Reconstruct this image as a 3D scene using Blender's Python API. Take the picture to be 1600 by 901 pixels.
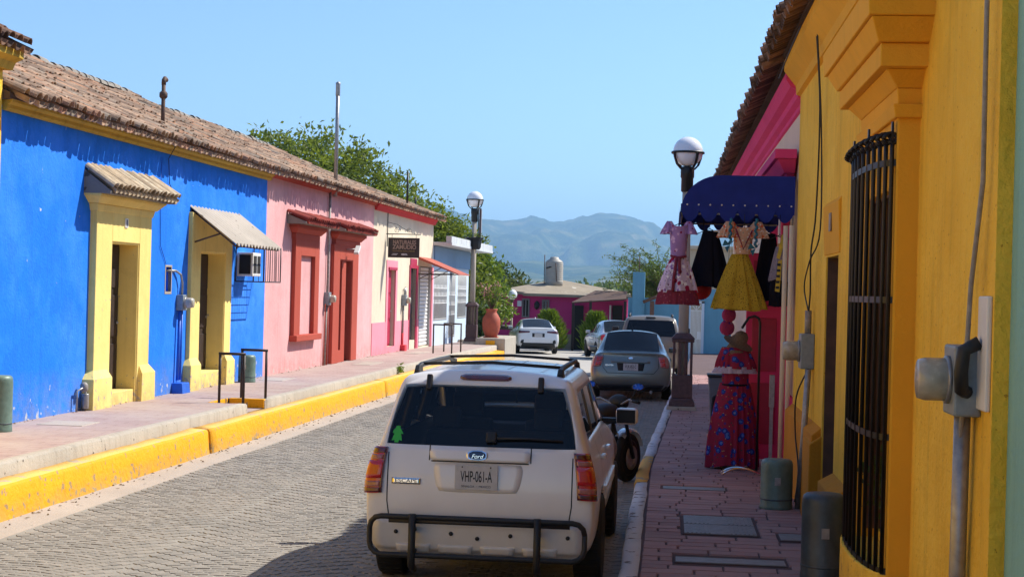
import bpy, bmesh, math, random
from mathutils import Vector, Matrix
from mathutils.bvhtree import BVHTree
import numpy as np
R = math.radians
scene = bpy.context.scene
for _o in list(bpy.data.objects): bpy.data.objects.remove(_o)

# ------------------------------------------------------------------ camera
CAM_H = 2.33; F_PX = 2500.0; YAW = R(5.6); ROLL = R(1.5)
cd = bpy.data.cameras.new('camera'); cam = bpy.data.objects.new('camera', cd)
scene.collection.objects.link(cam); scene.camera = cam
cd.sensor_width = 36; cd.lens = 36 * F_PX / 1600; cd.clip_start = .1; cd.clip_end = 40000
_f = Vector((-math.sin(YAW), math.cos(YAW), 2.5 / F_PX)).normalized()
_r = Vector((math.cos(YAW), math.sin(YAW), 0)); _u = _r.cross(_f)
_cr = _r * math.cos(ROLL) + _u * math.sin(ROLL); _cu = _u * math.cos(ROLL) - _r * math.sin(ROLL)
cam.matrix_world = Matrix((( _cr.x, _cu.x, -_f.x, 0), (_cr.y, _cu.y, -_f.y, 0), (_cr.z, _cu.z, -_f.z, CAM_H), (0, 0, 0, 1)))
CAM = Vector((0, 0, CAM_H))
def px(x, y):
    """photo pixel (1600x901) -> direction from the camera"""
    return _f + _cr * ((x - 800) / F_PX) - _cu * ((y - 450.5) / F_PX)
def on_z(x, y, z): d = px(x, y); return CAM + d * ((z - CAM_H) / d.z)
def on_y(x, y, Y): d = px(x, y); return CAM + d * (Y / d.y)
def on_x(x, y, X): d = px(x, y); return CAM + d * (X / d.x)

# ------------------------------------------------------------------ light
SUN_AZ = R(33); SUN_EL = R(47.5)          # from +X towards +Y ; elevation
to_sun = Vector((math.cos(SUN_AZ) * math.cos(SUN_EL), math.sin(SUN_AZ) * math.cos(SUN_EL), math.sin(SUN_EL)))
world = bpy.data.worlds.new('World'); scene.world = world; world.use_nodes = True
wn = world.node_tree.nodes; wl = world.node_tree.links; wn.clear()
sky = wn.new('ShaderNodeTexSky'); sky.sky_type = 'NISHITA'; sky.sun_disc = False
sky.sun_elevation = SUN_EL; sky.sun_rotation = math.pi / 2 - SUN_AZ
sky.altitude = 100; sky.air_density = 0.8; sky.dust_density = 0.2; sky.ozone_density = 6.0
bg = wn.new('ShaderNodeBackground'); bg.inputs[1].default_value = 0.11
wo = wn.new('ShaderNodeOutputWorld'); wl.new(sky.outputs[0], bg.inputs[0]); wl.new(bg.outputs[0], wo.inputs[0])
sl = bpy.data.lights.new('sun', 'SUN'); sl.energy = 3.95; sl.angle = R(.53); sl.color = (1, .95, .86)
so = bpy.data.objects.new('sun', sl); scene.collection.objects.link(so)
so.rotation_euler = (-to_sun).to_track_quat('-Z', 'Y').to_euler(); so.location = (20, 20, 30)
scene.view_settings.view_transform = 'Standard'; scene.view_settings.look = 'None'
scene.view_settings.exposure = 0.96; scene.view_settings.gamma = 1.0
scene.cycles.max_bounces = 10; scene.cycles.diffuse_bounces = 7; scene.cycles.transparent_max_bounces = 16
scene.cycles.volume_bounces = 0

# ------------------------------------------------------------------ frames
L_O = Vector((-8.2, 19.24, 0)); L_D = Vector((.018, 1, 0)).normalized(); L_N = Vector((L_D.y, -L_D.x, 0))
L_ANG = -math.atan(.018)
def LW(t, s, z): return L_O + L_N * t + L_D * s + Vector((0, 0, z))
def on_L(x, y, t=0.0):
    """photo pixel -> (s, z) on the left house row, t metres in front of the walls"""
    d = px(x, y); k = (LW(t, 0, 0) - CAM).dot(L_N) / d.dot(L_N); p = CAM + d * k
    return (p - L_O).dot(L_D), p.z

# ------------------------------------------------------------------ materials
def lin(c):
    return tuple(((v / 255) / 12.92 if v / 255 <= .04045 else ((v / 255 + .055) / 1.055) ** 2.4) for v in c) + (1,)
MATS = {}
def newmat(name):
    m = bpy.data.materials.new(name); m.use_nodes = True; nt = m.node_tree
    b = nt.nodes.get('Principled BSDF'); MATS[name] = m
    return m, nt, b
def N(nt, t, **k):
    n = nt.nodes.new(t)
    for a, v in k.items():
        if isinstance(a, str) and hasattr(n, a): setattr(n, a, v)
    return n
def pos(nt, scale=(1, 1, 1), obj=False):
    if obj:
        c = N(nt, 'ShaderNodeTexCoord'); o = c.outputs['Object']
    else:
        c = N(nt, 'ShaderNodeNewGeometry'); o = c.outputs['Position']
    mp = N(nt, 'ShaderNodeMapping'); mp.inputs['Scale'].default_value = scale
    nt.links.new(o, mp.inputs[0]); return mp.outputs[0]
def noise(nt, vec, scale, detail=4, rough=.55):
    n = N(nt, 'ShaderNodeTexNoise'); n.inputs['Scale'].default_value = scale
    n.inputs['Detail'].default_value = detail; n.inputs['Roughness'].default_value = rough
    nt.links.new(vec, n.inputs['Vector']); return n.outputs['Fac']
def ramp(nt, fac, stops):
    r = N(nt, 'ShaderNodeValToRGB'); e = r.color_ramp.elements
    while len(e) < len(stops): e.new(.5)
    for el, (p, c) in zip(e, stops): el.position = p; el.color = c if len(c) == 4 else tuple(c) + (1,)
    nt.links.new(fac, r.inputs[0]); return r.outputs[0]
def mix(nt, fac, a, b, mode='MIX'):
    m = N(nt, 'ShaderNodeMix'); m.data_type = 'RGBA'; m.blend_type = mode
    if isinstance(fac, (int, float)): m.inputs[0].default_value = fac
    else: nt.links.new(fac, m.inputs[0])
    for i, v in ((6, a), (7, b)):
        if isinstance(v, tuple): m.inputs[i].default_value = v if len(v) == 4 else v + (1,)
        else: nt.links.new(v, m.inputs[i])
    return m.outputs[2]
def math_(nt, op, a, b=None):
    m = N(nt, 'ShaderNodeMath'); m.operation = op
    for i, v in ((0, a), (1, b)):
        if v is None: continue
        if isinstance(v, (int, float)): m.inputs[i].default_value = v
        else: nt.links.new(v, m.inputs[i])
    return m.outputs[0]
def bump(nt, b, h, strength=.3, dist=.02):
    n = N(nt, 'ShaderNodeBump'); n.inputs['Strength'].default_value = strength; n.inputs['Distance'].default_value = dist
    nt.links.new(h, n.inputs['Height']); nt.links.new(n.outputs[0], b.inputs['Normal'])
def sc(c, k): return tuple(min(1, v * k) for v in c[:3]) + (1,)

def stucco(name, col, var=.12, bmp=.35, grain=38, stain=None, chips=None, rough=.9, streak=0.0, peel=None, fade=0.0):
    m, nt, b = newmat(name); P = pos(nt)
    n1 = noise(nt, P, 1.1, 5); n2 = noise(nt, P, 7, 5, .6)
    c = ramp(nt, n1, [(.25, sc(col, 1 - var)), (.75, sc(col, 1 + var))])
    c = mix(nt, math_(nt, 'MULTIPLY', n2, .35), c, sc(col, 1 - 1.6 * var))
    if streak:
        ps = pos(nt, (6, 6, .35)); n4 = noise(nt, ps, 1.6, 6, .65)
        f = math_(nt, 'MULTIPLY', ramp(nt, n4, [(.5, (0, 0, 0)), (.72, (1, 1, 1))]), streak)
        c = mix(nt, f, c, sc(col, .45))
    if fade:                                            # sun-bleached and repainted patches
        f = math_(nt, 'MULTIPLY', ramp(nt, noise(nt, P, .55, 7, .68), [(.42, (0, 0, 0)), (.66, (1, 1, 1))]), fade)
        c = mix(nt, f, c, tuple(min(1, v * 1.22 + .06) for v in col[:3]) + (1,))
        f = math_(nt, 'MULTIPLY', ramp(nt, noise(nt, P, 2.3, 5, .6), [(.56, (0, 0, 0)), (.6, (1, 1, 1))]), fade * .6)
        c = mix(nt, f, c, sc(col, .76))
    if stain:
        scol, sz0, sz1 = stain                      # splash-back dirt near the pavement
        z = N(nt, 'ShaderNodeSeparateXYZ'); nt.links.new(P, z.inputs[0])
        mr = N(nt, 'ShaderNodeMapRange'); nt.links.new(z.outputs[2], mr.inputs[0])
        mr.inputs[1].default_value = sz0; mr.inputs[2].default_value = sz1; mr.inputs[3].default_value = 1; mr.inputs[4].default_value = 0
        f = math_(nt, 'MULTIPLY', mr.outputs[0], ramp(nt, noise(nt, P, 5, 6, .7), [(.35, (0, 0, 0)), (.7, (1, 1, 1))]))
        c = mix(nt, f, c, scol)
    if chips:
        ccol, th, cs = chips
        f = ramp(nt, noise(nt, P, cs, 3, .5), [(th, (0, 0, 0)), (th + .012, (1, 1, 1))])
        c = mix(nt, f, c, ccol)
    if peel:                                            # paint flaking off towards the ground
        pcol, z0_, z1_, th, ps = peel
        z = N(nt, 'ShaderNodeSeparateXYZ'); nt.links.new(P, z.inputs[0])
        mr = N(nt, 'ShaderNodeMapRange'); nt.links.new(z.outputs[2], mr.inputs[0])
        mr.inputs[1].default_value = z0_; mr.inputs[2].default_value = z1_; mr.inputs[3].default_value = .14; mr.inputs[4].default_value = 0
        f = ramp(nt, math_(nt, 'ADD', noise(nt, P, ps, 5, .6), mr.outputs[0]), [(th, (0, 0, 0)), (th + .015, (1, 1, 1))])
        c = mix(nt, f, c, pcol)
    nt.links.new(c, b.inputs['Base Color']); b.inputs['Roughness'].default_value = rough
    b.inputs['Specular IOR Level'].default_value = .25
    h = math_(nt, 'ADD', noise(nt, P, grain, 4, .6), math_(nt, 'MULTIPLY', noise(nt, P, 3.5, 3), 1.4))
    bump(nt, b, h, bmp, .02); return m
def plain(name, col, rough=.6, metal=0.0, var=.1, scale=12, bmp=0.0, coat=0.0, spec=.5, obj=False):
    m, nt, b = newmat(name); P = pos(nt, obj=obj)
    n1 = noise(nt, P, scale, 4)
    c = ramp(nt, n1, [(.3, sc(col, 1 - var)), (.7, sc(col, 1 + var))])
    nt.links.new(c, b.inputs['Base Color']); b.inputs['Metallic'].default_value = metal
    r = N(nt, 'ShaderNodeMapRange'); nt.links.new(n1, r.inputs[0]); r.inputs[3].default_value = max(.02, rough - .08); r.inputs[4].default_value = min(1, rough + .08)
    nt.links.new(r.outputs[0], b.inputs['Roughness']); b.inputs['Coat Weight'].default_value = coat
    b.inputs['Coat Roughness'].default_value = .04; b.inputs['Specular IOR Level'].default_value = spec
    if bmp: bump(nt, b, noise(nt, P, scale * 5, 4), bmp, .01)
    return m
def island_rand(nt):
    g = N(nt, 'ShaderNodeNewGeometry'); o = N(nt, 'ShaderNodeObjectInfo')
    return math_(nt, 'FRACT', math_(nt, 'ADD', g.outputs['Random Per Island'], o.outputs['Random']))
def pieces(name, stops, rough=.9, mottle=.35, mcol=(.02, .018, .016, 1), mscale=9, bmp=.4, grain=45):
    """bricks, tiles, pavers: each piece picks its own tone"""
    m, nt, b = newmat(name); P = pos(nt)
    c = ramp(nt, island_rand(nt), stops)
    f = math_(nt, 'MULTIPLY', ramp(nt, noise(nt, P, mscale, 6, .65), [(.4, (0, 0, 0)), (.75, (1, 1, 1))]), mottle)
    c = mix(nt, f, c, mcol); nt.links.new(c, b.inputs['Base Color']); b.inputs['Roughness'].default_value = rough
    b.inputs['Specular IOR Level'].default_value = .3
    bump(nt, b, noise(nt, P, grain, 4, .6), bmp, .012); return m
def leafy(name, c0, c1, trans=.35, rough=.5):
    m, nt, b = newmat(name); P = pos(nt)
    g = N(nt, 'ShaderNodeNewGeometry')
    f = math_(nt, 'ADD', math_(nt, 'MULTIPLY', g.outputs['Random Per Island'], .6), math_(nt, 'MULTIPLY', noise(nt, P, .9, 3), .5))
    c = ramp(nt, f, [(.2, c0), (.85, c1)])
    nt.links.new(c, b.inputs['Base Color']); b.inputs['Roughness'].default_value = rough; b.inputs['Specular IOR Level'].default_value = .35
    t = N(nt, 'ShaderNodeBsdfTranslucent'); nt.links.new(mix(nt, .5, c, (.25, .3, .02, 1)), t.inputs[0])
    ms = N(nt, 'ShaderNodeMixShader'); ms.inputs[0].default_value = trans
    nt.links.new(b.outputs[0], ms.inputs[1]); nt.links.new(t.outputs[0], ms.inputs[2])
    nt.links.new(ms.outputs[0], nt.nodes['Material Output'].inputs[0]); return m
def glass(name, tint, gloss=.06, rough=.02, opaque=None):
    m, nt, b = newmat(name); nt.nodes.remove(b)
    t = N(nt, 'ShaderNodeBsdfTransparent'); t.inputs[0].default_value = tint + (1,)
    g = N(nt, 'ShaderNodeBsdfGlossy'); g.inputs['Roughness'].default_value = rough
    fr = N(nt, 'ShaderNodeFresnel'); fr.inputs[0].default_value = 1.5
    under = t.outputs[0]
    if opaque:
        d = N(nt, 'ShaderNodeBsdfDiffuse'); d.inputs[0].default_value = opaque[1] + (1,)
        mm = N(nt, 'ShaderNodeMixShader'); mm.inputs[0].default_value = opaque[0]
        nt.links.new(t.outputs[0], mm.inputs[1]); nt.links.new(d.outputs[0], mm.inputs[2]); under = mm.outputs[0]
    ms = N(nt, 'ShaderNodeMixShader'); nt.links.new(fr.outputs[0], ms.inputs[0])
    nt.links.new(under, ms.inputs[1]); nt.links.new(g.outputs[0], ms.inputs[2])
    nt.links.new(ms.outputs[0], nt.nodes['Material Output'].inputs[0]); return m

M = {}
M['blue'] = stucco('blue_limewash', (.006, .19, .80, 1), .10, .45, 26, ((.16, .22, .38, 1), .45, 1.15), ((.45, .5, .55, 1), .735, 2.6), streak=.25, peel=((.42, .45, .50, 1), .49, 1.2, .735, 7), fade=.6)
M['bluepipe'] = plain('blue_paint', (.008, .11, .55, 1), .5)
M['cornice_y'] = stucco('cornice_yellow', (.62, .40, .06, 1), .14, .4, 30, streak=.5)
M['frame_y'] = stucco('pale_yellow_plaster', (.86, .65, .21, 1), .06, .25, 30, ((.35, .26, .12, 1), .45, .8), streak=.2, peel=((.45, .38, .27, 1), .45, 1.2, .69, 9), fade=.35)
M['pink'] = stucco('salmon_pink_plaster', (.69, .36, .35, 1), .06, .35, 26, ((.45, .2, .18, 1), .45, .9), streak=.25, peel=((.5, .42, .38, 1), .45, 1.0, .70, 8), fade=.4)
M['redframe'] = stucco('brick_red_plaster', (.42, .075, .045, 1), .08, .2, 40)
M['cream'] = stucco('cream_plaster', (.68, .58, .43, 1), .05, .3, 30, streak=.2, fade=.3)
M['dadopink'] = stucco('bubblegum_pink_plaster', (.80, .27, .33, 1), .06, .25, 30, ((.5, .2, .2, 1), .45, .8))
M['redtrim'] = stucco('coral_red_trim', (.62, .06, .07, 1), .12, .25, 30)
M['rosedoor'] = plain('rose_red_paint', (.42, .015, .055, 1), .45)
M['lightblue'] = stucco('pale_blue_plaster', (.52, .61, .70, 1), .05, .2, 30)
M['midblue'] = stucco('dusty_blue_plaster', (.20, .30, .43, 1), .07, .2, 30)
M['paleblock'] = stucco('weathered_white_concrete', (.55, .57, .58, 1), .1, .3, 30, streak=.3)
M['magenta'] = stucco('magenta_plaster', (.50, .035, .17, 1), .1, .25, 20, streak=.15)
M['farblue'] = stucco('sky_blue_plaster', (.13, .31, .42, 1), .08, .25, 20, streak=.2)
M['ochre'] = stucco('ochre_yellow_stucco', (.93, .53, .045, 1), .10, 1.0, 22, ((.4, .2, .04, 1), .1, .75), ((.55, .27, .025, 1), .68, 24), streak=.4, peel=((.55, .30, .05, 1), .15, 1.6, .73, 6), fade=.4)
M['ochre_smooth'] = stucco('ochre_smooth_plaster', (.80, .40, .03, 1), .08, .3, 40, streak=.15)
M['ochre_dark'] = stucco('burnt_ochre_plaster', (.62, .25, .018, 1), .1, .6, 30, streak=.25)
M['teal'] = stucco('pale_teal_plaster', (.26, .50, .45, 1), .06, .45, 24, streak=.25)
M['shopcream'] = stucco('shop_cream_plaster', (.78, .64, .46, 1), .06, .3, 30, streak=.15)
M['hotpink'] = stucco('hot_pink_paint', (.76, .06, .19, 1), .08, .15, 40)
M['beige'] = stucco('beige_plaster', (.52, .40, .28, 1), .08, .3, 30)
M['concrete'] = stucco('weathered_concrete', (.42, .37, .30, 1), .16, .5, 30, chips=((.10, .085, .07, 1), .69, 14), streak=.45)
M['concrete_r'] = stucco('grey_roof_concrete', (.29, .24, .175, 1), .25, .4, 12, chips=((.55, .5, .42, 1), .68, 1.6))
M['gutter'] = stucco('gutter_concrete', (.42, .36, .30, 1), .12, .4, 30, chips=((.13, .11, .10, 1), .7, 6))
M['kerbyellow'] = stucco('traffic_yellow_kerb', (.78, .355, .003, 1), .07, .7, 16, ((.42, .27, .10, 1), .0, .2), ((.34, .23, .11, 1), .64, 9), rough=.7, peel=((.34, .26, .15, 1), .0, .26, .70, 8), streak=.25)
M['kerbtop'] = stucco('worn_yellow_kerb_top', (.78, .46, .12, 1), .12, .4, 24, chips=((.45, .35, .24, 1), .6, 5))
M['kerbwhite'] = stucco('chipped_white_kerb', (.66, .66, .66, 1), .08, .5, 26, chips=((.25, .22, .2, 1), .62, 8))
M['black_iron'] = plain('black_iron', (.012, .011, .011, 1), .45, .3, .3, 30)
M['dark_iron'] = plain('dark_brown_iron', (.03, .017, .014, 1), .5, .2, .3, 30)
M['rust_iron'] = plain('rusty_steel', (.10, .055, .035, 1), .7, .2, .4, 30)
M['galv'] = plain('galvanised_steel', (.33, .32, .31, 1), .45, .6, .2, 20)
M['meterbox'] = plain('meter_grey', (.23, .27, .29, 1), .5, .1, .15, 20)
M['meterglass'] = plain('meter_cover', (.42, .38, .30, 1), .25, 0, .2, 15)
M['pvc'] = plain('grey_conduit', (.27, .24, .21, 1), .6, 0, .3, 18)
M['pedestal_g'] = plain('green_enamel', (.13, .20, .165, 1), .45, .1, .15, 14)
M['pedestal_d'] = plain('slate_enamel', (.055, .075, .085, 1), .45, .1, .3, 8, .1)
M['wire'] = plain('black_cable', (.015, .014, .013, 1), .6)
M['darkwood'] = plain('dark_wood', (.03, .016, .012, 1), .6, 0, .35, 8, .2)
M['wood'] = plain('brown_wood_recess_shade', (.12, .055, .03, 1), .65, 0, .3, 8, .2)  # wood brown, also the painted shade in the ochre wall recesses
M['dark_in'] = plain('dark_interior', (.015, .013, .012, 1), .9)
M['white_metal'] = plain('white_enamel', (.72, .71, .68, 1), .45, 0, .06, 10)
M['globe'] = plain('opal_globe', (.80, .79, .80, 1), .12, 0, .03, 3, coat=.6)
M['lamp_concrete'] = stucco('lamp_post_concrete', (.42, .36, .29, 1), .08, .3, 40)
M['lamp_base'] = plain('lamp_base_maroon', (.10, .055, .055, 1), .6, .1, .25, 16, .15)
M['terracotta'] = plain('terracotta_clay', (.38, .075, .035, 1), .7, 0, .18, 6, .15)
M['tile'] = pieces('clay_roof_tile', [(0, lin((118, 96, 80))), (.2, lin((156, 128, 106))), (.45, lin((178, 148, 122))), (.62, lin((190, 142, 110))), (.8, lin((158, 142, 124))), (1, lin((204, 166, 134)))], mottle=.8, mcol=(.085, .07, .056, 1), mscale=6)
M['tile_dark'] = pieces('weathered_roof_tile', [(0, lin((88, 68, 58))), (.4, lin((120, 90, 72))), (.7, lin((142, 108, 86))), (1, lin((160, 122, 98)))], mottle=.6, mcol=(.03, .025, .02, 1), mscale=6)
M['tile_pale'] = pieces('pale_lichen_tile', [(0, lin((150, 130, 105))), (.5, lin((190, 168, 138))), (1, lin((205, 188, 160)))], mottle=.6, mcol=(.08, .065, .05, 1), mscale=8)
M['tile_red'] = pieces('red_painted_tile', [(0, lin((110, 45, 40))), (.5, lin((150, 62, 52))), (1, lin((172, 80, 66)))], mottle=.5)
M['roof_bed'] = stucco('roof_mortar_bed', (.11, .072, .052, 1), .3, .6, 20)
M['mortar_grey'] = stucco('grey_ridge_mortar', (.27, .24, .20, 1), .25, .6, 16, chips=((.08, .07, .06, 1), .6, 6))
M['paver'] = pieces('grey_road_paver', [(0, lin((124, 119, 111))), (.4, lin((131, 126, 118))), (.75, lin((137, 131, 122))), (1, lin((146, 139, 129)))], mottle=.7, mcol=lin((152, 143, 131)), mscale=.8, bmp=.5, grain=60)
M['joint'] = stucco('sandy_joint', (.30, .275, .235, 1), .2, .4, 40)
M['brick_walk'] = pieces('plum_pavement_brick', [(0, lin((158, 118, 113))), (.5, lin((170, 128, 121))), (1, lin((182, 140, 131)))], mottle=.6, mcol=lin((160, 140, 132)), mscale=2.2, bmp=.6, grain=30, rough=.75)
M['walk_joint'] = stucco('dark_brick_joint', (.13, .085, .08, 1), .2, .5, 30)
M['walk_left'] = None
M['hatch'] = plain('grey_hatch_plate', (.27, .25, .235, 1), .6, .2, .2, 14, .2)
M['canvas'] = plain('navy_canvas', (.018, .032, .21, 1), .85, 0, .12, 5, .15, spec=.2)
M['leaf_a'] = leafy('broad_green_leaf', (.04, .075, .012, 1), (.24, .29, .035, 1), .45)
M['leaf_b'] = leafy('dark_green_leaf', (.015, .04, .014, 1), (.06, .12, .03, 1))
M['leaf_c'] = leafy('bright_shrub_leaf', (.05, .12, .01, 1), (.22, .32, .03, 1))
M['leaf_d'] = leafy('feathery_leaf', (.05, .10, .02, 1), (.16, .24, .05, 1))
M['petal'] = leafy('pink_petal', (.55, .16, .2, 1), (.75, .35, .35, 1), .2)
M['bark'] = stucco('grey_bark', (.12, .09, .065, 1), .3, .8, 20)
M['tyre'] = plain('tyre_rubber', (.012, .012, .012, 1), .75, 0, .3, 20, .2, obj=True)
M['rim_dark'] = plain('black_alloy', (.03, .03, .032, 1), .35, .6, .1, 20, obj=True)
M['rim'] = plain('alloy_rim', (.35, .35, .36, 1), .3, .9, .1, 20, obj=True)
M['blackplastic'] = plain('black_plastic', (.014, .014, .015, 1), .55, 0, .2, 30, .1, obj=True)
M['chrome'] = plain('chrome', (.75, .75, .76, 1), .12, 1, .04, 10, obj=True)
M['taillight'] = plain('red_lens', (.52, .010, .014, 1), .12, 0, .15, 22, coat=1, obj=True)
M['taillight_d'] = plain('dark_red_lens', (.10, .006, .01, 1), .12, 0, .15, 22, coat=1, obj=True)
M['lens_clear'] = plain('clear_lens', (.36, .10, .095, 1), .12, 0, .3, 30, coat=1, obj=True)
M['plate'] = plain('plate_white', (.50, .48, .47, 1), .45, 0, .08, 20, obj=True)
M['ink'] = plain('black_ink', (.012, .012, .015, 1), .5, obj=True)
M['seam'] = plain('dark_seam', (.02, .018, .017, 1), .8, obj=True)
M['seat'] = plain('charcoal_seat_cloth', (.022, .022, .026, 1), .9, obj=True)
M['ford_blue'] = plain('emblem_blue', (.006, .012, .06, 1), .2, 0, .1, 20, coat=1, obj=True)
M['sticker'] = plain('green_sticker', (.03, .42, .05, 1), .5, obj=True)
M['mirror_reflect_blue'] = plain('mirror_painted_sky', (.02, .16, .85, 1), .15, .3, .05, 8, coat=1, obj=True)  # reflected sky painted into the mirror colour
M['glass_suv'] = glass('tinted_rear_glass', (.74, .76, .78))
M['glass_clear'] = glass('clear_windscreen', (.9, .93, .93))
M['glass_dark'] = glass('dark_car_glass', (.10, .11, .13), opaque=(.55, (.012, .014, .018)))
M['glass_lt'] = glass('pale_car_glass', (.30, .32, .34), opaque=(.25, (.05, .055, .055)))
M['pane'] = glass('window_pane', (.35, .38, .40), opaque=(.35, (.05, .055, .06)))
def paint(name, col, metal=0.0, dust=(.45, .36, .27, 1), dz=.55, rough=.32):
    m, nt, b = newmat(name); P = pos(nt, obj=True)
    n1 = noise(nt, P, 3, 5); c = ramp(nt, n1, [(.3, sc(col, .94)), (.7, sc(col, 1.03))])
    z = N(nt, 'ShaderNodeSeparateXYZ'); nt.links.new(P, z.inputs[0])
    mr = N(nt, 'ShaderNodeMapRange'); nt.links.new(z.outputs[2], mr.inputs[0]); mr.inputs[1].default_value = .2; mr.inputs[2].default_value = dz + .35; mr.inputs[3].default_value = .55; mr.inputs[4].default_value = .04
    f = math_(nt, 'MULTIPLY', mr.outputs[0], ramp(nt, noise(nt, P, 4, 6, .7), [(.3, (.25, .25, .25)), (.7, (1, 1, 1))]))
    nt.links.new(mix(nt, f, c, dust), b.inputs['Base Color'])
    b.inputs['Metallic'].default_value = metal
    r = N(nt, 'ShaderNodeMapRange'); nt.links.new(f, r.inputs[0]); r.inputs[3].default_value = rough; r.inputs[4].default_value = .7
    nt.links.new(r.outputs[0], b.inputs['Roughness']); b.inputs['Coat Weight'].default_value = .6; b.inputs['Coat Roughness'].default_value = .08
    bump(nt, b, noise(nt, P, 90, 2), .03, .003); return m
M['paint_white'] = paint('dusty_white_paint', (.80, .775, .755, 1), dust=(.5, .43, .36, 1))
M['paint_white2'] = paint('clean_white_paint', (.80, .80, .80, 1), dz=.3, rough=.2)
M['paint_grey'] = paint('grey_green_metallic', (.17, .185, .17, 1), .7, (.3, .26, .2, 1), .3, .28)
M['paint_tan'] = paint('tan_metallic', (.21, .18, .145, 1), .4, (.36, .3, .22, 1), .4, .3)
M['paint_silver'] = paint('silver_metallic', (.55, .57, .60, 1), .6, (.4, .36, .3, 1), .3, .25)

# ------------------------------------------------------------------ object helpers
COL = scene.collection
ORG = {}
def tag(o, label=None, cat=None, group=None, kind=None):
    if label: o['label'] = label
    if cat: o['category'] = cat
    if group: o['group'] = group
    if kind: o['kind'] = kind
    return o
def place(o, base, frame, rot=0.0):
    base = Vector(base)
    if frame == 'L': o.location = LW(base.x, base.y, base.z); o.rotation_euler = (0, 0, L_ANG + rot)
    else: o.location = base; o.rotation_euler = (0, 0, rot)
def thing(name, label, cat, base=(0, 0, 0), frame='W', group=None, rot=0.0):
    o = bpy.data.objects.new(name, None); COL.objects.link(o); o.empty_display_size = .2
    place(o, base, frame, rot); tag(o, label, cat, group)
    ORG[o.name] = Vector(base) if rot == 0 else Vector((0, 0, 0)); return o
class MB:
    """collects shapes for one mesh"""
    def __init__(s): s.v = []; s.f = []; s.sm = []
    def add(s, vs, fs, smooth=False):
        n = len(s.v); s.v += [Vector(p) for p in vs]; s.f += [tuple(i + n for i in f) for f in fs]; s.sm += [smooth] * len(fs); return s
    def box(s, x0, x1, y0, y1, z0, z1):
        return s.add([(x0, y0, z0), (x1, y0, z0), (x1, y1, z0), (x0, y1, z0), (x0, y0, z1), (x1, y0, z1), (x1, y1, z1), (x0, y1, z1)],
                     [(0, 3, 2, 1), (4, 5, 6, 7), (0, 1, 5, 4), (1, 2, 6, 5), (2, 3, 7, 6), (3, 0, 4, 7)])
    def taper(s, x0, x1, y0, y1, z0, X0, X1, Y0, Y1, z1):
        return s.add([(x0, y0, z0), (x1, y0, z0), (x1, y1, z0), (x0, y1, z0), (X0, Y0, z1), (X1, Y0, z1), (X1, Y1, z1), (X0, Y1, z1)],
                     [(0, 3, 2, 1), (4, 5, 6, 7), (0, 1, 5, 4), (1, 2, 6, 5), (2, 3, 7, 6), (3, 0, 4, 7)])
    def prism(s, poly, axis, a, b):
        """poly: 2D points; axis 'y': points are (x,z) ; 'x': (y,z) ; 'z': (x,y)"""
        def P(p, k): return {'y': (p[0], k, p[1]), 'x': (k, p[0], p[1]), 'z': (p[0], p[1], k)}[axis]
        n = len(poly); vs = [P(p, a) for p in poly] + [P(p, b) for p in poly]
        fs = [tuple(range(n))[::-1], tuple(range(n, 2 * n))] + [(i, (i + 1) % n, n + (i + 1) % n, n + i) for i in range(n)]
        return s.add(vs, fs)
    def tube(s, pts, r, n=8, cap=True, r1=None):
        pts = [Vector(p) for p in pts]; rings = []; up = Vector((0, 0, 1)); m = len(pts)
        prev = None
        for i, p in enumerate(pts):
            d = (pts[min(i + 1, m - 1)] - pts[max(i - 1, 0)]); d = d.normalized() if d.length > 1e-9 else Vector((0, 0, 1))
            if prev is None:
                a = d.cross(up if abs(d.z) < .95 else Vector((1, 0, 0))).normalized()
            else:
                a = (prev - d * prev.dot(d)); a = a.normalized() if a.length > 1e-6 else d.cross(Vector((1, 0, 0))).normalized()
            prev = a; b = d.cross(a)
            rr = r[i] if isinstance(r, (list, tuple)) else (r if r1 is None else r + (r1 - r) * i / max(1, m - 1))
            rings.append([p + (a * math.cos(2 * math.pi * k / n) + b * math.sin(2 * math.pi * k / n)) * rr for k in range(n)])
        vs = [q for rg in rings for q in rg]; fs = []
        for i in range(m - 1):
            for k in range(n): fs.append((i * n + k, i * n + (k + 1) % n, (i + 1) * n + (k + 1) % n, (i + 1) * n + k))
        s.add(vs, fs, True)
        if cap: s.add(rings[0], [tuple(range(n))[::-1]]); s.add(rings[-1], [tuple(range(n))])
        return s
    def lathe(s, prof, c=(0, 0, 0), n=20, fn=None, smooth=True):
        """prof: (r, z) points, revolved about z through c; fn(angle, r, z)->r"""
        vs = []; m = len(prof)
        for r, z in prof:
            for k in range(n):
                a = 2 * math.pi * k / n; rr = fn(a, r, z) if fn else r
                vs.append((c[0] + rr * math.cos(a), c[1] + rr * math.sin(a), c[2] + z))
        fs = [(i * n + k, i * n + (k + 1) % n, (i + 1) * n + (k + 1) % n, (i + 1) * n + k) for i in range(m - 1) for k in range(n)]
        s.add(vs, fs, smooth)
        if prof[0][0] > 1e-4: s.add(vs[:n], [tuple(range(n))[::-1]])
        if prof[-1][0] > 1e-4: s.add(vs[-n:], [tuple(range(n))])
        return s
    def xform(s, mtx): s.v = [mtx @ p for p in s.v]; return s
    def mesh(s, name, org=Vector((0, 0, 0))):
        me = bpy.data.meshes.new(name); me.from_pydata([tuple(p - org) for p in s.v], [], s.f)
        me.polygons.foreach_set('use_smooth', s.sm); me.validate(); me.update(); return me
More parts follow.
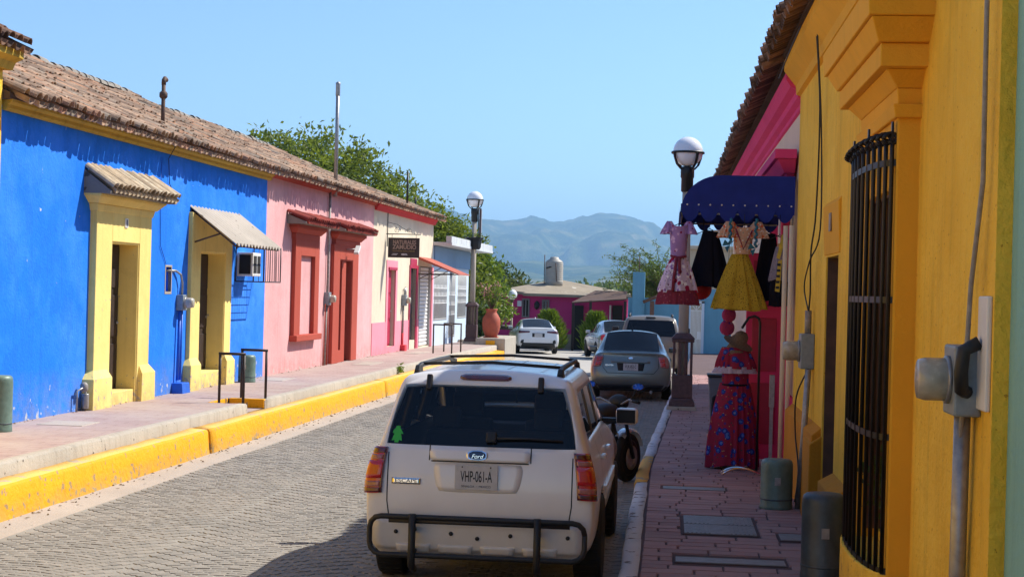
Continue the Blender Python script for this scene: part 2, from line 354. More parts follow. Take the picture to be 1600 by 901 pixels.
    def build(s, name, mat, parent=None, base=None, frame='W', bev=0.0, label=None, cat=None, group=None, kind=None, rot=0.0, sub=0, fixn=True):
        org = ORG[parent.name] if parent else (Vector(base) if base is not None and rot == 0 else Vector((0, 0, 0)))
        me = s.mesh(name, org); m = M[mat] if isinstance(mat, str) else mat; me.materials.append(m)
        if fixn:
            bm = bmesh.new(); bm.from_mesh(me); bmesh.ops.remove_doubles(bm, verts=bm.verts, dist=1e-5); bmesh.ops.recalc_face_normals(bm, faces=bm.faces); bm.to_mesh(me); bm.free()
        o = bpy.data.objects.new(name, me); COL.objects.link(o)
        if parent: o.parent = parent; ORG[o.name] = org
        else:
            place(o, base if base is not None else (0, 0, 0), frame, rot); ORG[o.name] = org
        if bev:
            b = o.modifiers.new('bevel', 'BEVEL'); b.width = bev; b.segments = 2; b.limit_method = 'ANGLE'; b.angle_limit = R(40)
        if sub:
            b = o.modifiers.new('sub', 'SUBSURF'); b.levels = sub; b.render_levels = sub
        return tag(o, label, cat, group, kind)
def link_copy(name, me, mtx, parent):
    o = bpy.data.objects.new(name, me); COL.objects.link(o); o.parent = parent; o.matrix_local = mtx; return o
def text(name, body, size, mat, parent, mtx, extrude=.002, align='CENTER', shear=0.0, bold=0.0, sx=1.0):
    c = bpy.data.curves.new(name, 'FONT'); c.body = body; c.size = size; c.extrude = extrude; c.align_x = align; c.align_y = 'CENTER'; c.shear = shear; c.offset = bold
    t = bpy.data.objects.new(name, c); COL.objects.link(t)
    me = bpy.data.meshes.new_from_object(t.evaluated_get(bpy.context.evaluated_depsgraph_get()))
    bpy.data.objects.remove(t); me.materials.clear(); me.materials.append(M[mat])
    for v in me.vertices: v.co.x *= sx
    o = bpy.data.objects.new(name, me); COL.objects.link(o); o.parent = parent; o.matrix_local = mtx; return o
def facing_back(p, tilt=0.0, yaw=0.0):
    """text upright in the XZ plane, read from -Y"""
    return Matrix.Translation(Vector(p)) @ Matrix.Rotation(yaw, 4, 'Z') @ Matrix.Rotation(R(90) - tilt, 4, 'X')
# ================================================================== the setting
rnd = random.Random(7)
def road_z(Y): return 0.0 if Y < 45 else -(Y - 45) * .0135
# ground: one sheet to the foot of the mountains
ys = [-60, 0, 45, 60, 75, 90, 130, 300, 1000, 4000, 16000]; xs = [-16000, -3000, -300, -60, -20, 0, 20, 60, 300, 3000, 16000]
g = MB(); g.add([(x, y, (road_z(y) if y < 90 else road_z(90)) - .03) for y in ys for x in xs], [(j * 11 + i, j * 11 + i + 1, (j + 1) * 11 + i + 1, (j + 1) * 11 + i) for j in range(10) for i in range(10)])
M['soil'] = stucco('dry_soil', (.20, .15, .095, 1), .25, .5, 4)
g.build('ground', 'soil', kind='structure')

def strip(cols, y0, y1, step, frame_fn):
    """cols: list of (t, z) across; swept along the street"""
    m = MB(); n = max(1, int((y1 - y0) / step)); k = len(cols); vs = []
    for j in range(n + 1):
        y = y0 + (y1 - y0) * j / n
        for t, z in cols: vs.append(frame_fn(t, y, z))
    m.add(vs, [(j * k + i, j * k + i + 1, (j + 1) * k + i + 1, (j + 1) * k + i) for j in range(n) for i in range(k - 1)])
    return m
def left_x(Y): p = L_O + L_D * ((Y - L_O.y) / L_D.y); return p.x
def right_kerb_x(Y): return -.34 if Y < 20 else (-.34 + (Y - 20) * .028)
# road bed (joints) and the far concrete stretch
m = MB(); Ys = [-40, -20, 0, 10, 20, 30, 40, 45]
m.add([p for Y in Ys for p in ((left_x(Y) + 2.42, Y, -.005), (right_kerb_x(Y) + .12, Y, -.005))], [(2 * i, 2 * i + 1, 2 * i + 3, 2 * i + 2) for i in range(len(Ys) - 1)])
road = m.build('road', 'joint', kind='structure')
M['far_road'] = stucco('pale_far_paving', (.40, .37, .33, 1), .12, .4, 12)
m = MB(); Ys = [45, 52, 60, 68, 76, 82]
m.add([p for Y in Ys for p in ((-16 if Y > 57 else left_x(Y) + 2.42, Y, road_z(Y) - .005), (7 if Y > 60 else right_kerb_x(Y) + .12, Y, road_z(Y) - .005))], [(2 * i, 2 * i + 1, 2 * i + 3, 2 * i + 2) for i in range(len(Ys) - 1)])
m.build('far_road', 'far_road', kind='structure')
# pavers laid in segmental arcs
def paver_mesh(mb, cx, cy, ang, lx, ly, z, h=.02, seed=0):
    r_ = random.Random(seed); c, s = math.cos(ang), math.sin(ang); b = .005; pts = []
    for (hx, hy, zz) in ((lx / 2, ly / 2, z - h), (lx / 2 - b, ly / 2 - b, z)):
        for sx, sy in ((-1, -1), (1, -1), (1, 1), (-1, 1)):
            x = sx * hx + r_.uniform(-.004, .004); y = sy * hy + r_.uniform(-.004, .004)
            pts.append((cx + x * c - y * s, cy + x * s + y * c, zz + (r_.uniform(-.002, .002) if zz == z else 0)))
    mb.add(pts, [(4, 5, 6, 7), (0, 1, 5, 4), (1, 2, 6, 5), (2, 3, 7, 6), (3, 0, 4, 7)])
PL, PW, BAY = .135, .098, 1.76
lst = []
for b in range(-1, 5):
    cx0 = -5.15 + b * BAY
    n = int(BAY / PL) + 1
    for k in range(int(9.5 / PW), int(45 / PW)):
        off = (k % 2) * PL / 2
        for i in range(-8, 9):
            u = i * PL + off
            if abs(u) > BAY / 2 - .02: continue
            v = u / (BAY / 2); Y = k * PW + .42 * (1 - v * v) + (b % 2) * PW * .5; slope = -.42 * 2 * v / (BAY / 2)
            X = cx0 + u + .02 * (Y - 20) * .5
            if X < left_x(Y) + 2.42 + .06 or X > right_kerb_x(Y) - .03: continue
            lst.append((X, Y, math.atan(slope)))
def in_view(X, Y):
    q = Vector((X, Y, 0)) - CAM; dz = q.dot(_f)
    sx = 800 + F_PX * q.dot(_cr) / dz; sy = 450.5 - F_PX * q.dot(_cu) / dz
    return 0 < sx < 1600 and sy < 901 and not (X > -2.4 and Y < 18)
lst.sort(key=lambda p: (0 if in_view(p[0], p[1]) else 1, p[1]))
_protos = []
for q in range(4):
    mm = MB(); paver_mesh(mm, 0, 0, 0, PL - .009, PW - .010, 0, seed=q + 1); me = mm.mesh('paver'); me.materials.append(M['paver']); _protos.append(me)
for i, (X, Y, a) in enumerate(lst[:300]):
    link_copy('paver', _protos[i % 4], Matrix.Translation((X, Y, rnd.uniform(-.0015, .0025))) @ Matrix.Rotation(a, 4, 'Z'), road)
mm = MB()
for i, (X, Y, a) in enumerate(lst[300:]): paver_mesh(mm, X, Y, a, PL - .009, PW - .010, rnd.uniform(-.0015, .0025), seed=i)
mm.build('paver_field', 'paver', road, kind='stuff', fixn=False)

# left side: gutter, yellow kerb, concrete riser, pavement (all in the left row's frame)
FL = lambda t, s, z: LW(t, s, z + (road_z(LW(t, s, 0).y) if z < .2 else road_z(LW(t, s, 0).y) * .5))
strip([(2.0, -.02), (2.0, .004), (2.44, .001), (2.44, -.02)], -58, 38, 2, FL).build('gutter', 'gutter', kind='structure')
def kerb_seg(s0, s1, name='kerb'):
    n = max(2, int((s1 - s0) / .35)); vs = []; r_ = random.Random(int(s0 * 10)); top = []
    for j in range(n + 1):
        s = s0 + (s1 - s0) * j / n; w = lambda a: r_.uniform(-a, a)
        vs += [FL(2.035 + w(.006), s, -.02), FL(2.02 + w(.008), s, .10 + w(.02)), FL(2.0 + w(.005), s, .30 + w(.006)), FL(1.975, s, .335 + w(.004)), FL(1.72, s, .345 + w(.006)), FL(1.72, s, .1)]
    k = 6; mb = MB(); mb.add(vs, [(j * k + i, j * k + i + 1, (j + 1) * k + i + 1, (j + 1) * k + i) for j in range(n) for i in range(k - 1)], True)
    mb.add([vs[i] for i in range(k)], [tuple(range(k))]); mb.add([vs[-k + i] for i in range(k)], [tuple(range(k))])
    o = mb.build(name, 'kerbyellow'); o.data.materials.append(M['kerbtop'])
    for p in o.data.polygons:
        if p.normal.z > .8 and p.center.z > .25: p.material_index = 1
    tag(o, kind='structure'); return o
kerb_seg(-58, -4.95); kerb_seg(-4.93, 2.0); kerb_seg(2.06, 14.3); kerb_seg(14.31, 33.0)
# kerb nose ramp where it ends
mb = MB(); mb.prism([(2.0 - .28, 0), (2.03, 0), (2.0, .3), (1.72, .33)], 'y', 33.02, 35.4)
mb.v = [FL(p.x, p.y, p.z) for p in mb.v]
o = mb.build('kerb', 'kerbyellow', bev=.02, kind='structure')
def riser(s0, s1, t=1.75, zz=.49):
    n = max(1, int((s1 - s0) / .5)); vs = []; r_ = random.Random(int(s0 * 7) + 3)
    for j in range(n + 1):
        s = s0 + (s1 - s0) * j / n
        vs += [FL(t + .012 + r_.uniform(-.006, .006), s, .3), FL(t + r_.uniform(-.006, .006), s, zz - .02), FL(t - .02, s, zz + .002), FL(t - .13, s, zz + .003)]
    mb = MB(); mb.add(vs, [(j * 4 + i, j * 4 + i + 1, j * 4 + i + 5, j * 4 + i + 4) for j in range(n) for i in range(3)], True)
    mb.add(vs[:4], [(0, 1, 2, 3)]); mb.add(vs[-4:], [(0, 1, 2, 3)]); return mb.build('kerb_riser', 'concrete', kind='structure')
riser(-58, 4.72); riser(5.72, 38.0, 1.75)
# pavement slab with the step notch s 4.72..5.72
m, nt, b = newmat('stamped_pink_paving'); M['walk_left'] = m; P = pos(nt)
bt = N(nt, 'ShaderNodeTexBrick'); bt.inputs['Scale'].default_value = 1.0; bt.inputs['Brick Width'].default_value = .42; bt.inputs['Row Height'].default_value = .2; bt.inputs['Mortar Size'].default_value = .009
bt.inputs['Color1'].default_value = lin((166, 142, 134)); bt.inputs['Color2'].default_value = lin((157, 133, 126)); bt.inputs['Mortar'].default_value = lin((136, 114, 107))
nt.links.new(P, bt.inputs[0]); n1 = noise(nt, P, 1.4, 6, .65)
c = mix(nt, ramp(nt, n1, [(.38, (0, 0, 0)), (.7, (.85, .85, .85))]), bt.outputs[0], lin((174, 158, 147)))
nt.links.new(c, b.inputs['Base Color']); b.inputs['Roughness'].default_value = .9
bump(nt, b, math_(nt, 'ADD', math_(nt, 'MULTIPLY', bt.outputs['Fac'], -.8), noise(nt, P, 20, 4)), .35, .012)
mb = MB()
for (t0, t1, s0, s1) in ((-.3, 1.64, -58, 4.72), (-.3, 1.15, 4.72, 5.72), (-.3, 1.64, 5.72, 38)):
    n = max(1, int((s1 - s0) / 4))
    for j in range(n):
        a, c_ = s0 + (s1 - s0) * j / n, s0 + (s1 - s0) * (j + 1) / n
        mb.add([FL(t0, a, .49), FL(t1, a, .49), FL(t1, c_, .49), FL(t0, c_, .49)], [(0, 1, 2, 3)])
mb.add([FL(1.15, 4.72, .35), FL(1.72, 4.72, .35), FL(1.72, 5.72, .35), FL(1.15, 5.72, .35)], [(0, 1, 2, 3)])
mb.add([FL(1.15, 4.72, .35), FL(1.15, 5.72, .35), FL(1.15, 5.72, .49), FL(1.15, 4.72, .49)], [(0, 1, 2, 3)])
mb.add([FL(1.15, 4.72, .3), FL(1.74, 4.72, .3), FL(1.74, 4.72, .488), FL(1.15, 4.72, .488)], [(0, 1, 2, 3)])
mb.build('pavement_left', 'walk_left', kind='structure')
mb = MB(); mb.box(1.18, 1.745, 5.70, 5.80, .352, .496); mb.box(1.12, 1.16, 4.74, 5.70, .352, .493); mb.v = [LW(*p) for p in mb.v]
mb.build('step_edge', 'kerbyellow', kind='structure', bev=.01)
# end of the raised pavement: retaining blocks by the lamp and pot
mb = MB(); mb.box(.0, 1.75, 38.0, 38.6, -.6, .5); mb.v = [LW(*p) for p in mb.v]; mb.build('pavement_end', 'concrete', kind='structure', bev=.02)

# right side: painted kerb and brick pavement
WK = .15
Ys = [-4 + i * 1.0 for i in range(0, 49)]
segs = [(-40, 14.3, 'kerbwhite'), (14.3, 18.6, 'kerbwhite'), (18.6, 21.6, 'kerbtop'), (21.6, 25.2, 'kerbwhite'), (25.2, 46, 'kerbwhite')]
for (a, b_, mt) in segs:
    n = max(2, int((b_ - a) / .5)); vs = []; r_ = random.Random(int(a * 3))
    for j in range(n + 1):
        Y = a + (b_ - a - .015) * j / n; x = right_kerb_x(Y) + r_.uniform(-.008, .008)
        vs += [(x, Y, -.03), (x + .004, Y, WK - .025 + r_.uniform(-.006, .006)), (x + .025, Y, WK), (x + .15 + r_.uniform(-.012, .012), Y, WK + .002), (x + .16, Y, 0)]
    mb = MB(); mb.add(vs, [(j * 5 + i, j * 5 + i + 1, j * 5 + i + 6, j * 5 + i + 5) for j in range(n) for i in range(4)], True)
    mb.add(vs[:5], [(0, 1, 2, 3, 4)]); mb.add(vs[-5:], [(0, 1, 2, 3, 4)]); mb.build('kerb', mt, kind='structure')
mb = MB(); Ys = [-40, 10, 20, 30, 40, 46, 60, 62]
mb.add([p for Y in Ys for p in ((right_kerb_x(Y) + .12, Y, WK - .014 + (0 if Y < 50 else -.05)), (2.2, Y, WK - .014 + (0 if Y < 50 else -.05)))], [(2 * i, 2 * i + 1, 2 * i + 3, 2 * i + 2) for i in range(len(Ys) - 1)])
walk = mb.build('pavement_right', 'walk_joint', kind='structure')
bricks = []; Y = 10.6; row = 0
while Y < 44:
    x = right_kerb_x(Y) + .17 + (0 if row % 2 else -.0); off = rnd.uniform(.12, .4) if row % 2 else rnd.uniform(.3, .44)
    x1 = x + off; edges = [x]
    while x1 < 1.5: edges.append(x1); x1 += .44 + rnd.uniform(-.02, .02)
    edges.append(1.52); h = .2 + rnd.uniform(-.006, .006)
    for a, b_ in zip(edges[:-1], edges[1:]):
        if b_ - a > .05: bricks.append((a + .005, b_ - .005, Y + .005, Y + h - .005))
    Y += h; row += 1
def brick_shape(mb, a, b_, c, d, z, r_):
    e = .007; j = lambda q: r_.uniform(-q, q)
    pts = [(a, c, z - .02), (b_, c, z - .02), (b_, d, z - .02), (a, d, z - .02)]
    pts += [(a + e + j(.004), c + e + j(.004), z + j(.002)), (b_ - e + j(.004), c + e + j(.004), z + j(.002)), (b_ - e + j(.004), d - e + j(.004), z + j(.002)), (a + e + j(.004), d - e + j(.004), z + j(.002))]
    mb.add(pts, [(4, 5, 6, 7), (0, 1, 5, 4), (1, 2, 6, 5), (2, 3, 7, 6), (3, 0, 4, 7)])
hatch_zones = [(.18, .88, 14.75, 15.95), (-.02, .70, 18.05, 18.32), (.10, 1.02, 13.15, 13.42), (1.05, 1.48, 14.55, 14.95)]
def in_hatch(a, b_, c, d): return any(a < h[1] + .01 and b_ > h[0] - .01 and c < h[3] + .01 and d > h[2] - .01 for h in hatch_zones)
def clip_brick(q):
    out = [q]
    for h in hatch_zones:
        nxt = []
        for (a, b_, c, d) in out:
            if not (a < h[1] and b_ > h[0] and c < h[3] and d > h[2]): nxt.append((a, b_, c, d)); continue
            if a < h[0] - .06: nxt.append((a, h[0] - .012, c, d))
            if b_ > h[1] + .06: nxt.append((h[1] + .012, b_, c, d))
        out = nxt
    return out
bricks = [r for q in bricks for r in clip_brick(q)]
stuffm = MB()
for i, (a, b_, c, d) in enumerate(bricks):
    cx, cy = (a + b_) / 2, (c + d) / 2; z = WK + rnd.uniform(-.002, .002)
    if i < 300:
        mb = MB(); brick_shape(mb, a - cx, b_ - cx, c - cy, d - cy, 0, rnd); me = mb.mesh('brick'); me.materials.append(M['brick_walk'])
        link_copy('brick', me, Matrix.Translation((cx, cy, z)), walk)
    else: brick_shape(stuffm, a, b_, c, d, z, rnd)
stuffm.build('brick_field', 'brick_walk', walk, kind='stuff', fixn=False)
# hatches set in the right pavement
hl = ['ribbed grey double utility cover in the plum brick pavement', 'long pale concrete patch in the bricks by the rack foot', 'long scuffed grey concrete slab across the plum bricks', 'small grey cover plate beside the yellow wall foot']
for (h, lb, nm) in zip(hatch_zones, hl, ('utility_cover', 'concrete_patch', 'concrete_slab', 'cover_plate')):
    a, b_, c, d = h; r0 = thing(nm, lb, 'cover', ((a + b_) / 2, (c + d) / 2, WK))
    mb = MB(); mb.box(a, b_, c, d, WK - .03, WK - .006); mb.build('frame', 'walk_joint', r0)
    if nm == 'utility_cover':
        for k in range(2):
            q = MB(); w = (d - c) / 2; q.box(a + .02, b_ - .02, c + .015 + k * w, c + w - .01 + k * w, WK - .006, WK + .002); p = q.build('plate', 'hatch', r0)
            for i in range(16):
                x = a + .05 + i * (b_ - a - .1) / 15
                if 5 < i < 10: continue
                q = MB(); q.box(x - .008, x + .008, c + .03 + k * w, c + w - .03 + k * w, WK + .002, WK + .007); q.build('rib', 'hatch', p)
    else:
        q = MB(); q.box(a + .012, b_ - .012, c + .012, d - .012, WK - .006, WK + .003); q.build('plate', 'hatch', r0, bev=.004)
# covers set in the left pavement
for (t0, t1, s0, s1, lb) in ((.35, .95, 0.15, .75, 'pale square cover in the pink pavement by the blue wall foot'), (.3, .75, 10.6, 11.6, 'thin grey cover plate in pavement outside the salmon house'), (.55, 1.0, 17.6, 19.3, 'long concrete lid in pavement before the red doorway'), (.5, .9, 24.6, 26.6, 'long concrete lid in pavement before the cream house')):
    mb = MB(); mb.box(t0, t1, s0, s1, .47, .497)
    mb.build('cover_plate', 'gutter', None, base=(t0, s0, .47), frame='L', bev=.006, label=lb, cat='cover')

# ------------------------------------------------------------------ mountains and haze
def fbm(x, y, o=5, s=0):
    from mathutils import noise as mn
    return mn.fractal(Vector((x, y, s)), 1.0, 2.1, o)
sky_px = [(300, 352), (420, 345), (520, 338), (600, 327), (660, 318), (690, 321), (722, 334), (760, 344), (800, 344), (838, 337), (868, 348), (905, 339), (945, 331), (985, 338), (1000, 344), (1018, 351), (1040, 361), (1070, 367), (1150, 372), (1300, 378), (1500, 384), (1700, 380)]
az = []; el = []
for x, y in sky_px:
    d = px(x, y); az.append(math.atan2(d.x, d.y)); el.append(d.z / math.hypot(d.x, d.y))
def ridge(name, d0, d1, dpk, k, seed, base=0.0, na=420, nd=110, rough=1.0):
    a0, a1 = -.62, .62; vs = []
    for j in range(nd):
        D = d0 + (d1 - d0) * j / (nd - 1); u = (D - d0) / (dpk - d0) if D < dpk else 1 - (D - dpk) / (d1 - dpk)
        sh = max(0, u); sh = sh ** 1.35 if D < dpk else sh
        for i in range(na):
            A = a0 + (a1 - a0) * i / (na - 1)
            x, y = D * math.sin(A), D * math.cos(A)
            pk = np.interp(A, az, el) * dpk + CAM_H
            if k < 1: pk = pk * k * (1 + .35 * fbm(A * 14, seed, 3))
            nz = fbm(x / 900, y / 900, 6, seed); rdg = 1 - abs(fbm(x / 420, y / 700, 5, seed + 9))
            z = pk * (sh + rough * sh * (1 - sh) * (nz * 1.5 + (rdg - .75) * 2.0))
            if D >= dpk * .93: z += rough * pk * .03 * fbm(A * 190, D / 300, 4, seed)
            vs.append((x, y, max(-2, z) + base - 1.5 * (1 if sh == 0 else 0)))
    mb = MB(); mb.add(vs, [(j * na + i, j * na + i + 1, (j + 1) * na + i + 1, (j + 1) * na + i) for j in range(nd - 1) for i in range(na - 1)], True)
    return mb.build(name, 'forest', kind='structure', fixn=False)
m, nt, b = newmat('dry_forest'); M['forest'] = m; P = pos(nt)
c = ramp(nt, noise(nt, P, .006, 8, .7), [(.38, (.015, .035, .01)), (.48, (.04, .065, .015)), (.56, (.12, .13, .04)), (.66, (.24, .19, .1))])
nt.links.new(c, b.inputs['Base Color']); b.inputs['Roughness'].default_value = 1; b.inputs['Specular IOR Level'].default_value = 0
bump(nt, b, noise(nt, P, .03, 6, .7), 1.0, 14)
ridge('mountain_range', 4200, 9000, 7200, 1.0, 3.1)
ridge('foothills', 3000, 6000, 4600, .36, 8.7, na=300, nd=60, rough=.8)
hz = MB(); hz.box(-11000, 11000, -300, 12000, -4, 500)
hm = bpy.data.materials.new('haze_air'); hm.use_nodes = True; nt = hm.node_tree; nt.nodes.clear()
pv = nt.nodes.new('ShaderNodeVolumePrincipled'); pv.inputs['Color'].default_value = (.40, .69, 1.0, 1); pv.inputs['Density'].default_value = 1.75e-4; pv.inputs['Anisotropy'].default_value = .3
om = nt.nodes.new('ShaderNodeOutputMaterial'); nt.links.new(pv.outputs[0], om.inputs['Volume'])
hz.build('haze', hm, kind='stuff')
# ================================================================== building helpers
def wall_with_holes(s0, s1, z0, z1, holes, t=0.0, depth=.35, back=.45, axis='L', sgn=1):
    """front wall in the plane x=t (facing +x for sgn=1, -x for sgn=-1); holes: (s0,s1,z0,z1)"""
    mb = MB(); S = sorted({s0, s1, *[h[0] for h in holes], *[h[1] for h in holes]}); Z = sorted({z0, z1, *[h[2] for h in holes], *[h[3] for h in holes]})
    tb = t - sgn * depth
    for a, b_ in zip(S[:-1], S[1:]):
        for c, d in zip(Z[:-1], Z[1:]):
            if any(h[0] <= a and b_ <= h[1] and h[2] <= c and d <= h[3] for h in holes): continue
            ns = max(1, int((b_ - a) / 1.5))
            for k in range(ns):
                e, f_ = a + (b_ - a) * k / ns, a + (b_ - a) * (k + 1) / ns
                mb.add([(t, e, c), (t, f_, c), (t, f_, d), (t, e, d)], [(0, 1, 2, 3)])
    for (a, b_, c, d) in holes:
        mb.add([(t, a, c), (tb, a, c), (tb, a, d), (t, a, d)], [(0, 1, 2, 3)]); mb.add([(t, b_, c), (tb, b_, c), (tb, b_, d), (t, b_, d)], [(0, 1, 2, 3)])
        mb.add([(t, a, d), (tb, a, d), (tb, b_, d), (t, b_, d)], [(0, 1, 2, 3)]); mb.add([(t, a, c), (tb, a, c), (tb, b_, c), (t, b_, c)], [(0, 1, 2, 3)])
    bk = t - sgn * 6.0                                   # side and rear walls
    mb.add([(t, s0, z0), (bk, s0, z0), (bk, s0, z1), (t, s0, z1)], [(0, 1, 2, 3)]); mb.add([(t, s1, z0), (bk, s1, z0), (bk, s1, z1), (t, s1, z1)], [(0, 1, 2, 3)])
    mb.add([(bk, s0, z0), (bk, s1, z0), (bk, s1, z1), (bk, s0, z1)], [(0, 1, 2, 3)])
    return mb
def tile_shape(mb, L=.42, r0=.092, r1=.076, th=.016, n=7, mtx=None, flip=False, arc=.94):
    def ringpts(r, y, dz):
        return [(r * math.cos(math.pi * (.5 + (k / n - .5) * arc * 1.0)) * -1, y, (r * math.sin(math.pi * (.5 + (k / n - .5) * arc)) - r * .25) * (-1 if flip else 1) + dz) for k in range(n + 1)]
    o0, o1 = ringpts(r0, 0, 0), ringpts(r1, L, 0); i0, i1 = ringpts(r0 - th, 0, 0), ringpts(r1 - th, L, 0); k = n + 1
    vs = o0 + o1 + i0 + i1
    fs = [(j, j + 1, k + j + 1, k + j) for j in range(n)] + [(2 * k + j, 3 * k + j, 3 * k + j + 1, 2 * k + j + 1) for j in range(n)] + [(j, 2 * k + j, 2 * k + j + 1, j + 1) for j in range(n)]
    if mtx is not None: vs = [mtx @ Vector(p) for p in vs]
    mb.add(vs, fs, False)
def slope_mtx(x, y, z, ux, uz):
    """tile axis along (ux,0,uz) up the slope; tile width along y"""
    Y = Vector((ux, 0, uz)).normalized(); X = Vector((0, 1, 0)) if ux < 0 else Vector((0, -1, 0)); Zv = X.cross(Y)
    return Matrix(((X.x, Y.x, Zv.x, x), (X.y, Y.y, Zv.y, y), (X.z, Y.z, Zv.z, z), (0, 0, 0, 1)))
_tilemesh = {}
def tile_proto(mat, flip=False):
    k = (mat, flip)
    if k not in _tilemesh:
        out = []
        for q in range(3):
            mb = MB(); tile_shape(mb, .42 + .01 * q, .094 - .003 * q, .077 + .002 * q, flip=flip); me = mb.mesh('tile'); me.materials.append(M[mat]); out.append(me)
        _tilemesh[k] = out
    return _tilemesh[k]
def tile_roof(house, s0, s1, te, ze, tr, zr, mat, nobj=300, pitch=.19, course=.335, seed=1, bed='roof_bed', bed_te=None, far=False, wav=.025):
    """sloping roof from the eave (te,ze) up to the ridge (tr,zr); every tile a piece"""
    r_ = random.Random(seed); ux, uz = tr - te, zr - ze; Ls = math.hypot(ux, uz); cx, cz = ux / Ls, uz / Ls
    nx, nz = (cz, -cx) if ux < 0 else (-cz, cx)
    if nz < 0: nx, nz = -nx, -nz
    sg = 1 if ux < 0 else -1
    bt = te - sg * .1 if bed_te is None else bed_te
    z_at = lambda t: ze + (t - te) * uz / ux
    mb = MB(); off = .075
    pts = [(bt, z_at(bt) - off), (tr, zr - off), (tr - sg * 2.6, z_at(bt) - .5), (tr - sg * 2.6, z_at(bt) - .75), (bt, z_at(bt) - off - .07)]
    mb.prism(pts, 'y', s0, s1)
    roof = mb.build('roof', bed, house); org = ORG[house.name]
    cols = int((s1 - s0) / pitch); rows = int(Ls / course) + 1; L = []
    for c in range(cols):
        y0 = s0 + (c + .5) * (s1 - s0) / cols; jx = r_.uniform(-.02, .02)
        sag = wav * math.sin(y0 * .9 + seed) + wav * .6 * math.sin(y0 * 2.3)
        for k in range(rows):
            d = k * course + (r_.uniform(-.06, .06) if k == 0 else r_.uniform(-.06, .06)); 
            if d > Ls: continue
            x = te + cx * d; z = ze + cz * d; lift = r_.uniform(0, .022) + sag * min(1, .3 + k * .2)
            mt = slope_mtx(x + nx * lift, y0 + jx + r_.uniform(-.012, .012), z + nz * lift, cx, cz) @ Matrix.Rotation(r_.uniform(-.075, .075), 4, 'Z') @ Matrix.Rotation(R(2.2) * -1 + r_.uniform(-.045, .03), 4, 'X')
            if k and r_.random() < .02: continue
            L.append((k, y0, mt, False))
        for k in range(0, rows, 1):
            if k > 2 and not far: 
                pass
            d = k * course - .03 + r_.uniform(-.03, .03); x = te + cx * d; z = ze + cz * d
            if d > Ls: continue
            mt = slope_mtx(x - nx * .045, y0 + (s1 - s0) / cols / 2, z - nz * .045, cx, cz) @ Matrix.Rotation(r_.uniform(-.03, .03), 4, 'Z')
            L.append((k + .5, y0, mt, True))
    T = Matrix.Translation(-org)
    L.sort(key=lambda q: (q[3], q[1] + q[0] * .35))
    st = MB()
    for i, (k, y0, mt, fl) in enumerate(L):
        if i < nobj: link_copy('tile', tile_proto(mat, fl)[i % 3], T @ mt, roof)
        else: tile_shape(st, mtx=mt, flip=fl, n=5)
    if len(L) > nobj: st.build('tile_field', mat, roof, kind='stuff', fixn=False)
    rc = MB(); n = int((s1 - s0) / .35)                    # ridge capping
    for i in range(n):
        y = s0 + (s1 - s0) * i / n
        tile_shape(rc, .4, .12, .10, mtx=Matrix.Translation((tr, y, zr + .02 + r_.uniform(-.02, .02))) @ Matrix.Rotation(r_.uniform(-.05, .05), 4, 'Z'), n=6)
    rc.build('ridge_capping', 'mortar_grey', roof, kind='stuff', fixn=False)
    return roof
def pediment_tiles(parent, s0, s1, te, ze, tw, zw, mat, seed=3):
    r_ = random.Random(seed); ux, uz = tw - te, zw - ze; Ls = math.hypot(ux, uz); cx, cz = ux / Ls, uz / Ls; org = ORG[parent.name]
    n = int((s1 - s0) / .17)
    mb = MB(); mb.prism([(te - .05, ze - .06), (tw, zw - .06), (tw, ze - .1), (te - .05, ze - .1)], 'y', s0 + .03, s1 - .03); mb.build('tile_bed', 'mortar_grey', parent)
    for i in range(n):
        y = s0 + (i + .5) * (s1 - s0) / n
        k = Ls / .42
        mt = Matrix.Translation(-org) @ slope_mtx(te, y, ze + r_.uniform(-.01, .01), cx, cz) @ Matrix.Rotation(r_.uniform(-.08, .08), 4, 'Z') @ Matrix.Diagonal((.9, k, .9, 1))
        link_copy('tile', tile_proto(mat)[i % 3], mt, parent)
        if i < n - 1:
            mt = Matrix.Translation(-org) @ slope_mtx(te + .01, y + .085, ze - .045, cx, cz) @ Matrix.Diagonal((.9, k * .95, .9, 1))
            link_copy('tile', tile_proto(mat, True)[i % 3], mt, parent)
def cornice(mb, s0, s1, prof, ret=0.0):
    """prof: (t, z) polygon swept along s"""
    mb.prism(prof, 'y', s0, s1)
def meter(name, label, base, frame, boxw=.2, boxh=.3, boxd=.13, sgn=1, mat='meterbox', dial='meterglass', pipes=(), s=0, z=1.9, t0=0.0, r=.075, up=None, dl=.12):
    """wall electricity meter: box, round meter, conduits (lists of points)"""
    r0 = thing(name, label, 'meter', base, frame)
    a, b_ = sorted((t0, t0 + sgn * boxd)); mb = MB(); mb.box(a, b_, s - boxw / 2, s + boxw / 2, z - boxh / 2, z + boxh / 2); mb.build('box', mat, r0, bev=.012)
    mb = MB(); mb.lathe([(r * .9, 0), (r, .01), (r, dl * .75), (r * .9, dl), (0.001, dl)], n=20); mb.xform(Matrix.Translation((t0 + sgn * boxd, s, z)) @ Matrix.Rotation(R(90) * sgn, 4, 'Y')); d = mb.build('dial_cover', dial, r0)
    mb = MB(); mb.lathe([(r * 1.12, 0), (r * 1.12, .018), (r, .02)], n=20); mb.xform(Matrix.Translation((t0 + sgn * (boxd + .001), s, z)) @ Matrix.Rotation(R(90) * sgn, 4, 'Y')); mb.build('collar', 'galv', d)
    for (pts, rad, mt) in pipes:
        mb = MB(); mb.tube(pts, rad, 10); mb.build('conduit', mt, r0)
    return r0
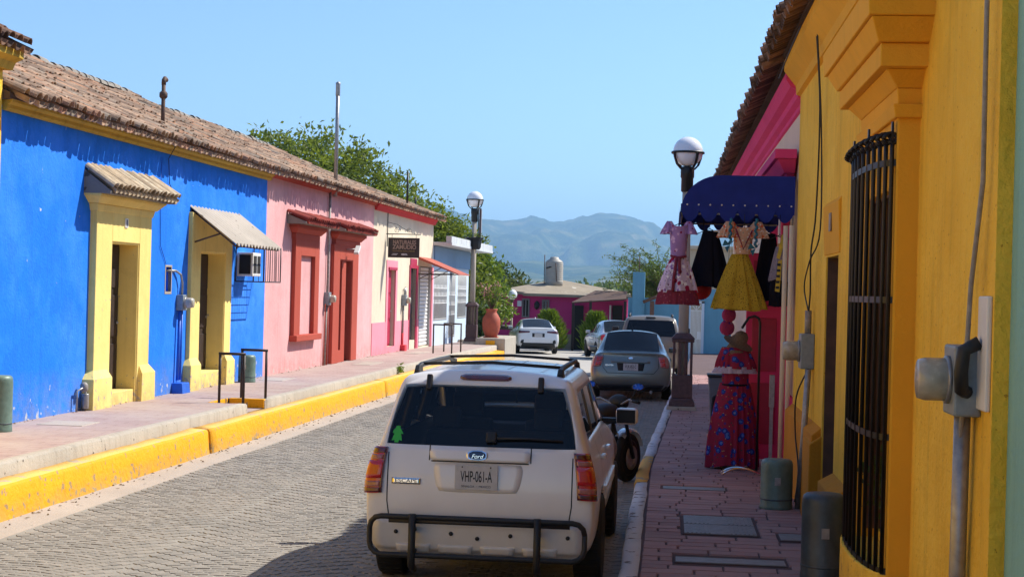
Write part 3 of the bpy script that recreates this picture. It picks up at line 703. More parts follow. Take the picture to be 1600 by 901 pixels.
def door_leaf(parent, s0, s1, z0, z1, t, mat, panels=2, sgn=1, name='door'):
    mb = MB(); a, b_ = sorted((t, t - sgn * .05)); mb.box(a, b_, s0, s1, z0, z1); d = mb.build(name, mat, parent)
    w = (s1 - s0); rows = 3
    for i in range(panels):
        for j in range(rows):
            x0 = s0 + w * (i / panels) + .05; x1 = s0 + w * ((i + 1) / panels) - .05; c0 = z0 + (z1 - z0) * j / rows + .06; c1 = z0 + (z1 - z0) * (j + 1) / rows - .05
            a, b_ = sorted((t + sgn * .002, t + sgn * .018)); q = MB(); q.box(a, b_, x0, x1, c0, c1); q.build('panel', mat, d, bev=.008)
    k = MB(); k.lathe([(.001, 0), (.02, .01), (.024, .03), (.001, .045)], n=10); k.xform(Matrix.Translation((t + sgn * .01, s0 + w * .9, (z0 + z1) / 2 - .1)) @ Matrix.Rotation(R(90) * sgn, 4, 'Y')); k.build('handle', 'galv', d)
    return d

# ================================================================== left row
SW = .49; ZB = .2
# --- yellow neighbour at the frame edge
h = thing('unseen_cream_house', 'unseen long cream rendered house added beside the yellow corner house for bounced light', 'house', (0, -30, ZB), 'L')  # unseen house, added for the warm light its wall bounces
wall_with_holes(-58, -22.0, ZB, 4.7, [], t=.03).build('wall', 'cream', h)
mb = MB(); cornice(mb, -58, -22, [(.03, 4.6), (.15, 4.7), (.2, 4.8), (-3, 5.9), (-6, 4.8), (-6, 4.6)]); mb.build('roof', 'roof_bed', h)
h = thing('yellow_house', 'yellow rendered house corner with tiled eave beside the blue house', 'house', (0, -6, ZB), 'L')
wall_with_holes(-22, -.42, ZB, 4.86, [], t=.05).build('wall', 'ochre', h)
mb = MB(); cornice(mb, -22, -.3, [(.05, 4.86), (.12, 4.86), (.16, 4.95), (.26, 5.0), (.26, 5.1), (-.4, 5.1), (-.4, 4.86)]); mb.build('cornice', 'cornice_y', h)
tile_roof(h, -4.0, -.26, .34, 5.17, -3.0, 6.7, 'tile_dark', nobj=40, seed=21)
# --- blue house
h = thing('blue_house', 'cobalt blue house with yellow doorways and clay tile roof', 'house', (0, 6, ZB), 'L')
D1 = (3.28, 4.43, SW, 2.88); D2 = (7.55, 9.0, SW, 2.85); HOLE = (5.93, 6.2, 2.16, 2.56)
wall_with_holes(-.42, 11.9, ZB, 4.44, [D1, D2, HOLE]).build('wall', 'blue', h)
mb = MB(); cornice(mb, -.3, 12.0, [(-.3, 4.38), (.045, 4.38), (.07, 4.41), (.075, 4.45), (.125, 4.48), (.14, 4.58), (-.3, 4.62)]); mb.build('cornice', 'cornice_y', h)
tile_roof(h, -.4, 12.05, .36, 4.56, -2.95, 6.06, 'tile', nobj=300, seed=2, bed_te=.14)
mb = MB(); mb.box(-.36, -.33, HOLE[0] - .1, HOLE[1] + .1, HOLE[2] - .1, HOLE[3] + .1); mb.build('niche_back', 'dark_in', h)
mb = MB()
for (a, b_, c, d) in ((HOLE[0] - .03, HOLE[1] + .03, HOLE[3], HOLE[3] + .03), (HOLE[0] - .03, HOLE[1] + .03, HOLE[2] - .04, HOLE[2]), (HOLE[0] - .03, HOLE[0], HOLE[2], HOLE[3]), (HOLE[1], HOLE[1] + .03, HOLE[2], HOLE[3])): mb.box(-.05, .006, a, b_, c, d)
mb.build('niche_edge', 'gutter', h)
# doorway one: pilasters, lintel, tiled pediment
fr = None
def doorway(h, op, outer, t, ztop, mat, basez=None, base_out=None, tb=None, step=None, stepmat=None, nm='door_frame'):
    a, b_, c, d = op; o0, o1 = outer; m = MB()
    m.box(-.05, t, o0, a, c, ztop); m.box(-.05, t, b_, o1, c, ztop); m.box(-.05, t, a, b_, d, ztop)
    f_ = m.build(nm, mat, h, bev=.012)
    m = MB()
    for (x0, x1) in ((a - .004, a + .02), (b_ - .02, b_ + .004)): m.box(-.345, t - .02, x0, x1, c, d)   # painted reveals
    m.box(-.345, t - .02, a + .02, b_ - .02, d - .02, d + .004); m.build('reveal', mat, f_)
    if basez:
        for (q0, q1) in base_out:
            m = MB(); m.taper(-.02, tb, q0, q1, c - .05, -.02, tb, q0 + .01, q1 - .01, basez - .06); m.taper(-.02, tb, q0 + .01, q1 - .01, basez - .06, -.02, t + .003, max(q0 + .09, o0) if q0 < o0 + .1 else q0 + .05, min(q1 - .06, o1) if q1 > o1 - .1 else q1 - .05, basez + .06); m.build('plinth', mat, f_, bev=.01)
    if step:
        m = MB(); m.box(-.33, step[0], a - .0, b_ + .0, c - .05, step[1]); m.build('step', stepmat or mat, f_, bev=.012)
    return f_
f1 = doorway(h, D1, (2.66, 4.94), .1, 3.5, 'frame_y', .98, [(2.5, 3.24), (4.47, 5.08)], .17, (.06, .68))
mb = MB(); mb.taper(-.02, .11, 2.64, 4.96, 3.3, -.02, .13, 2.6, 5.0, 3.4)
mb.taper(-.02, .15, 2.58, 5.02, 3.402, -.02, .24, 2.42, 5.14, 3.5); mb.box(-.02, .255, 2.40, 5.16, 3.502, 3.6); mb.build('pediment', 'frame_y', f1, bev=.01)
pediment_tiles(f1, 2.36, 5.26, .44, 3.63, .0, 3.92, 'tile_pale', 4)
door_leaf(h, D1[0], D1[1], .68, D1[3], -.22, 'darkwood')
mb = MB(); mb.box(.1, .115, 3.75, 3.87, 3.1, 3.24); npl = mb.build('number_plate', 'white_metal', f1, bev=.004)
mb = MB(); mb.box(.115, .118, 3.79, 3.83, 3.12, 3.22); mb.build('number_mark', 'ink', npl)
# doorway two with corrugated canopy
f2 = doorway(h, D2, (7.05, 9.4), .07, 3.5, 'frame_y', .98, [(6.92, 7.5), (8.98, 9.5)], .14, (.03, .76))
door_leaf(h, D2[0], D2[1], .76, D2[3], -.26, 'darkwood')
def corrugated(s0, s1, tf, zf, tw, zw, pitch=.2, amp=.03, th=.008):
    m = MB(); n = int((s1 - s0) / pitch * 6); vs = []
    for k in range(n + 1):
        s = s0 + (s1 - s0) * k / n; w = amp * math.sin(2 * math.pi * k / 6)
        vs += [(tf, s, zf + w), (tw, s, zw + w), (tf, s, zf + w - th), (tw, s, zw + w - th)]
    fs = []
    for k in range(n): b_ = 4 * k; fs += [(b_, b_ + 4, b_ + 5, b_ + 1), (b_ + 2, b_ + 3, b_ + 7, b_ + 6), (b_, b_ + 2, b_ + 6, b_ + 4)]
    m.add(vs, fs, True); return m
M['corrug'] = stucco('grey_fibre_cement', (.46, .40, .33, 1), .16, .3, 30, chips=((.2, .17, .14, 1), .66, 8))
cp = corrugated(7.1, 9.98, .82, 2.98, .0, 3.6).build('canopy', 'corrug', h)
mb = MB()
for s in (7.18, 9.86): mb.tube([(.0, s, 3.55), (.78, s, 2.95)], .016, 6); mb.tube([(.0, s, 2.98), (.5, s, 3.15)], .016, 6); mb.tube([(.01, s, 2.95), (.01, s, 3.58)], .016, 6)
mb.tube([(.78, 7.15, 2.95), (.78, 9.9, 2.95)], .016, 6); mb.build('canopy_bracket', 'rust_iron', cp)
# air conditioner in a cage under the canopy end
ac = thing('air_conditioner', 'white window air conditioner inside a caged bracket on blue wall', 'air conditioner', (0, 10.2, 2.35), 'L')
mb = MB(); mb.box(-.1, .3, 9.95, 10.5, 2.46, 2.9); mb.build('case', 'white_metal', ac, bev=.012)
for k in range(2):
    mb = MB(); mb.box(.3, .306, 10.0 + k * .26, 10.2 + k * .26, 2.52, 2.84); mb.build('grille', 'dark_in', ac)
mb = MB(); mb.box(.04, .26, 9.944, 9.95, 2.5, 2.86); mb.build('side_vent', 'dark_in', ac)
cg = MB()
for s in (9.8, 11.0):
    for t in (.02, .55): cg.tube([(t, s, 2.36), (t, s, 3.0)], .012, 6)
for z in (2.36, 3.0):
    cg.tube([(.02, 9.8, z), (.55, 9.8, z), (.55, 11.0, z), (.02, 11.0, z)], .013, 6)
cg.build('cage_frame', 'dark_iron', ac)
for k in range(8):
    s = 9.95 + k * .15; b_ = MB(); b_.tube([(.55, s, 2.36), (.55, s, 3.0)], .007, 5); b_.build('cage_bar', 'dark_iron', ac)
for k in range(4):
    t = .12 + k * .11; b_ = MB(); b_.tube([(t, 11.0, 2.36), (t, 11.0, 3.0)], .007, 5); b_.build('cage_bar', 'dark_iron', ac)
    b_ = MB(); b_.tube([(t, 9.8, 2.36), (t, 11.0, 2.36)], .007, 5); b_.build('cage_bar', 'dark_iron', ac)
# meter between the blue doorways
meter('electric_meter', 'grey electricity meter with glass dome on the blue wall', (0, 6.55, SW), 'L', .22, .26, .12, s=6.6, z=1.98, r=.085, dl=.14, pipes=(
    ([(.05, 6.55, 1.86), (.05, 6.5, .7)], .026, 'bluepipe'), ([(.05, 6.66, 1.86), (.05, 6.64, .7)], .018, 'bluepipe'),
    ([(.06, 6.6, 2.1), (.06, 6.6, 2.3), (.06, 6.52, 2.44), (.03, 6.35, 2.5), (-.05, 6.1, 2.5)], .02, 'galv')))
mb = MB(); mb.taper(.0, .2, 6.34, 6.76, SW - .02, .0, .18, 6.36, 6.74, .66); mb.build('conduit_block', 'bluepipe', None, base=(0, 6.5, SW), frame='L', bev=.012, label='small blue painted concrete block under the meter pipes', cat='block')
# standpipe and low pipe by doorway one
sp = thing('water_meter', 'small grey water meter with pipes low on the blue wall', 'water meter', (0.1, 2.2, SW), 'L')
mb = MB(); mb.tube([(.06, 2.18, SW - .03), (.06, 2.18, .78), (.1, 2.3, .82), (.1, 2.42, .8), (.06, 2.46, .62), (.06, 2.46, SW - .03)], .016, 8); mb.build('pipe', 'galv', sp)
mb = MB(); mb.lathe([(.03, 0), (.055, .02), (.055, .1), (.03, .13), (.001, .14)], (.1, 2.34, .76), 14); mb.build('body', 'pvc', sp)
mb = MB(); mb.lathe([(.045, -.2), (.05, -.19), (.05, 0), (.045, .01)], (.09, 2.42, .72), 12); mb.build('valve', 'galv', sp)
# loose cable running down the blue wall from the eave
mb = MB(); mb.tube([(.2, 5.75, 4.75), (.16, 5.8, 4.5), (.03, 5.85, 4.3), (.02, 5.95, 3.9), (.02, 6.2, 3.75), (.02, 6.55, 3.74)], .007, 5); mb.build('wall_cable', 'wire', None, base=(.1, 5.8, 3.7), frame='L', label='thin black cable trailing from the eave down the blue wall', cat='cable')
mb = MB(); mb.tube([(.02, 5.55, 4.3), (.015, 5.56, 3.6), (.015, 5.6, 2.9), (.015, 5.9, 2.6)], .006, 5); mb.build('wall_cable', 'bluepipe', None, base=(.1, 5.5, 2.6), frame='L', label='thin blue painted cable beside the niche on the blue wall', cat='cable')
# roof pipe
def mast(name, label, t, s, z0, z1, r, mat, top=None):
    r0 = thing(name, label, 'mast', (t, s, z0), 'L')
    mb = MB(); mb.tube([(t, s, z0), (t, s, z1)], r, 8); mb.build('pole', mat, r0)
    if top: top(r0, t, s, z1)
    return r0
def gooseneck(r0, t, s, z):
    mb = MB(); mb.tube([(t, s, z - .02), (t, s, z + .05), (t, s + .05, z + .09), (t, s + .12, z + .07)], .04, 8); mb.build('elbow', 'rust_iron', r0)
    mb = MB(); mb.lathe([(.045, -.25), (.07, -.22), (.07, -.16), (.045, -.13)], (t, s, z), 10); mb.build('collar', 'rust_iron', r0)
s_, z_ = on_L(254, 204, -.35)
mast('roof_vent_pipe', 'rusty bent vent pipe standing on the blue house tile roof', -.35, s_, z_ - .25, on_L(254, 130, -.35)[1], .035, 'rust_iron', gooseneck)
# utility pedestals on the left pavement
def pedestal(name, label, x, y, z, r, h_, mat, frame='W', dent=0):
    r0 = thing(name, label, 'utility pedestal', (x, y, z), frame)
    mb = MB(); mb.lathe([(r * 1.02, -.02), (r * 1.02, .04), (r, .05), (r, h_ - .09), (r * .985, h_ - .05), (r * .93, h_ - .02), (r * .8, h_ - .004), (r * .4, h_), (.001, h_)], (x, y, z), 28); mb.build('cap', mat, r0)
    mb = MB(); mb.lathe([(r * 1.012, .10), (r * 1.022, .102), (r * 1.022, .112), (r * 1.012, .115)], (x, y, z), 28); mb.build('seam_ring', 'pedestal_d', r0)
    mb = MB(); mb.box(x - .03, x + .03, y - r - .012, y - r + .01, z + h_ * .5, z + h_ * .5 + .08); mb.build('lock_tab', 'galv', r0)
    return r0
GP = 'utility pedestals along the house fronts'
pedestal('utility_pedestal', 'pale green capped pedestal at the foot of the blue wall edge', .32, -.86, SW - .01, .15, .68, 'pedestal_g', 'L', 0)
pedestal('utility_pedestal', 'short green round-topped pedestal by the salmon wall corner', .24, 9.95, SW - .01, .16, .52, 'pedestal_g', 'L', 0)
# step railings
def railing(label, s, t0, t1, z0, z1):
    r0 = thing('handrail', label, 'railing', ((t0 + t1) / 2, s, z0), 'L')
    for t, zz in ((t0, SW - .02), (t1, z0)): mb = MB(); mb.tube([(t, s, zz), (t, s, z1)], .022, 8); mb.build('post', 'dark_iron', r0)
    mb = MB(); mb.tube([(t0 - .02, s, z1), (t1 + .02, s, z1)], .022, 8); mb.build('rail', 'dark_iron', r0)
railing('dark steel handrail of the kerb step, on the blue doorway side', 4.82, 1.28, 1.66, .34, 1.24)
railing('dark steel handrail of the kerb step, on the salmon house side', 5.95, 1.3, 1.7, .36, 1.26)
railing('thin dark handrail by roller shutter, shutter side', 25.6, 1.15, 1.68, .48, 1.3)
railing('thin dark handrail by roller shutter, lamp post side', 27.2, 1.2, 1.7, .48, 1.3)

# --- salmon pink house
h = thing('pink_house', 'salmon pink house with brick red window and door surrounds', 'house', (0, 17, ZB), 'L')
PWIN = (14.45, 15.7, 1.25, 2.95); PD = (18.2, 19.62, SW, 2.95)
wall_with_holes(11.9, 22.45, ZB, 4.5, [PWIN, PD]).build('wall', 'pink', h)
mb = MB(); cornice(mb, 12.0, 22.5, [(-.3, 4.46), (.04, 4.46), (.1, 4.52), (.12, 4.6), (-.3, 4.62)]); mb.build('cornice', 'redframe', h)
tile_roof(h, 12.05, 22.5, .38, 4.58, -2.95, 5.98, 'tile', nobj=300, seed=5, bed_te=.1)
fw = MB()
fw.box(-.04, .09, 13.95, PWIN[0], 1.12, 3.3); fw.box(-.04, .09, PWIN[1], 16.1, 1.12, 3.3); fw.box(-.04, .09, PWIN[0], PWIN[1], PWIN[3], 3.3)
wf = fw.build('window_frame', 'redframe', h, bev=.01)
mb = MB(); mb.box(-.05, -.005, PWIN[0], PWIN[1], PWIN[2] - .05, PWIN[3] + .05); mb.build('blocked_window', 'pink', wf)
mb = MB(); mb.box(-.2, .17, 13.9, 16.15, 1.12, 1.25); mb.build('sill', 'redframe', wf, bev=.012)
def red_pediment(par, s0, s1, seed):
    m = MB(); m.box(-.03, .1, s0 + .45, s1 - .45, 3.3, 3.42); m.taper(-.03, .12, s0 + .42, s1 - .42, 3.422, -.03, .2, s0 + .28, s1 - .28, 3.52); m.box(-.03, .22, s0 + .25, s1 - .25, 3.522, 3.6); m.box(-.03, .28, s0 + .08, s1 - .08, 3.602, 3.68); m.build('pediment', 'redframe', par, bev=.008)
    pediment_tiles(par, s0, s1, .46, 3.70, .0, 3.86, 'tile_red', seed)
red_pediment(wf, 13.45, 16.5, 8)
pf = doorway(h, PD, (17.55, 20.25), .09, 3.3, 'redframe'); red_pediment(pf, 17.2, 20.8, 9)
door_leaf(h, PD[0], PD[0] + .72, SW, 2.95, -.08, 'darkwood', 1); 
mb = MB(); mb.box(-.06, .03, PD[0] + .48, PD[0] + .92, SW, 2.93); mb.build('door_post', 'redframe', h, bev=.01)
mb = MB(); mb.box(-.14, -.1, PD[0] + .92, PD[1], SW, 2.95); mb.build('door', 'darkwood', h)
mb = MB(); mb.box(-.08, .04, PD[0], PD[0] + .5, SW - .03, .78); mb.build('step', 'redframe', h, bev=.01)
meter('electric_meter', 'grey electricity meter on the salmon wall beside the mast', (0, 17.1, SW), 'L', .24, .3, .12, s=17.1, z=2.02, r=.085, dl=.13, pipes=(
    ([(.05, 17.05, 1.88), (.05, 17.0, SW - .02)], .025, 'pvc'), ([(.05, 17.18, 1.88), (.05, 17.2, SW - .02)], .022, 'redframe'), ([(.05, 16.95, 1.9), (.05, 16.85, SW - .02)], .012, 'redframe'),
    ([(.05, 17.1, 2.16), (.05, 17.12, 2.5), (.05, 17.14, 4.5)], .03, 'pvc')))
def mast_top(r0, t, s, z):
    mb = MB(); mb.lathe([(.05, -.3), (.055, -.28), (.055, -.05), (.06, 0), (.001, .04)], (t, s, z), 10); mb.build('cap', 'galv', r0)
s_, _ = on_L(526, 280, .06)
mast('electric_mast', 'tall galvanised service mast rising above the salmon house eave', .06, s_ - .1, 4.4, on_L(532, 132, .06)[1], .045, 'galv', mast_top)
fl = thing('floodlight', 'small white floodlight on a bracket above the red doorway', 'floodlight', (.1, 18.95, 3.2), 'L')
mb = MB(); mb.tube([(.08, 18.8, 3.2), (.3, 18.85, 3.22)], .012, 6); mb.build('arm', 'galv', fl)
mb = MB(); mb.box(-.06, .06, -.16, .16, -.03, .03); mb.xform(Matrix.Translation((.34, 18.9, 3.2)) @ Matrix.Rotation(R(35), 4, 'X')); mb.build('head', 'white_metal', fl, bev=.01)
mast('roof_pipe', 'thin black pipe upright on the cream house tile roof', -.4, on_L(636, 320, -.4)[0], 4.6, on_L(637, 268, -.4)[1], .03, 'black_iron')
mast('roof_pipe', 'shorter black pipe behind it near the cream roof end', -.9, on_L(649, 322, -.9)[0], 4.8, on_L(651, 308, -.9)[1], .03, 'black_iron')

# --- cream house
h = thing('cream_house', 'cream house with pink dado, red cornice and shop doors', 'house', (0, 27, ZB), 'L')
C1 = (24.55, 25.65, .66, 2.82); C2 = (27.95, 29.0, .74, 2.9); C3 = (29.6, 31.6, SW, 3.0)
wall_with_holes(22.45, 32.0, ZB, 4.5, [C1, C2, C3]).build('wall', 'cream', h)
for a, b_ in ((22.47, C1[0] - .25), (C1[1] + .25, C2[0] - .02), (C2[1] + .02, C3[0] - .05), (C3[1] + .05, 32.02)): mb = MB(); mb.box(-.01, .018, a, b_, SW - .05, 1.36); mb.build('dado', 'dadopink', h)
mb = MB(); cornice(mb, 22.5, 32.05, [(-.3, 4.36), (.06, 4.36), (.1, 4.46), (.14, 4.5), (.15, 4.6), (-.3, 4.62)]); mb.build('cornice', 'redtrim', h)
tile_roof(h, 22.5, 32.1, .38, 4.58, -2.95, 5.75, 'tile', nobj=200, seed=11, bed_te=.1)
mb = MB(); mb.box(-.02, .022, C1[0] - .25, C1[0], SW, C1[3] + .25); mb.box(-.02, .022, C1[1], C1[1] + .25, SW, C1[3] + .25); mb.box(-.02, .022, C1[0], C1[1], C1[3], C1[3] + .25); mb.box(-.02, .022, C1[0], C1[1], SW - .02, C1[2]); mb.build('door_surround', 'dadopink', h)
door_leaf(h, C1[0], C1[1], C1[2], C1[3], -.12, 'rosedoor', 2)
mb = MB(); mb.box(-.02, .06, C1[0] - .04, C1[1] + .04, C1[3] - .02, C1[3] + .06); mb.build('door_hood', 'rosedoor', h, bev=.01)
mb = MB(); mb.box(-.25, .03, C2[0] - .12, C2[0], SW, C2[3] + .1); mb.box(-.25, .03, C2[1], C2[1] + .3, SW, C2[3] + .1); mb.box(-.25, .03, C2[0], C2[1], C2[3], C2[3] + .3); mb.build('door_frame', 'rosedoor', h, bev=.01)
door_leaf(h, C2[0], C2[1], C2[2], C2[3], -.1, 'dark_iron', 2)
sh = MB(); sh.box(-.14, -.1, C3[0], C3[1], SW, C3[3]); shut = sh.build('roller_shutter', 'dark_in', h)
for k in range(21):
    z = SW + .01 + k * .118; q = MB(); q.prism([(-.1, z), (-.055, z + .02), (-.045, z + .06), (-.055, z + .1), (-.1, z + .114)], 'y', C3[0] + .04, C3[1] - .04); q.build('slat', 'white_metal', shut)
mb = MB(); mb.box(-.12, .02, C3[0] - .02, C3[0] + .05, SW, C3[3]); mb.box(-.12, .02, C3[1] - .05, C3[1] + .02, SW, C3[3]); mb.build('guide', 'galv', shut)
aw = MB(); aw.prism([(.0, 3.28), (1.25, 2.78), (1.25, 2.75), (.0, 3.2)], 'y', 29.35, 31.75); awo = aw.build('awning', 'terracotta', h)
for s in (29.45, 31.65): q = MB(); q.tube([(.0, s, 2.75), (1.1, s, 2.78)], .015, 6); q.tube([(.02, s, 2.6), (.7, s, 2.95)], .012, 6); q.build('awning_bracket', 'dark_iron', awo)
mb = MB(); mb.box(.0, .05, 31.72, 31.98, SW - .03, 3.0); mb.build('corner_strip', 'dadopink', h)
meter('electric_meter', 'grey electricity meter with red conduit on the cream wall', (0, 26.8, SW), 'L', .26, .32, .13, s=26.8, z=1.95, r=.09, dl=.12, pipes=(
    ([(.05, 26.75, 1.8), (.05, 26.72, 1.0)], .03, 'pvc'), ([(.05, 26.72, 1.0), (.05, 26.7, SW - .02)], .035, 'redtrim'), ([(.05, 26.86, 2.1), (.05, 26.9, 2.3), (.05, 27.05, 2.33), (.05, 27.1, 2.05)], .025, 'galv')))
mb = MB(); mb.box(.0, .16, 26.55, 26.88, SW - .03, .66); mb.build('conduit_block', 'redtrim', None, base=(0, 26.7, SW), frame='L', bev=.012, label='small red painted concrete block below the cream wall meter', cat='block')
# hanging shop sign on scroll bracket
sg = thing('shop_sign', 'dark brown hanging shop sign on a black scroll bracket', 'sign', (.1, 24.2, 3.2), 'L')
S0 = 24.2; p0 = LW(0, S0, 0)
def on_sign(x, y):
    d = px(x, y); k = (LW(0, S0, 0) - CAM).dot(L_D) / d.dot(L_D); p = CAM + d * k
    return (p - L_O).dot(L_N), p.z
(t0, z1), (t1, z0) = on_sign(607, 370), on_sign(655, 404)
z1 = on_sign(606, 371)[1]; z0 = z1 - .545
mb = MB(); mb.box(t0, t1, S0 - .02, S0 + .02, z0, z1); brd = mb.build('board', 'darkwood', sg, bev=.006)
mb = MB(); fr_ = .03
for (a, b_, c, d) in ((t0, t1, z1 - fr_, z1), (t0, t1, z0, z0 + fr_), (t0, t0 + fr_, z0, z1), (t1 - fr_, t1, z0, z1)): mb.box(a + .001, b_ - .001, S0 - .028, S0 - .021, c + .001, d - .001)
mb.build('board_rim', 'dark_iron', brd)
M['sign_tan'] = plain('sign_tan_letter', (.30, .20, .16, 1), .6); M['sign_gold'] = plain('sign_gold_letter', (.34, .22, .05, 1), .6); M['sign_white'] = plain('sign_white_letter', (.6, .58, .6, 1), .6)
cxs = (t0 + t1) / 2; o3 = ORG[sg.name]; hh = z1 - z0
text('lettering', 'NATURALES', .155, 'sign_tan', brd, facing_back(Vector((cxs + .02, S0 - .022, z1 - hh * .23)) - o3), sx=.76, bold=.004)
text('lettering', 'ZAMUDIO', .165, 'sign_tan', brd, facing_back(Vector((cxs + .02, S0 - .022, z1 - hh * .47)) - o3), sx=.86, bold=.004)
text('lettering', 'Finos Productos Caseros y Naturales', .05, 'sign_gold', brd, facing_back(Vector((cxs, S0 - .022, z1 - hh * .66)) - o3), sx=.82, shear=.2)
text('lettering', 'VENTA', .06, 'sign_white', brd, facing_back(Vector((cxs + .02, S0 - .022, z1 - hh * .84)) - o3), sx=.9, bold=.003)
mb = MB(); mb.box(t0 + .1, t0 + .25, S0 - .026, S0 - .021, z1 - hh * .87, z1 - hh * .85); mb.box(t0 + .13, t0 + .28, S0 - .026, S0 - .021, z1 - hh * .82, z1 - hh * .80); mb.build('arrow_mark', 'sign_white', brd)
mb = MB(); mb.tube([(0, S0, z1 + .1), (t1 + .03, S0, z1 + .1)], .014, 6); mb.tube([(.03, S0, z1 - .25), (.03, S0, z1 + .75)], .014, 6)
for t in (t0 + .1, t1 - .1): mb.tube([(t, S0, z1), (t, S0, z1 + .1)], .006, 5)
for (c0, rr, tn) in ((.3, .09, 1.6), (.62, .07, -1.6)):
    mb.tube([(c0 + rr * (1 - k / 22) * math.cos(k * .55 * (1 if tn > 0 else -1)), S0, z1 + .2 + rr * (1 - k / 22) * math.sin(k * .55)) for k in range(20)], .006, 5)
mb.tube([(.04, S0, z1 + .42), (.3, S0, z1 + .36), (.5, S0, z1 + .24), (.8, S0, z1 + .12)], .007, 5); mb.build('scroll_bracket', 'black_iron', sg)
# --- light blue house with flat slab roof
h = thing('light_blue_house', 'pale blue flat roofed house with white grilled windows', 'house', (0, 36, ZB), 'L')
W1 = (32.5, 35.3, 1.25, 2.9); W2 = (35.75, 37.2, .62, 2.9); W3 = (37.7, 39.9, 1.25, 2.9)
wall_with_holes(32.05, 40.4, ZB, 3.75, [W1, W2, W3], t=-.02, depth=.18).build('wall', 'lightblue', h)
mb = MB(); mb.box(-.015, .03, 32.3, 40.42, 3.05, 3.7); mb.build('upper_band', 'midblue', h)
mb = MB(); mb.box(-6, .62, 32.0, 42.4, 3.72, 3.82); sb = mb.build('roof_slab', 'paleblock', h, bev=.01)
k = 0; s = 32.02
while s < 42.2:
    q = MB(); q.box(.42, .6, s + .02, min(s + 1.08, 42.4), 3.82, 4.02); q.build('parapet_block', 'paleblock', sb, bev=.012); s += 1.1
for (a, b_, c, d) in (W1, W2, W3):
    m = MB(); m.box(-.2, -.16, a, b_, c, d); w = m.build('window', 'pane', h)
    n = int((b_ - a) / .14)
    for i in range(n + 1):
        s = a + .03 + (b_ - a - .06) * i / n; q = MB(); q.tube([(-.03, s, c), (-.03, s, d)], .01, 5); q.build('grille_bar', 'white_metal', w)
    q = MB()
    for z in (c + .05, c + (d - c) * .35, c + (d - c) * .5, c + (d - c) * .65, d - .08): q.tube([(-.03, a, z), (-.03, b_, z)], .011, 5)
    q.build('grille_rail', 'white_metal', w)
    for i in range(n):
        for zz in (.35, .5, .65):
            s = a + .03 + (b_ - a - .06) * (i + .5) / n; z = c + (d - c) * zz; q = MB(); q.box(-.035, -.025, s - .03, s + .03, z + .01, z + .12)
            if i % 2 == 0: q.build('grille_plate', 'white_metal', w)
# ================================================================== right row
XR = 1.5
# --- teal house sliver
h = thing('teal_house', 'pale teal plastered house wall beside the ochre house', 'house', (3, 2, .1))
wall_with_holes(-40, 7.58, .1, 5.0, [], t=1.573, sgn=-1).build('wall', 'teal', h)
mb = MB(); cornice(mb, -40, 7.57, [(1.575, 4.8), (1.5, 4.84), (1.42, 5.0), (2.4, 5.02), (2.4, 4.8)]); mb.build('cornice', 'teal', h)
tile_roof(h, -4, 7.5, 1.2, 5.16, 4.6, 6.6, 'tile_dark', nobj=60, seed=31)
# --- ochre house
h = thing('ochre_house', 'ochre yellow stucco house with bowed window grille and tall cornice', 'house', (3, 13, .1))
YW = (10.2, 11.5, .72, 3.02); YD = (14.51, 15.62, .42, 2.72)
wall_with_holes(7.58, 19.28, .1, 5.0, [YW, YD], t=XR, sgn=-1, depth=.4).build('wall', 'ochre', h)
mb = MB(); cornice(mb, 7.56, 19.3, [(1.51, 4.72), (1.45, 4.74), (1.44, 4.84), (1.36, 4.94), (1.30, 5.02), (1.30, 5.14), (2.4, 5.16), (2.4, 4.72)]); mb.build('cornice', 'ochre_smooth', h)
tile_roof(h, 7.5, 19.3, 1.08, 5.24, 4.7, 6.8, 'tile_dark', nobj=170, seed=32, bed_te=1.28)
# end pilaster strip
# window surround
SF = 1.363
fw = MB(); fw.box(SF, 1.52, 9.95, YW[0], .35, 3.45); fw.box(SF, 1.52, YW[1], 11.75, .35, 3.45); fw.box(SF, 1.52, YW[0], YW[1], YW[3], 3.45)
wf = fw.build('window_frame', 'ochre_smooth', h, bev=.012)
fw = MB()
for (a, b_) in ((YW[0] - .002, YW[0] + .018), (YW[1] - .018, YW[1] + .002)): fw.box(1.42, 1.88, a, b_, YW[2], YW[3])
fw.box(1.42, 1.88, YW[0] + .018, YW[1] - .018, YW[3] - .018, YW[3] + .002); fw.build('window_recess_shade', 'wood', wf)  # brown lining paints the shadow of the recess onto its reveals
mb = MB()
def step_cornice(mb, levels):
    for (x0, y0, y1, z0, X0, Y0, Y1, z1) in levels: mb.taper(x0, 1.53, y0, y1, z0, X0, 1.53, Y0, Y1, z1)
step_cornice(mb, [(1.34, 9.90, 11.8, 3.44, 1.325, 9.87, 11.83, 3.52), (1.36, 9.93, 11.77, 3.522, 1.35, 9.92, 11.78, 3.62), (1.35, 9.92, 11.78, 3.622, 1.27, 9.80, 11.9, 3.72),
    (1.22, 9.70, 12.0, 3.722, 1.22, 9.70, 12.0, 3.86), (1.20, 9.66, 12.04, 3.862, 1.14, 9.52, 12.18, 3.99), (1.12, 9.49, 12.22, 3.992, 1.11, 9.47, 12.24, 4.16), (1.13, 9.5, 12.2, 4.162, 1.4, 9.8, 11.9, 4.26)])
mb.build('cornice_hood', 'ochre_smooth', wf, bev=.008)
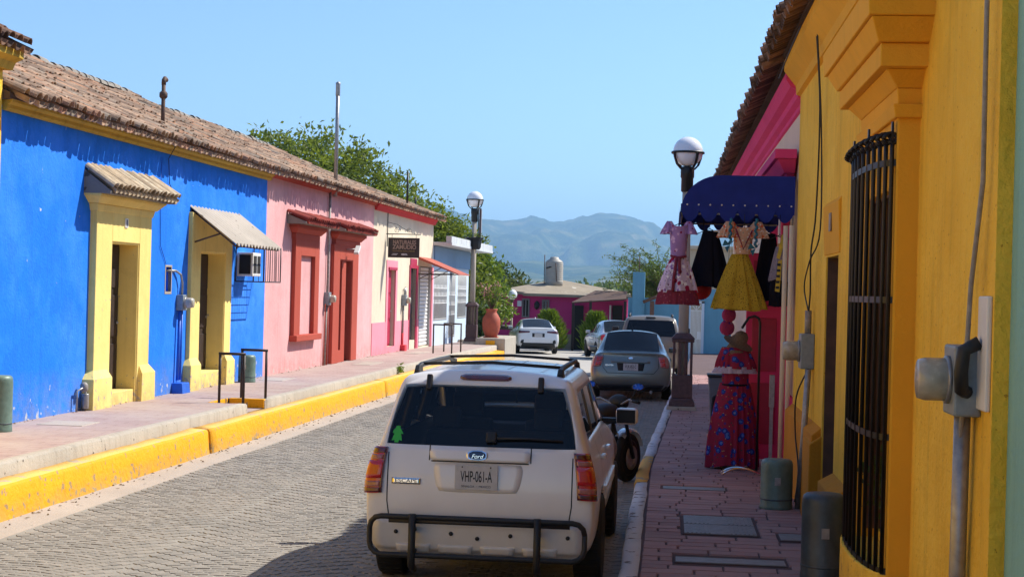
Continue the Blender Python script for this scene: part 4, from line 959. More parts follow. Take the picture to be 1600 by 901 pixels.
# bowed masonry sill the grille stands on
def bow(u, b=.13, y0=9.97, y1=11.73, x=SF): a = math.pi * u; return (x - b * math.sin(a) ** .8, (y0 + y1) / 2 - (y1 - y0) / 2 * math.cos(a))
mb = MB(); n = 16; poly = [bow(i / n, .15) for i in range(n + 1)]
mb.prism(poly + [(1.5, 11.73), (1.5, 9.97)], 'z', .14, .66); mb.build('bowed_sill', 'ochre', wf, bev=.01)
gr = MB()
for z in (.67, 1.49, 2.33, 3.17):
    pts = [bow(i / 20, .13) for i in range(21)]
    for i in range(20):
        (xa, ya), (xb, yb) = pts[i], pts[i + 1]; gr.add([(xa, ya, z - .02), (xb, yb, z - .02), (xb, yb, z + .02), (xa, ya, z + .02), (xa + .012, ya, z - .02), (xb + .012, yb, z - .02), (xb + .012, yb, z + .02), (xa + .012, ya, z + .02)], [(0, 1, 2, 3), (4, 7, 6, 5), (3, 2, 6, 7), (0, 4, 5, 1)])
grille = gr.build('grille', 'black_iron', h)
for i in range(13):
    x, y = bow(.05 + .9 * i / 12, .125); hz_ = 3.32
    b_ = MB(); b_.tube([(x + .004, y, .66), (x + .004, y, 3.2), (x + .004, y, hz_)], .0135, 8); bo = b_.build('bar', 'black_iron', grille)
    q = MB(); sp = [(x + .0 - .05 * (1 - k / 16) * math.cos(k * .5), y, 3.31 + .05 * (1 - k / 16) * math.sin(k * .5)) for k in range(13)]; q.tube(sp, .014, 6); q.build('scroll', 'black_iron', bo)
    if i % 4 == 0:
        q = MB(); q.taper(x - .004, x + .012, y - .012, y + .012, 3.30, x - .002, x + .01, y - .02, y + .02, 3.42); q.build('spear_tip', 'black_iron', bo)
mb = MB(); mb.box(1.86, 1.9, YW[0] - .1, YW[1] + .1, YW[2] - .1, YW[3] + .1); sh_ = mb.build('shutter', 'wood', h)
for k in range(2):
    for j in range(3):
        q = MB(); y0 = YW[0] + .06 + k * .63; q.box(1.845, 1.86, y0, y0 + .54, YW[2] + .1 + j * .76, YW[2] + .78 + j * .76); q.build('panel', 'wood', sh_, bev=.01)
pb = thing('planter_box', 'terracotta brick planter with dark leafy plant behind the bowed grille', 'planter', (1.6, 10.85, .72))
mb = MB(); mb.taper(1.52, 1.84, 10.3, 11.3, .72, 1.5, 1.86, 10.26, 11.34, 1.05); mb.build('box', 'terracotta', pb, bev=.012)
lf = MB(); r_ = random.Random(5)
def leaf_quad(mb, p, d, l, w, r_):
    d = d.normalized(); s = d.cross(Vector((r_.uniform(-1, 1), r_.uniform(-1, 1), r_.uniform(-1, 1)))); s = s.normalized() if s.length > .01 else Vector((1, 0, 0)); nn = d.cross(s) * l * .12
    a = p; b_ = p + d * l * .5 + s * w * .5 + nn; c = p + d * l; e = p + d * l * .5 - s * w * .5 + nn
    mb.add([a, b_, c, e], [(0, 1, 2), (0, 2, 3)])
for i in range(300):
    p = Vector((1.58 + r_.gauss(0, .09), 10.75 + r_.gauss(0, .24), 1.12 + r_.gauss(0, .09))); leaf_quad(lf, p, Vector((r_.gauss(0, 1) - .4, r_.gauss(0, 1), r_.gauss(.2, .8))), r_.uniform(.07, .14), r_.uniform(.04, .07), r_)
lf.build('foliage', 'leaf_b', pb, fixn=False)
# door with iron gate
mb = MB(); mb.box(XR - .002, XR + .0, 14.5, 14.52, .4, .41); 
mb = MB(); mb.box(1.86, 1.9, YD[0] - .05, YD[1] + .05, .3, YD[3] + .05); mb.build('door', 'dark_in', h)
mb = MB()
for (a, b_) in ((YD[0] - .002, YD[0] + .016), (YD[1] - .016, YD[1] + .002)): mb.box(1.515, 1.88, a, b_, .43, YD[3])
mb.build('door_recess_shade', 'wood', h)  # brown lining gives the ochre door reveals their shaded tone by colour
gt = MB(); gt.box(1.62, 1.66, YD[0], YD[0] + .05, .45, YD[3]); gt.box(1.62, 1.66, YD[1] - .05, YD[1], .45, YD[3])
for z in (.5, .85, 1.2, 1.72, 1.95, YD[3] - .06): gt.box(1.62, 1.66, YD[0], YD[1], z, z + .05)
gate = gt.build('iron_gate', 'black_iron', h)
for k in range(9): q = MB(); y = YD[0] + .1 + k * .114; q.box(1.63, 1.65, y - .01, y + .01, .45, YD[3]); q.build('bar', 'black_iron', gate)
q = MB(); q.tube([(1.6, YD[0] + .08 + .05 * math.cos(k), 1.5 + .04 * k / 3 * math.sin(k)) for k in range(14)], .014, 6); q.build('lock_chain', 'black_iron', gate)
# dado and step blocks
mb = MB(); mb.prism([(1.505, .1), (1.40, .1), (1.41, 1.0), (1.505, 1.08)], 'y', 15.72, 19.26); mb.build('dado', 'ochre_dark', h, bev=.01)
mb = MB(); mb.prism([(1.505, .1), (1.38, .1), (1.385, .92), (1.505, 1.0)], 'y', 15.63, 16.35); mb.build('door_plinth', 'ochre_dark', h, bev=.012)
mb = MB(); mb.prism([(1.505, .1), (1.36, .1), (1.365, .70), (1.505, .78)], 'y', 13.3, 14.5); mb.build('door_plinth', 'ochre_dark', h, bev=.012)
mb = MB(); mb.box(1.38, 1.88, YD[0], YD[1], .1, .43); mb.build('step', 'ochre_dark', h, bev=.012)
mb = MB(); mb.prism([(1.505, 2.74), (1.49, 2.74), (1.47, 3.2), (1.505, 3.25)], 'y', 14.36, 15.75); mb.build('door_lintel', 'ochre_smooth', h, bev=.008)
mb = MB(); mb.box(1.462, 1.475, 14.95, 15.1, 2.95, 3.12); mb.build('number_plate', 'pvc', h, bev=.004)
# meters on the ochre wall
meter('electric_meter', 'large grey electricity meter with cloudy dome on ochre wall', (1.5, 8.2, .15), 'W', .30, .34, .13, sgn=-1, s=7.98, z=1.95, t0=XR, r=.105, dl=.15, pipes=(
    ([(1.44, 7.98, 1.8), (1.445, 8.04, 1.0), (1.44, 8.12, .14)], .04, 'galv'),
    ([(1.43, 7.84, 1.9), (1.40, 7.80, 1.91), (1.39, 7.77, 2.0), (1.40, 7.76, 2.1), (1.47, 7.75, 2.14)], .034, 'blackplastic'),
    ([(1.45, 7.7, 5.0), (1.45, 7.68, 3.6), (1.46, 7.72, 2.9), (1.44, 7.85, 2.4), (1.43, 7.9, 1.9), (1.43, 7.98, 1.62), (1.45, 8.06, 1.2), (1.45, 8.1, 1.0), (1.46, 8.3, .85), (1.45, 8.2, .5)], .012, 'pvc')))
mb = MB(); mb.box(1.475, 1.5, 7.62, 7.84, 1.82, 2.36); o = mb.build('junction_plate', 'white_metal', None, base=(1.5, 7.7, 1.82), bev=.008, label='chipped white junction plate behind the large meter', cat='junction box')
meter('electric_meter', 'small glass electricity meter on ochre wall near the shop', (1.5, 16.8, .15), 'W', .3, .36, .14, sgn=-1, s=16.75, z=1.78, t0=XR, r=.1, dl=.17, dial='meterglass', pipes=(
    ([(1.44, 16.6, 1.6), (1.42, 16.7, .9), (1.38, 16.75, .14)], .032, 'galv'), ([(1.44, 16.75, 1.96), (1.44, 16.75, 2.2)], .035, 'pvc')))
# loose service wires
for (pts, r__, lb) in (
    ([(1.38, 16.0, 5.0), (1.44, 16.05, 4.2), (1.45, 16.3, 3.2), (1.42, 16.4, 2.8), (1.44, 16.6, 2.4), (1.44, 16.72, 2.2)], .009, 'thin black service wire dropping straight to the small meter'),
    ([(1.38, 15.9, 4.98), (1.45, 15.95, 4.0), (1.46, 15.9, 3.0), (1.40, 16.3, 2.7), (1.42, 17.1, 2.45), (1.44, 16.78, 2.2)], .008, 'looping thin wire bulging towards the shop above the small meter'),
    ([(1.44, 16.6, 1.6), (1.36, 17.0, 1.3), (1.38, 17.3, .9), (1.40, 17.0, .5), (1.36, 16.9, .2)], .009, 'thin black wire sagging below the small meter'),
    ([(1.25, 16.2, 5.05), (1.2, 17.5, 4.9), (1.24, 19.2, 4.93), (1.3, 20.2, 5.1)], .008, 'thin wire slung under the tiled eave between ochre house and shop')):
    P_ = [Vector(p) for p in pts]; sm = []
    for i in range(len(P_) - 1):
        p0_, p1_, p2_, p3_ = P_[max(0, i - 1)], P_[i], P_[i + 1], P_[min(len(P_) - 1, i + 2)]
        for k in range(6):
            t = k / 6; sm.append(.5 * ((2 * p1_) + (p2_ - p0_) * t + (2 * p0_ - 5 * p1_ + 4 * p2_ - p3_) * t * t + (3 * p1_ - p0_ - 3 * p2_ + p3_) * t ** 3))
    sm.append(P_[-1]); mb = MB(); mb.tube(sm, r__, 5); mb.build('service_wire', 'wire', None, base=pts[-1], label=lb, cat='wire')
# pedestals on the right pavement
pedestal('utility_pedestal', 'dark slate round-topped pedestal beside the bowed window grille', 1.25, 12.7, WK - .01, .17, .67, 'pedestal_d')
pedestal('utility_pedestal', 'speckled green round-topped pedestal near the dress shop', 1.16, 16.75, WK - .01, .165, .52, 'pedestal_g')

# --- dress shop
h = thing('dress_shop', 'cream and hot pink dress shop with tiled eave', 'shop', (4, 28, .1))
SD = (21.6, 23.6, .2, 3.1); SD2 = (26.0, 27.6, .2, 3.1)
wall_with_holes(19.28, 40.0, .1, 4.75, [SD, SD2], t=1.56, sgn=-1, depth=.5).build('wall', 'shopcream', h)
mb = MB(); cornice(mb, 19.29, 39.4, [(1.57, 4.60), (1.53, 4.62), (1.53, 4.68), (1.47, 4.72), (1.46, 4.80), (1.38, 4.84), (1.33, 4.92), (1.32, 5.0), (2.4, 5.02), (2.4, 4.60)]); mb.build('cornice', 'hotpink', h)
mb = MB(); cornice(mb, 39.4, 40.1, [(1.57, 4.42), (1.46, 4.5), (1.4, 4.8), (1.34, 5.0), (2.4, 5.02), (2.4, 4.42)]); mb.build('cornice_end', 'cornice_y', h)
tile_roof(h, 19.3, 40.2, 1.06, 5.17, 4.7, 6.7, 'tile_dark', nobj=260, seed=33, bed_te=1.3)
mb = MB(); mb.box(1.53, 1.57, 19.3, SD[0] - .3, .1, 1.1); mb.build('dado', 'hotpink', h)
mb = MB()
step_cornice(mb, [(1.5, 20.5, 24.6, 3.7, 1.42, 20.3, 24.7, 3.88), (1.40, 20.25, 24.75, 3.882, 1.30, 20.05, 24.85, 4.04), (1.26, 19.98, 24.9, 4.042, 1.26, 19.98, 24.9, 4.16)]); mb.build('door_hood', 'hotpink', h, bev=.01)
for (y, w) in ((SD[0] - .32, .3), (SD[1] + .02, .3)):
    mb = MB(); mb.box(1.46, 1.6, y, y + w, .1, 3.5); mb.build('door_pilaster', 'hotpink', h, bev=.01)
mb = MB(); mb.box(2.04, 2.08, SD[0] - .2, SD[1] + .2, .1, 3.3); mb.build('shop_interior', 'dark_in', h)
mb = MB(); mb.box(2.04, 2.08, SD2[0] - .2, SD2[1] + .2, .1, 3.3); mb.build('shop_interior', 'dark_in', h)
# open pink door leaf standing out over the pavement
lf_ = MB(); lf_.box(1.02, 1.5, 21.24, 21.28, .2, 2.9); dl_ = lf_.build('door', 'hotpink', h, bev=.008)
for (a, b_) in ((.4, 1.2), (1.35, 2.05), (2.2, 2.8)):
    q = MB(); q.box(1.1, 1.42, 21.225, 21.24, a, b_); q.build('panel', 'rosedoor', dl_, bev=.01)
for (x, mt, y) in ((1.40, 'shopcream', 19.75), (1.46, 'shopcream', 19.6)):
    q = MB(); q.tube([(x, y, .15), (x, y, 3.2)], .03, 10); q.build('drain_pipe', mt, h)
q = MB(); q.box(1.42, 1.5, 20.15, 20.27, .12, 3.2); q.build('door_post', 'hotpink', h, bev=.01)
q = MB(); q.box(1.30, 1.34, 20.3, 20.36, .15, 1.35); q.box(1.29, 1.35, 20.28, 20.38, .95, 1.35); q.build('latch_post', 'galv', h)
# --- awning
aw = thing('shop_awning', 'navy blue barrel awning with scalloped edge over the shop front', 'awning', (1.5, 20.4, 3.2))
A0, A1 = 20.0, 22.9; SKX = [(1.52, 3.82)] + [(.62 - .5 * math.sin(R(a)), 3.36 + .46 * math.cos(R(a))) for a in range(0, 91, 9)]
mb = MB(); n = len(SKX); ny = 8; vs = []
for j in range(ny + 1):
    y = A0 + (A1 - A0) * j / ny; sag = -.012 * math.sin(math.pi * ((j * 2 / ny) % 1))
    vs += [(x, y, z + sag) for x, z in SKX]
mb.add(vs, [(j * n + i, j * n + i + 1, (j + 1) * n + i + 1, (j + 1) * n + i) for j in range(ny) for i in range(n - 1)], True)
cv = mb.build('canopy', 'canvas', aw)
def scallop_edge(mb, p0, p1, z, drop, n, th):
    p0, p1 = Vector(p0), Vector(p1); sub = 8; vs = []; N_ = n * sub
    for i in range(N_ + 1):
        p = p0 + (p1 - p0) * i / N_; u = (i % sub) / sub
        dz = drop * (.35 + .65 * math.sin(math.pi * u) ** .7) if i % sub else drop * .35
        wv = Vector((th[0], th[1], 0)) * (.5 * math.sin(i * .45))
        vs += [p + Vector((0, 0, z)), p + Vector((0, 0, z - dz)) + wv]
    mb.add(vs, [(2 * i, 2 * i + 1, 2 * i + 3, 2 * i + 2) for i in range(N_)], True)
for (yy, nm) in ((A0, 'end_panel'), (A1, 'end_panel')):
    mb = MB(); mb.add([(x, yy, z) for x, z in SKX] + [(1.52, yy, 3.34)], [tuple(range(n + 1))]); ep = mb.build(nm, 'canvas', aw)
    q = MB(); scallop_edge(q, (.12, yy - .004 if yy == A0 else yy + .004, 0), (1.52, yy - .004 if yy == A0 else yy + .004, 0), 3.46, .22, 6, (0, .02)); q.build('valance', 'canvas', ep)
q = MB(); scallop_edge(q, (.115, A0, 0), (.115, A1, 0), 3.42, .2, 9, (.02, 0)); q.build('valance', 'canvas', aw)
q = MB()
for i in range(12): q.lathe([(.012, 0), (.012, .004), (.001, .006)], (0, 0, 0), 8)
q = MB()
for i in range(10):
    x = .2 + i * .142; m_ = MB(); m_.lathe([(.011, 0), (.011, .005), (.001, .008)], (0, 0, 0), 8); m_.xform(Matrix.Translation((x, A0 - .006, 3.45)) @ Matrix.Rotation(R(90), 4, 'X')); m_.build('grommet', 'white_metal', aw)
mb = MB(); mb.tube([(1.5, A0 + .02, 3.34), (.14, A0 + .02, 3.34), (.14, A1 - .02, 3.34), (1.5, A1 - .02, 3.34)], .014, 6); mb.tube([(1.5, A0 + .02, 3.1), (1.5, A0 + .02, 3.8)], .012, 6); mb.build('frame', 'galv', aw)

# --- beige annex seen between the dresses, and the far blue wall with gate
h = thing('beige_house', 'beige upper storey house behind the sky blue wall', 'house', (3, 69, -.4))
BW = (66.3, 67.0, 2.6, 3.1)
mb = MB(); x0, z0_ = on_y(1052, 470, 68).x, 0; 
mb.box(x0, 6, 68, 74, -.4, 4.25); mb.build('wall', 'beige', h)
mb = MB(); mb.box(x0 - .15, 6.2, 67.8, 74.2, 4.25, 4.4); mb.build('roof_slab', 'beige', h, bev=.01)
a = on_y(1075, 432, 68)
mb = MB(); mb.box(a.x - .28, a.x + .28, 67.97, 68.02, a.z - .3, a.z + .3); w = mb.build('window', 'white_metal', h)
for k in range(3): q = MB(); q.box(a.x - .24, a.x + .24, 67.95, 67.97, a.z - .26 + k * .18, a.z - .13 + k * .18); q.build('pane', 'pane', w)
h = thing('blue_boundary_wall', 'sky blue boundary wall with tall pillar beyond the parked cars', 'wall', (.5, 62, -.25))
gz = road_z(62) - .1
mb = MB(); xa, xb = on_y(981, 490, 62.2).x, on_y(1077, 490, 62).x
mb.box(xa, xb, 62, 62.25, gz, on_y(1040, 466, 62).z); mb.build('wall_panel', 'farblue', h)
mb = MB(); x2 = on_y(1100, 500, 62).x; mb.box(x2, 4.5, 62, 62.25, gz, on_y(1115, 452, 62).z); mb.build('wall_panel', 'farblue', h)
mb = MB(); mb.box(xb, x2, 62, 62.25, on_y(1090, 470, 62).z, on_y(1090, 455, 62).z); mb.build('lintel', 'farblue', h)
p = on_y(989, 430, 61.9); p2 = on_y(1008, 430, 61.9)
mb = MB(); mb.box(p.x, p2.x, 61.8, 62.3, gz, on_y(1000, 425, 61.9).z); mb.build('pillar', 'farblue', h, bev=.01)
mb = MB(); mb.tube([((p.x + p2.x) / 2, 62, 3.0), ((p.x + p2.x) / 2, 62, 3.75)], .02, 6); mb.build('rebar', 'rust_iron', h)
mb = MB(); pb_ = on_y(1019, 470, 61.6); mb.box(pb_.x - .08, pb_.x + .08, 61.5, 61.65, gz, pb_.z); mb.tube([(pb_.x - .35, 61.57, pb_.z - .05), (pb_.x + .5, 61.57, pb_.z + .3)], .07, 6); mb.build('timber_post', 'wood', h)
gt = thing('white_gate', 'white barred iron gate in pale blue frame beyond the pavement', 'gate', ((xb + x2) / 2, 61.9, gz))
zt = on_y(1090, 471, 61.9).z; mb = MB(); mb.box(x2 - .1, x2, 61.9, 62, gz, zt); mb.box(xb, xb + .05, 61.9, 62, gz, zt); mb.box(xb, x2, 61.9, 62, zt - .06, zt); mb.build('frame', 'lightblue', gt)
n = 9
for k in range(n): q = MB(); x = xb + .07 + (x2 - xb - .18) * k / (n - 1); q.box(x - .012, x + .012, 61.92, 61.95, gz + .1, zt - .35); q.build('bar', 'white_metal', gt)
for z in (gz + .12, gz + .95, zt - .36): q = MB(); q.box(xb + .05, x2 - .1, 61.91, 61.96, z, z + .035); q.build('rail', 'white_metal', gt)
q = MB(); q.box(xb + .3, x2 - .12, 61.905, 61.915, gz + .98, gz + 1.25); q.build('lock_plate', 'white_metal', gt)
for dx in (-.2, 0, .2): q = MB(); cx_ = (xb + x2) / 2 - .02; q.tube([(cx_, 61.93, zt - .33), (cx_ + dx, 61.93, zt - .1)], .014, 5); q.build('fan_bar', 'white_metal', gt)
mb = MB(); a = on_y(1112, 545, 61.2); mb.taper(a.x - .0, a.x + .8, 61.0, 61.4, gz, a.x - .05, a.x + .85, 60.95, 61.45, gz + .32); mb.build('stone_trough', 'concrete', None, base=(a.x, 61.2, gz), bev=.02, label='low dark stone trough at the foot of the blue wall', cat='trough')
# ================================================================== vehicles
def car_body(root, st, capc, paintm, mats, arches, arch_r, sub=2, creases=(), liner=False, wheel_w=.24, sharp=None):
    """st: list of stations rear->front; each = (y, [(x,z,dy) for rows 1..7], (x8,z8,dy8), (z9,dy9)).
    mats(kind, i, j) -> slot name for the face between stations i,i+1 and rows j,j+1 ('side'/'top'/'rear'/'front')"""
    bm = bmesh.new(); names = ['paint']; 
    def slot(n):
        if n not in names: names.append(n)
        return names.index(n)
    rowsN = 9
    def pts(s, sg):
        y, rows, r8, r9 = s; out = []
        x1, z1, d1 = rows[0]
        for (x, z, d) in rows: out.append(Vector((sg * x, y + d, z)))
        out.append(Vector((sg * r8[0], y + r8[2], r8[1]))); return out
    G = []
    for s in st:
        L_ = [bm.verts.new(p) for p in pts(s, -1)]; R_ = [bm.verts.new(p) for p in pts(s, 1)]
        c9 = bm.verts.new((0, s[0] + s[3][1], s[3][0])); c0 = bm.verts.new((0, s[0] + s[1][0][2], s[1][0][1]))
        bl = bm.verts.new((-s[1][0][0] * capc, s[0] + s[1][0][2], s[1][0][1])); br = bm.verts.new((s[1][0][0] * capc, s[0] + s[1][0][2], s[1][0][1]))
        G.append([c0, bl] + L_ + [c9] + R_[::-1] + [br])      # closed ring: c0,bl,L1..L8,c9,R8..R1,br
    n = len(G[0])                                             # 2+8+1+8+1=20
    def f(vs, sl):
        try: fc = bm.faces.new(vs); fc.material_index = slot(sl); fc.smooth = True; return fc
        except ValueError: return None
    for i in range(len(G) - 1):
        for k in range(n):
            k2 = (k + 1) % n; j = k - 1 if k <= 10 else (20 - k - 1)
            # ring index: 2..9 are rows 1..8 on the left, 10 is row 9, 11..18 rows 8..1 on the right
            if 2 <= k <= 9: row = k - 1; sl = mats('side', i, row, -1)
            elif 10 <= k <= 17: row = 18 - k; sl = mats('side', i, row, 1)
            else: sl = 'under'
            f([G[i][k], G[i + 1][k], G[i + 1][k2], G[i][k2]], sl)
    def cap(g, st_, front):
        y, rows, r8, r9 = st_; sgn = 1
        # columns: left edge, -capc, 0, capc, right edge
        bot = [g[2], g[1], g[0], g[19], g[18]]; grid = [bot]
        for r in range(1, 6):
            x, z, d = rows[r]; bul = -.02 if not front else .02
            c = [g[2 + r], bm.verts.new((-x * capc, y + d + bul, z)), bm.verts.new((0, y + d + bul * 2, z)), bm.verts.new((x * capc, y + d + bul, z)), g[18 - r]]
            grid.append(c)
        grid.append([g[8], g[9], g[10], g[11], g[12]])
        for r in range(6):
            for c in range(4):
                f([grid[r][c], grid[r][c + 1], grid[r + 1][c + 1], grid[r + 1][c]], mats('front' if front else 'rear', r, c, 0))
    cap(G[0], st[0], False); cap(G[-1], st[-1], True)
    bmesh.ops.recalc_face_normals(bm, faces=bm.faces)
    if sharp:
        cl = bm.edges.layers.float.get('crease_edge') or bm.edges.layers.float.new('crease_edge'); vl = bm.verts.layers.float.get('crease_vert') or bm.verts.layers.float.new('crease_vert'); si = slot(sharp); cnt = {}
        for e in bm.edges:
            k = [fc.material_index == si for fc in e.link_faces]
            if any(k) and not all(k): e[cl] = .9
        for v in bm.verts:
            k = sum(fc.material_index == si for fc in v.link_faces)
            if k == 1: v[vl] = .8
    me = bpy.data.meshes.new('cage'); bm.to_mesh(me); bm.free()
    for nme in names: me.materials.append(M[paintm] if nme == 'paint' else M['seam'])
    o = bpy.data.objects.new('cage', me); COL.objects.link(o)
    md = o.modifiers.new('s', 'SUBSURF'); md.levels = sub; md.render_levels = sub
    dg = bpy.context.evaluated_depsgraph_get(); me2 = bpy.data.meshes.new_from_object(o.evaluated_get(dg)); bpy.data.objects.remove(o)
    # wheel arches
    o = bpy.data.objects.new('shell', me2); COL.objects.link(o); cut = MB()
    for (ya, w) in arches:
        for sg in (-1, 1):
            c = MB(); c.lathe([(arch_r, 0), (arch_r, .45)], n=32, smooth=False); c.xform(Matrix.Translation((sg * (w - wheel_w), ya, arch_r * .86)) @ Matrix.Rotation(R(90) * sg, 4, 'Y')); cut.add(c.v, c.f)
    cm = cut.mesh('cut'); bm = bmesh.new(); bm.from_mesh(cm); bmesh.ops.remove_doubles(bm, verts=bm.verts, dist=1e-5); bmesh.ops.recalc_face_normals(bm, faces=bm.faces); bm.to_mesh(cm); bm.free()
    cm.materials.append(M['seam']); co = bpy.data.objects.new('cut', cm); COL.objects.link(co)
    b_ = o.modifiers.new('b', 'BOOLEAN'); b_.operation = 'DIFFERENCE'; b_.object = co; b_.solver = 'EXACT'; b_.material_mode = 'TRANSFER'
    dg = bpy.context.evaluated_depsgraph_get(); me3 = bpy.data.meshes.new_from_object(o.evaluated_get(dg))
    bpy.data.objects.remove(o); bpy.data.objects.remove(co)
    bm = bmesh.new(); bm.from_mesh(me3); bmesh.ops.remove_doubles(bm, verts=bm.verts, dist=1e-5)
    nslots = len(names); bvh = BVHTree.FromBMesh(bm); parts = {}
    idx_in = {}
    for fc in bm.faces: parts.setdefault(names[fc.material_index] if fc.material_index < nslots else 'under', []).append([v.co.copy() for v in fc.verts])
    bm.free(); objs = {}
    return parts, bvh
def part_from_faces(name, faces, mat, parent, liner=None, split=False, offset=0.0):
    mb = MB()
    for q in faces: mb.add(q, [tuple(range(len(q)))], True)
    o = mb.build(name, mat, parent)
    if liner:
        o.data.materials.append(M[liner]); s = o.modifiers.new('shell', 'SOLIDIFY'); s.thickness = .03; s.offset = -1; s.material_offset = 1; s.material_offset_rim = 0; s.use_even_offset = False
    return o
def split_islands(faces):
    mp = {}; par = list(range(len(faces)))
    def fd(a):
        while par[a] != a: par[a] = par[par[a]]; a = par[a]
        return a
    for i, q in enumerate(faces):
        for p in q:
            k = (round(p.x, 4), round(p.y, 4), round(p.z, 4))
            if k in mp: par[fd(i)] = fd(mp[k])
            else: mp[k] = i
    g = {}
    for i, q in enumerate(faces): g.setdefault(fd(i), []).append(q)
    return list(g.values())
def patch(name, mat, parent, bvh, quad, ray, start, nx=8, ny=8, off=.004, th=.01, rnd_=0.0):
    """panel laid on the body: quad = 4 corners (tl,tr,br,bl) as points near the body, shot along ray"""
    ray = Vector(ray).normalized(); tl, tr, br, bl = [Vector(p) for p in quad]; top = []; ok = True
    for j in range(ny + 1):
        for i in range(nx + 1):
            u, v = i / nx, j / ny
            if rnd_:
                uu, vv = 2 * u - 1, 2 * v - 1      # superellipse rounding
                k = rnd_; a = uu * math.sqrt(max(0, 1 - k * vv * vv / 2 * abs(vv) ** 2)); b_ = vv * math.sqrt(max(0, 1 - k * uu * uu / 2 * abs(uu) ** 2)); u, v = (a + 1) / 2, (b_ + 1) / 2
            p = (tl * (1 - u) + tr * u) * (1 - v) + (bl * (1 - u) + br * u) * v
            hit, nrm, _, _ = bvh.ray_cast(p - ray * start, ray, 3)
            if hit is None: hit, nrm, _, _ = bvh.find_nearest(p)
            if nrm.dot(ray) > 0: nrm = -nrm
            top.append((hit, nrm))
    w = nx + 1; mb = MB(); vs = [h_ + n_ * (off + th) for h_, n_ in top] + [h_ + n_ * (off - .012) for h_, n_ in top]; K = len(top)
    fs = [(j * w + i, j * w + i + 1, (j + 1) * w + i + 1, (j + 1) * w + i) for j in range(ny) for i in range(nx)]
    rim = [i for i in range(nx + 1)] + [j * w + nx for j in range(1, ny + 1)] + [ny * w + i for i in range(nx - 1, -1, -1)] + [j * w for j in range(ny - 1, 0, -1)]
    mb.add(vs, fs, True); n0 = len(mb.v); mb.f += [(rim[i], rim[(i + 1) % len(rim)], K + rim[(i + 1) % len(rim)], K + rim[i]) for i in range(len(rim))]; mb.sm += [False] * len(rim)
    return mb.build(name, mat, parent)
def seam_line(parent, bvh, pts, ray, w=.005, name='seam', mat='seam', start=1.0, off=.0012):
    ray = Vector(ray).normalized(); P_ = [Vector(p) for p in pts]; sm = []
    for a, b_ in zip(P_[:-1], P_[1:]):
        k = max(2, int((b_ - a).length / .04)); sm += [a.lerp(b_, i / k) for i in range(k)]
    sm.append(P_[-1]); hits = []
    for p in sm:
        h_, n_, _, _ = bvh.ray_cast(p - ray * start, ray, 3)
        if h_ is None: h_, n_, _, _ = bvh.find_nearest(p)
        if n_.dot(ray) > 0: n_ = -n_
        hits.append((h_ + n_ * off, n_))
    mb = MB(); vs = []
    for i, (h_, n_) in enumerate(hits):
        d = hits[min(i + 1, len(hits) - 1)][0] - hits[max(i - 1, 0)][0]; s = d.cross(n_); s = s.normalized() * w / 2 if s.length > 1e-6 else Vector((w / 2, 0, 0)); vs += [h_ - s, h_ + s]
    mb.add(vs, [(2 * i, 2 * i + 1, 2 * i + 3, 2 * i + 2) for i in range(len(hits) - 1)]); return mb.build(name, mat, parent, fixn=False)
def wheel(parent, x, y, r, w, sg, spokes=5, rimr=.62, rimmat='rim'):
    mb = MB(); rr = r * rimr
    mb.lathe([(rr, -.09), (rr * 1.02, -.085), (rr * 1.02, w * .36), (rr * .97, w * .40), (rr * .93, w * .36), (rr * .9, .0), (rr * .9, -.08)], n=28)
    mb.lathe([(.001, .055), (.03, .06), (.06, .055), (.07, .03), (.07, -.05)], n=14)
    for k in range(spokes):
        a = 2 * math.pi * k / spokes; c, s = math.cos(a), math.sin(a); q = MB(); q.taper(.04, .07, -.045, .045, 0, .04, .07, -.045, .045, .01)
        q = MB(); q.add([(.05, -.05, .02), (rr * .95, -.035, .05), (rr * .95, .035, .05), (.05, .05, .02), (.05, -.05, .055), (rr * .95, -.03, .075), (rr * .95, .03, .075), (.05, .05, .055)], [(0, 3, 2, 1), (4, 5, 6, 7), (0, 1, 5, 4), (2, 3, 7, 6)])
        q.xform(Matrix.Rotation(a, 4, 'Z')); mb.add(q.v, q.f)
    T = Matrix.Translation((x, y, r)) @ Matrix.Rotation(R(90) * sg, 4, 'Y')
    mb.xform(T); wo_ = mb.build('wheel', rimmat, parent)
    t = MB(); hw = w / 2
    prof = [(rr * .98, -hw * .8), (r * .9, -hw), (r * .975, -hw * .92), (r, -hw * .7), (r, hw * .7), (r * .975, hw * .92), (r * .9, hw), (rr * .98, hw * .8)]
    t.lathe(prof, n=36); 
    for k in range(36):
        a = 2 * math.pi * k / 36; q = MB(); q.box(-.012, .012, -.004, .004, -hw * .75, hw * .75); q.xform(Matrix.Rotation(a, 4, 'Z') @ Matrix.Translation((r - .002, 0, 0))); t.add(q.v, q.f)
    t.xform(T); t.build('tyre', 'tyre', wo_)
    d = MB(); d.lathe([(.001, -.03), (rr * .88, -.03)], n=20); d.xform(T); d.build('brake_disc', 'blackplastic', wo_)
    return wo_
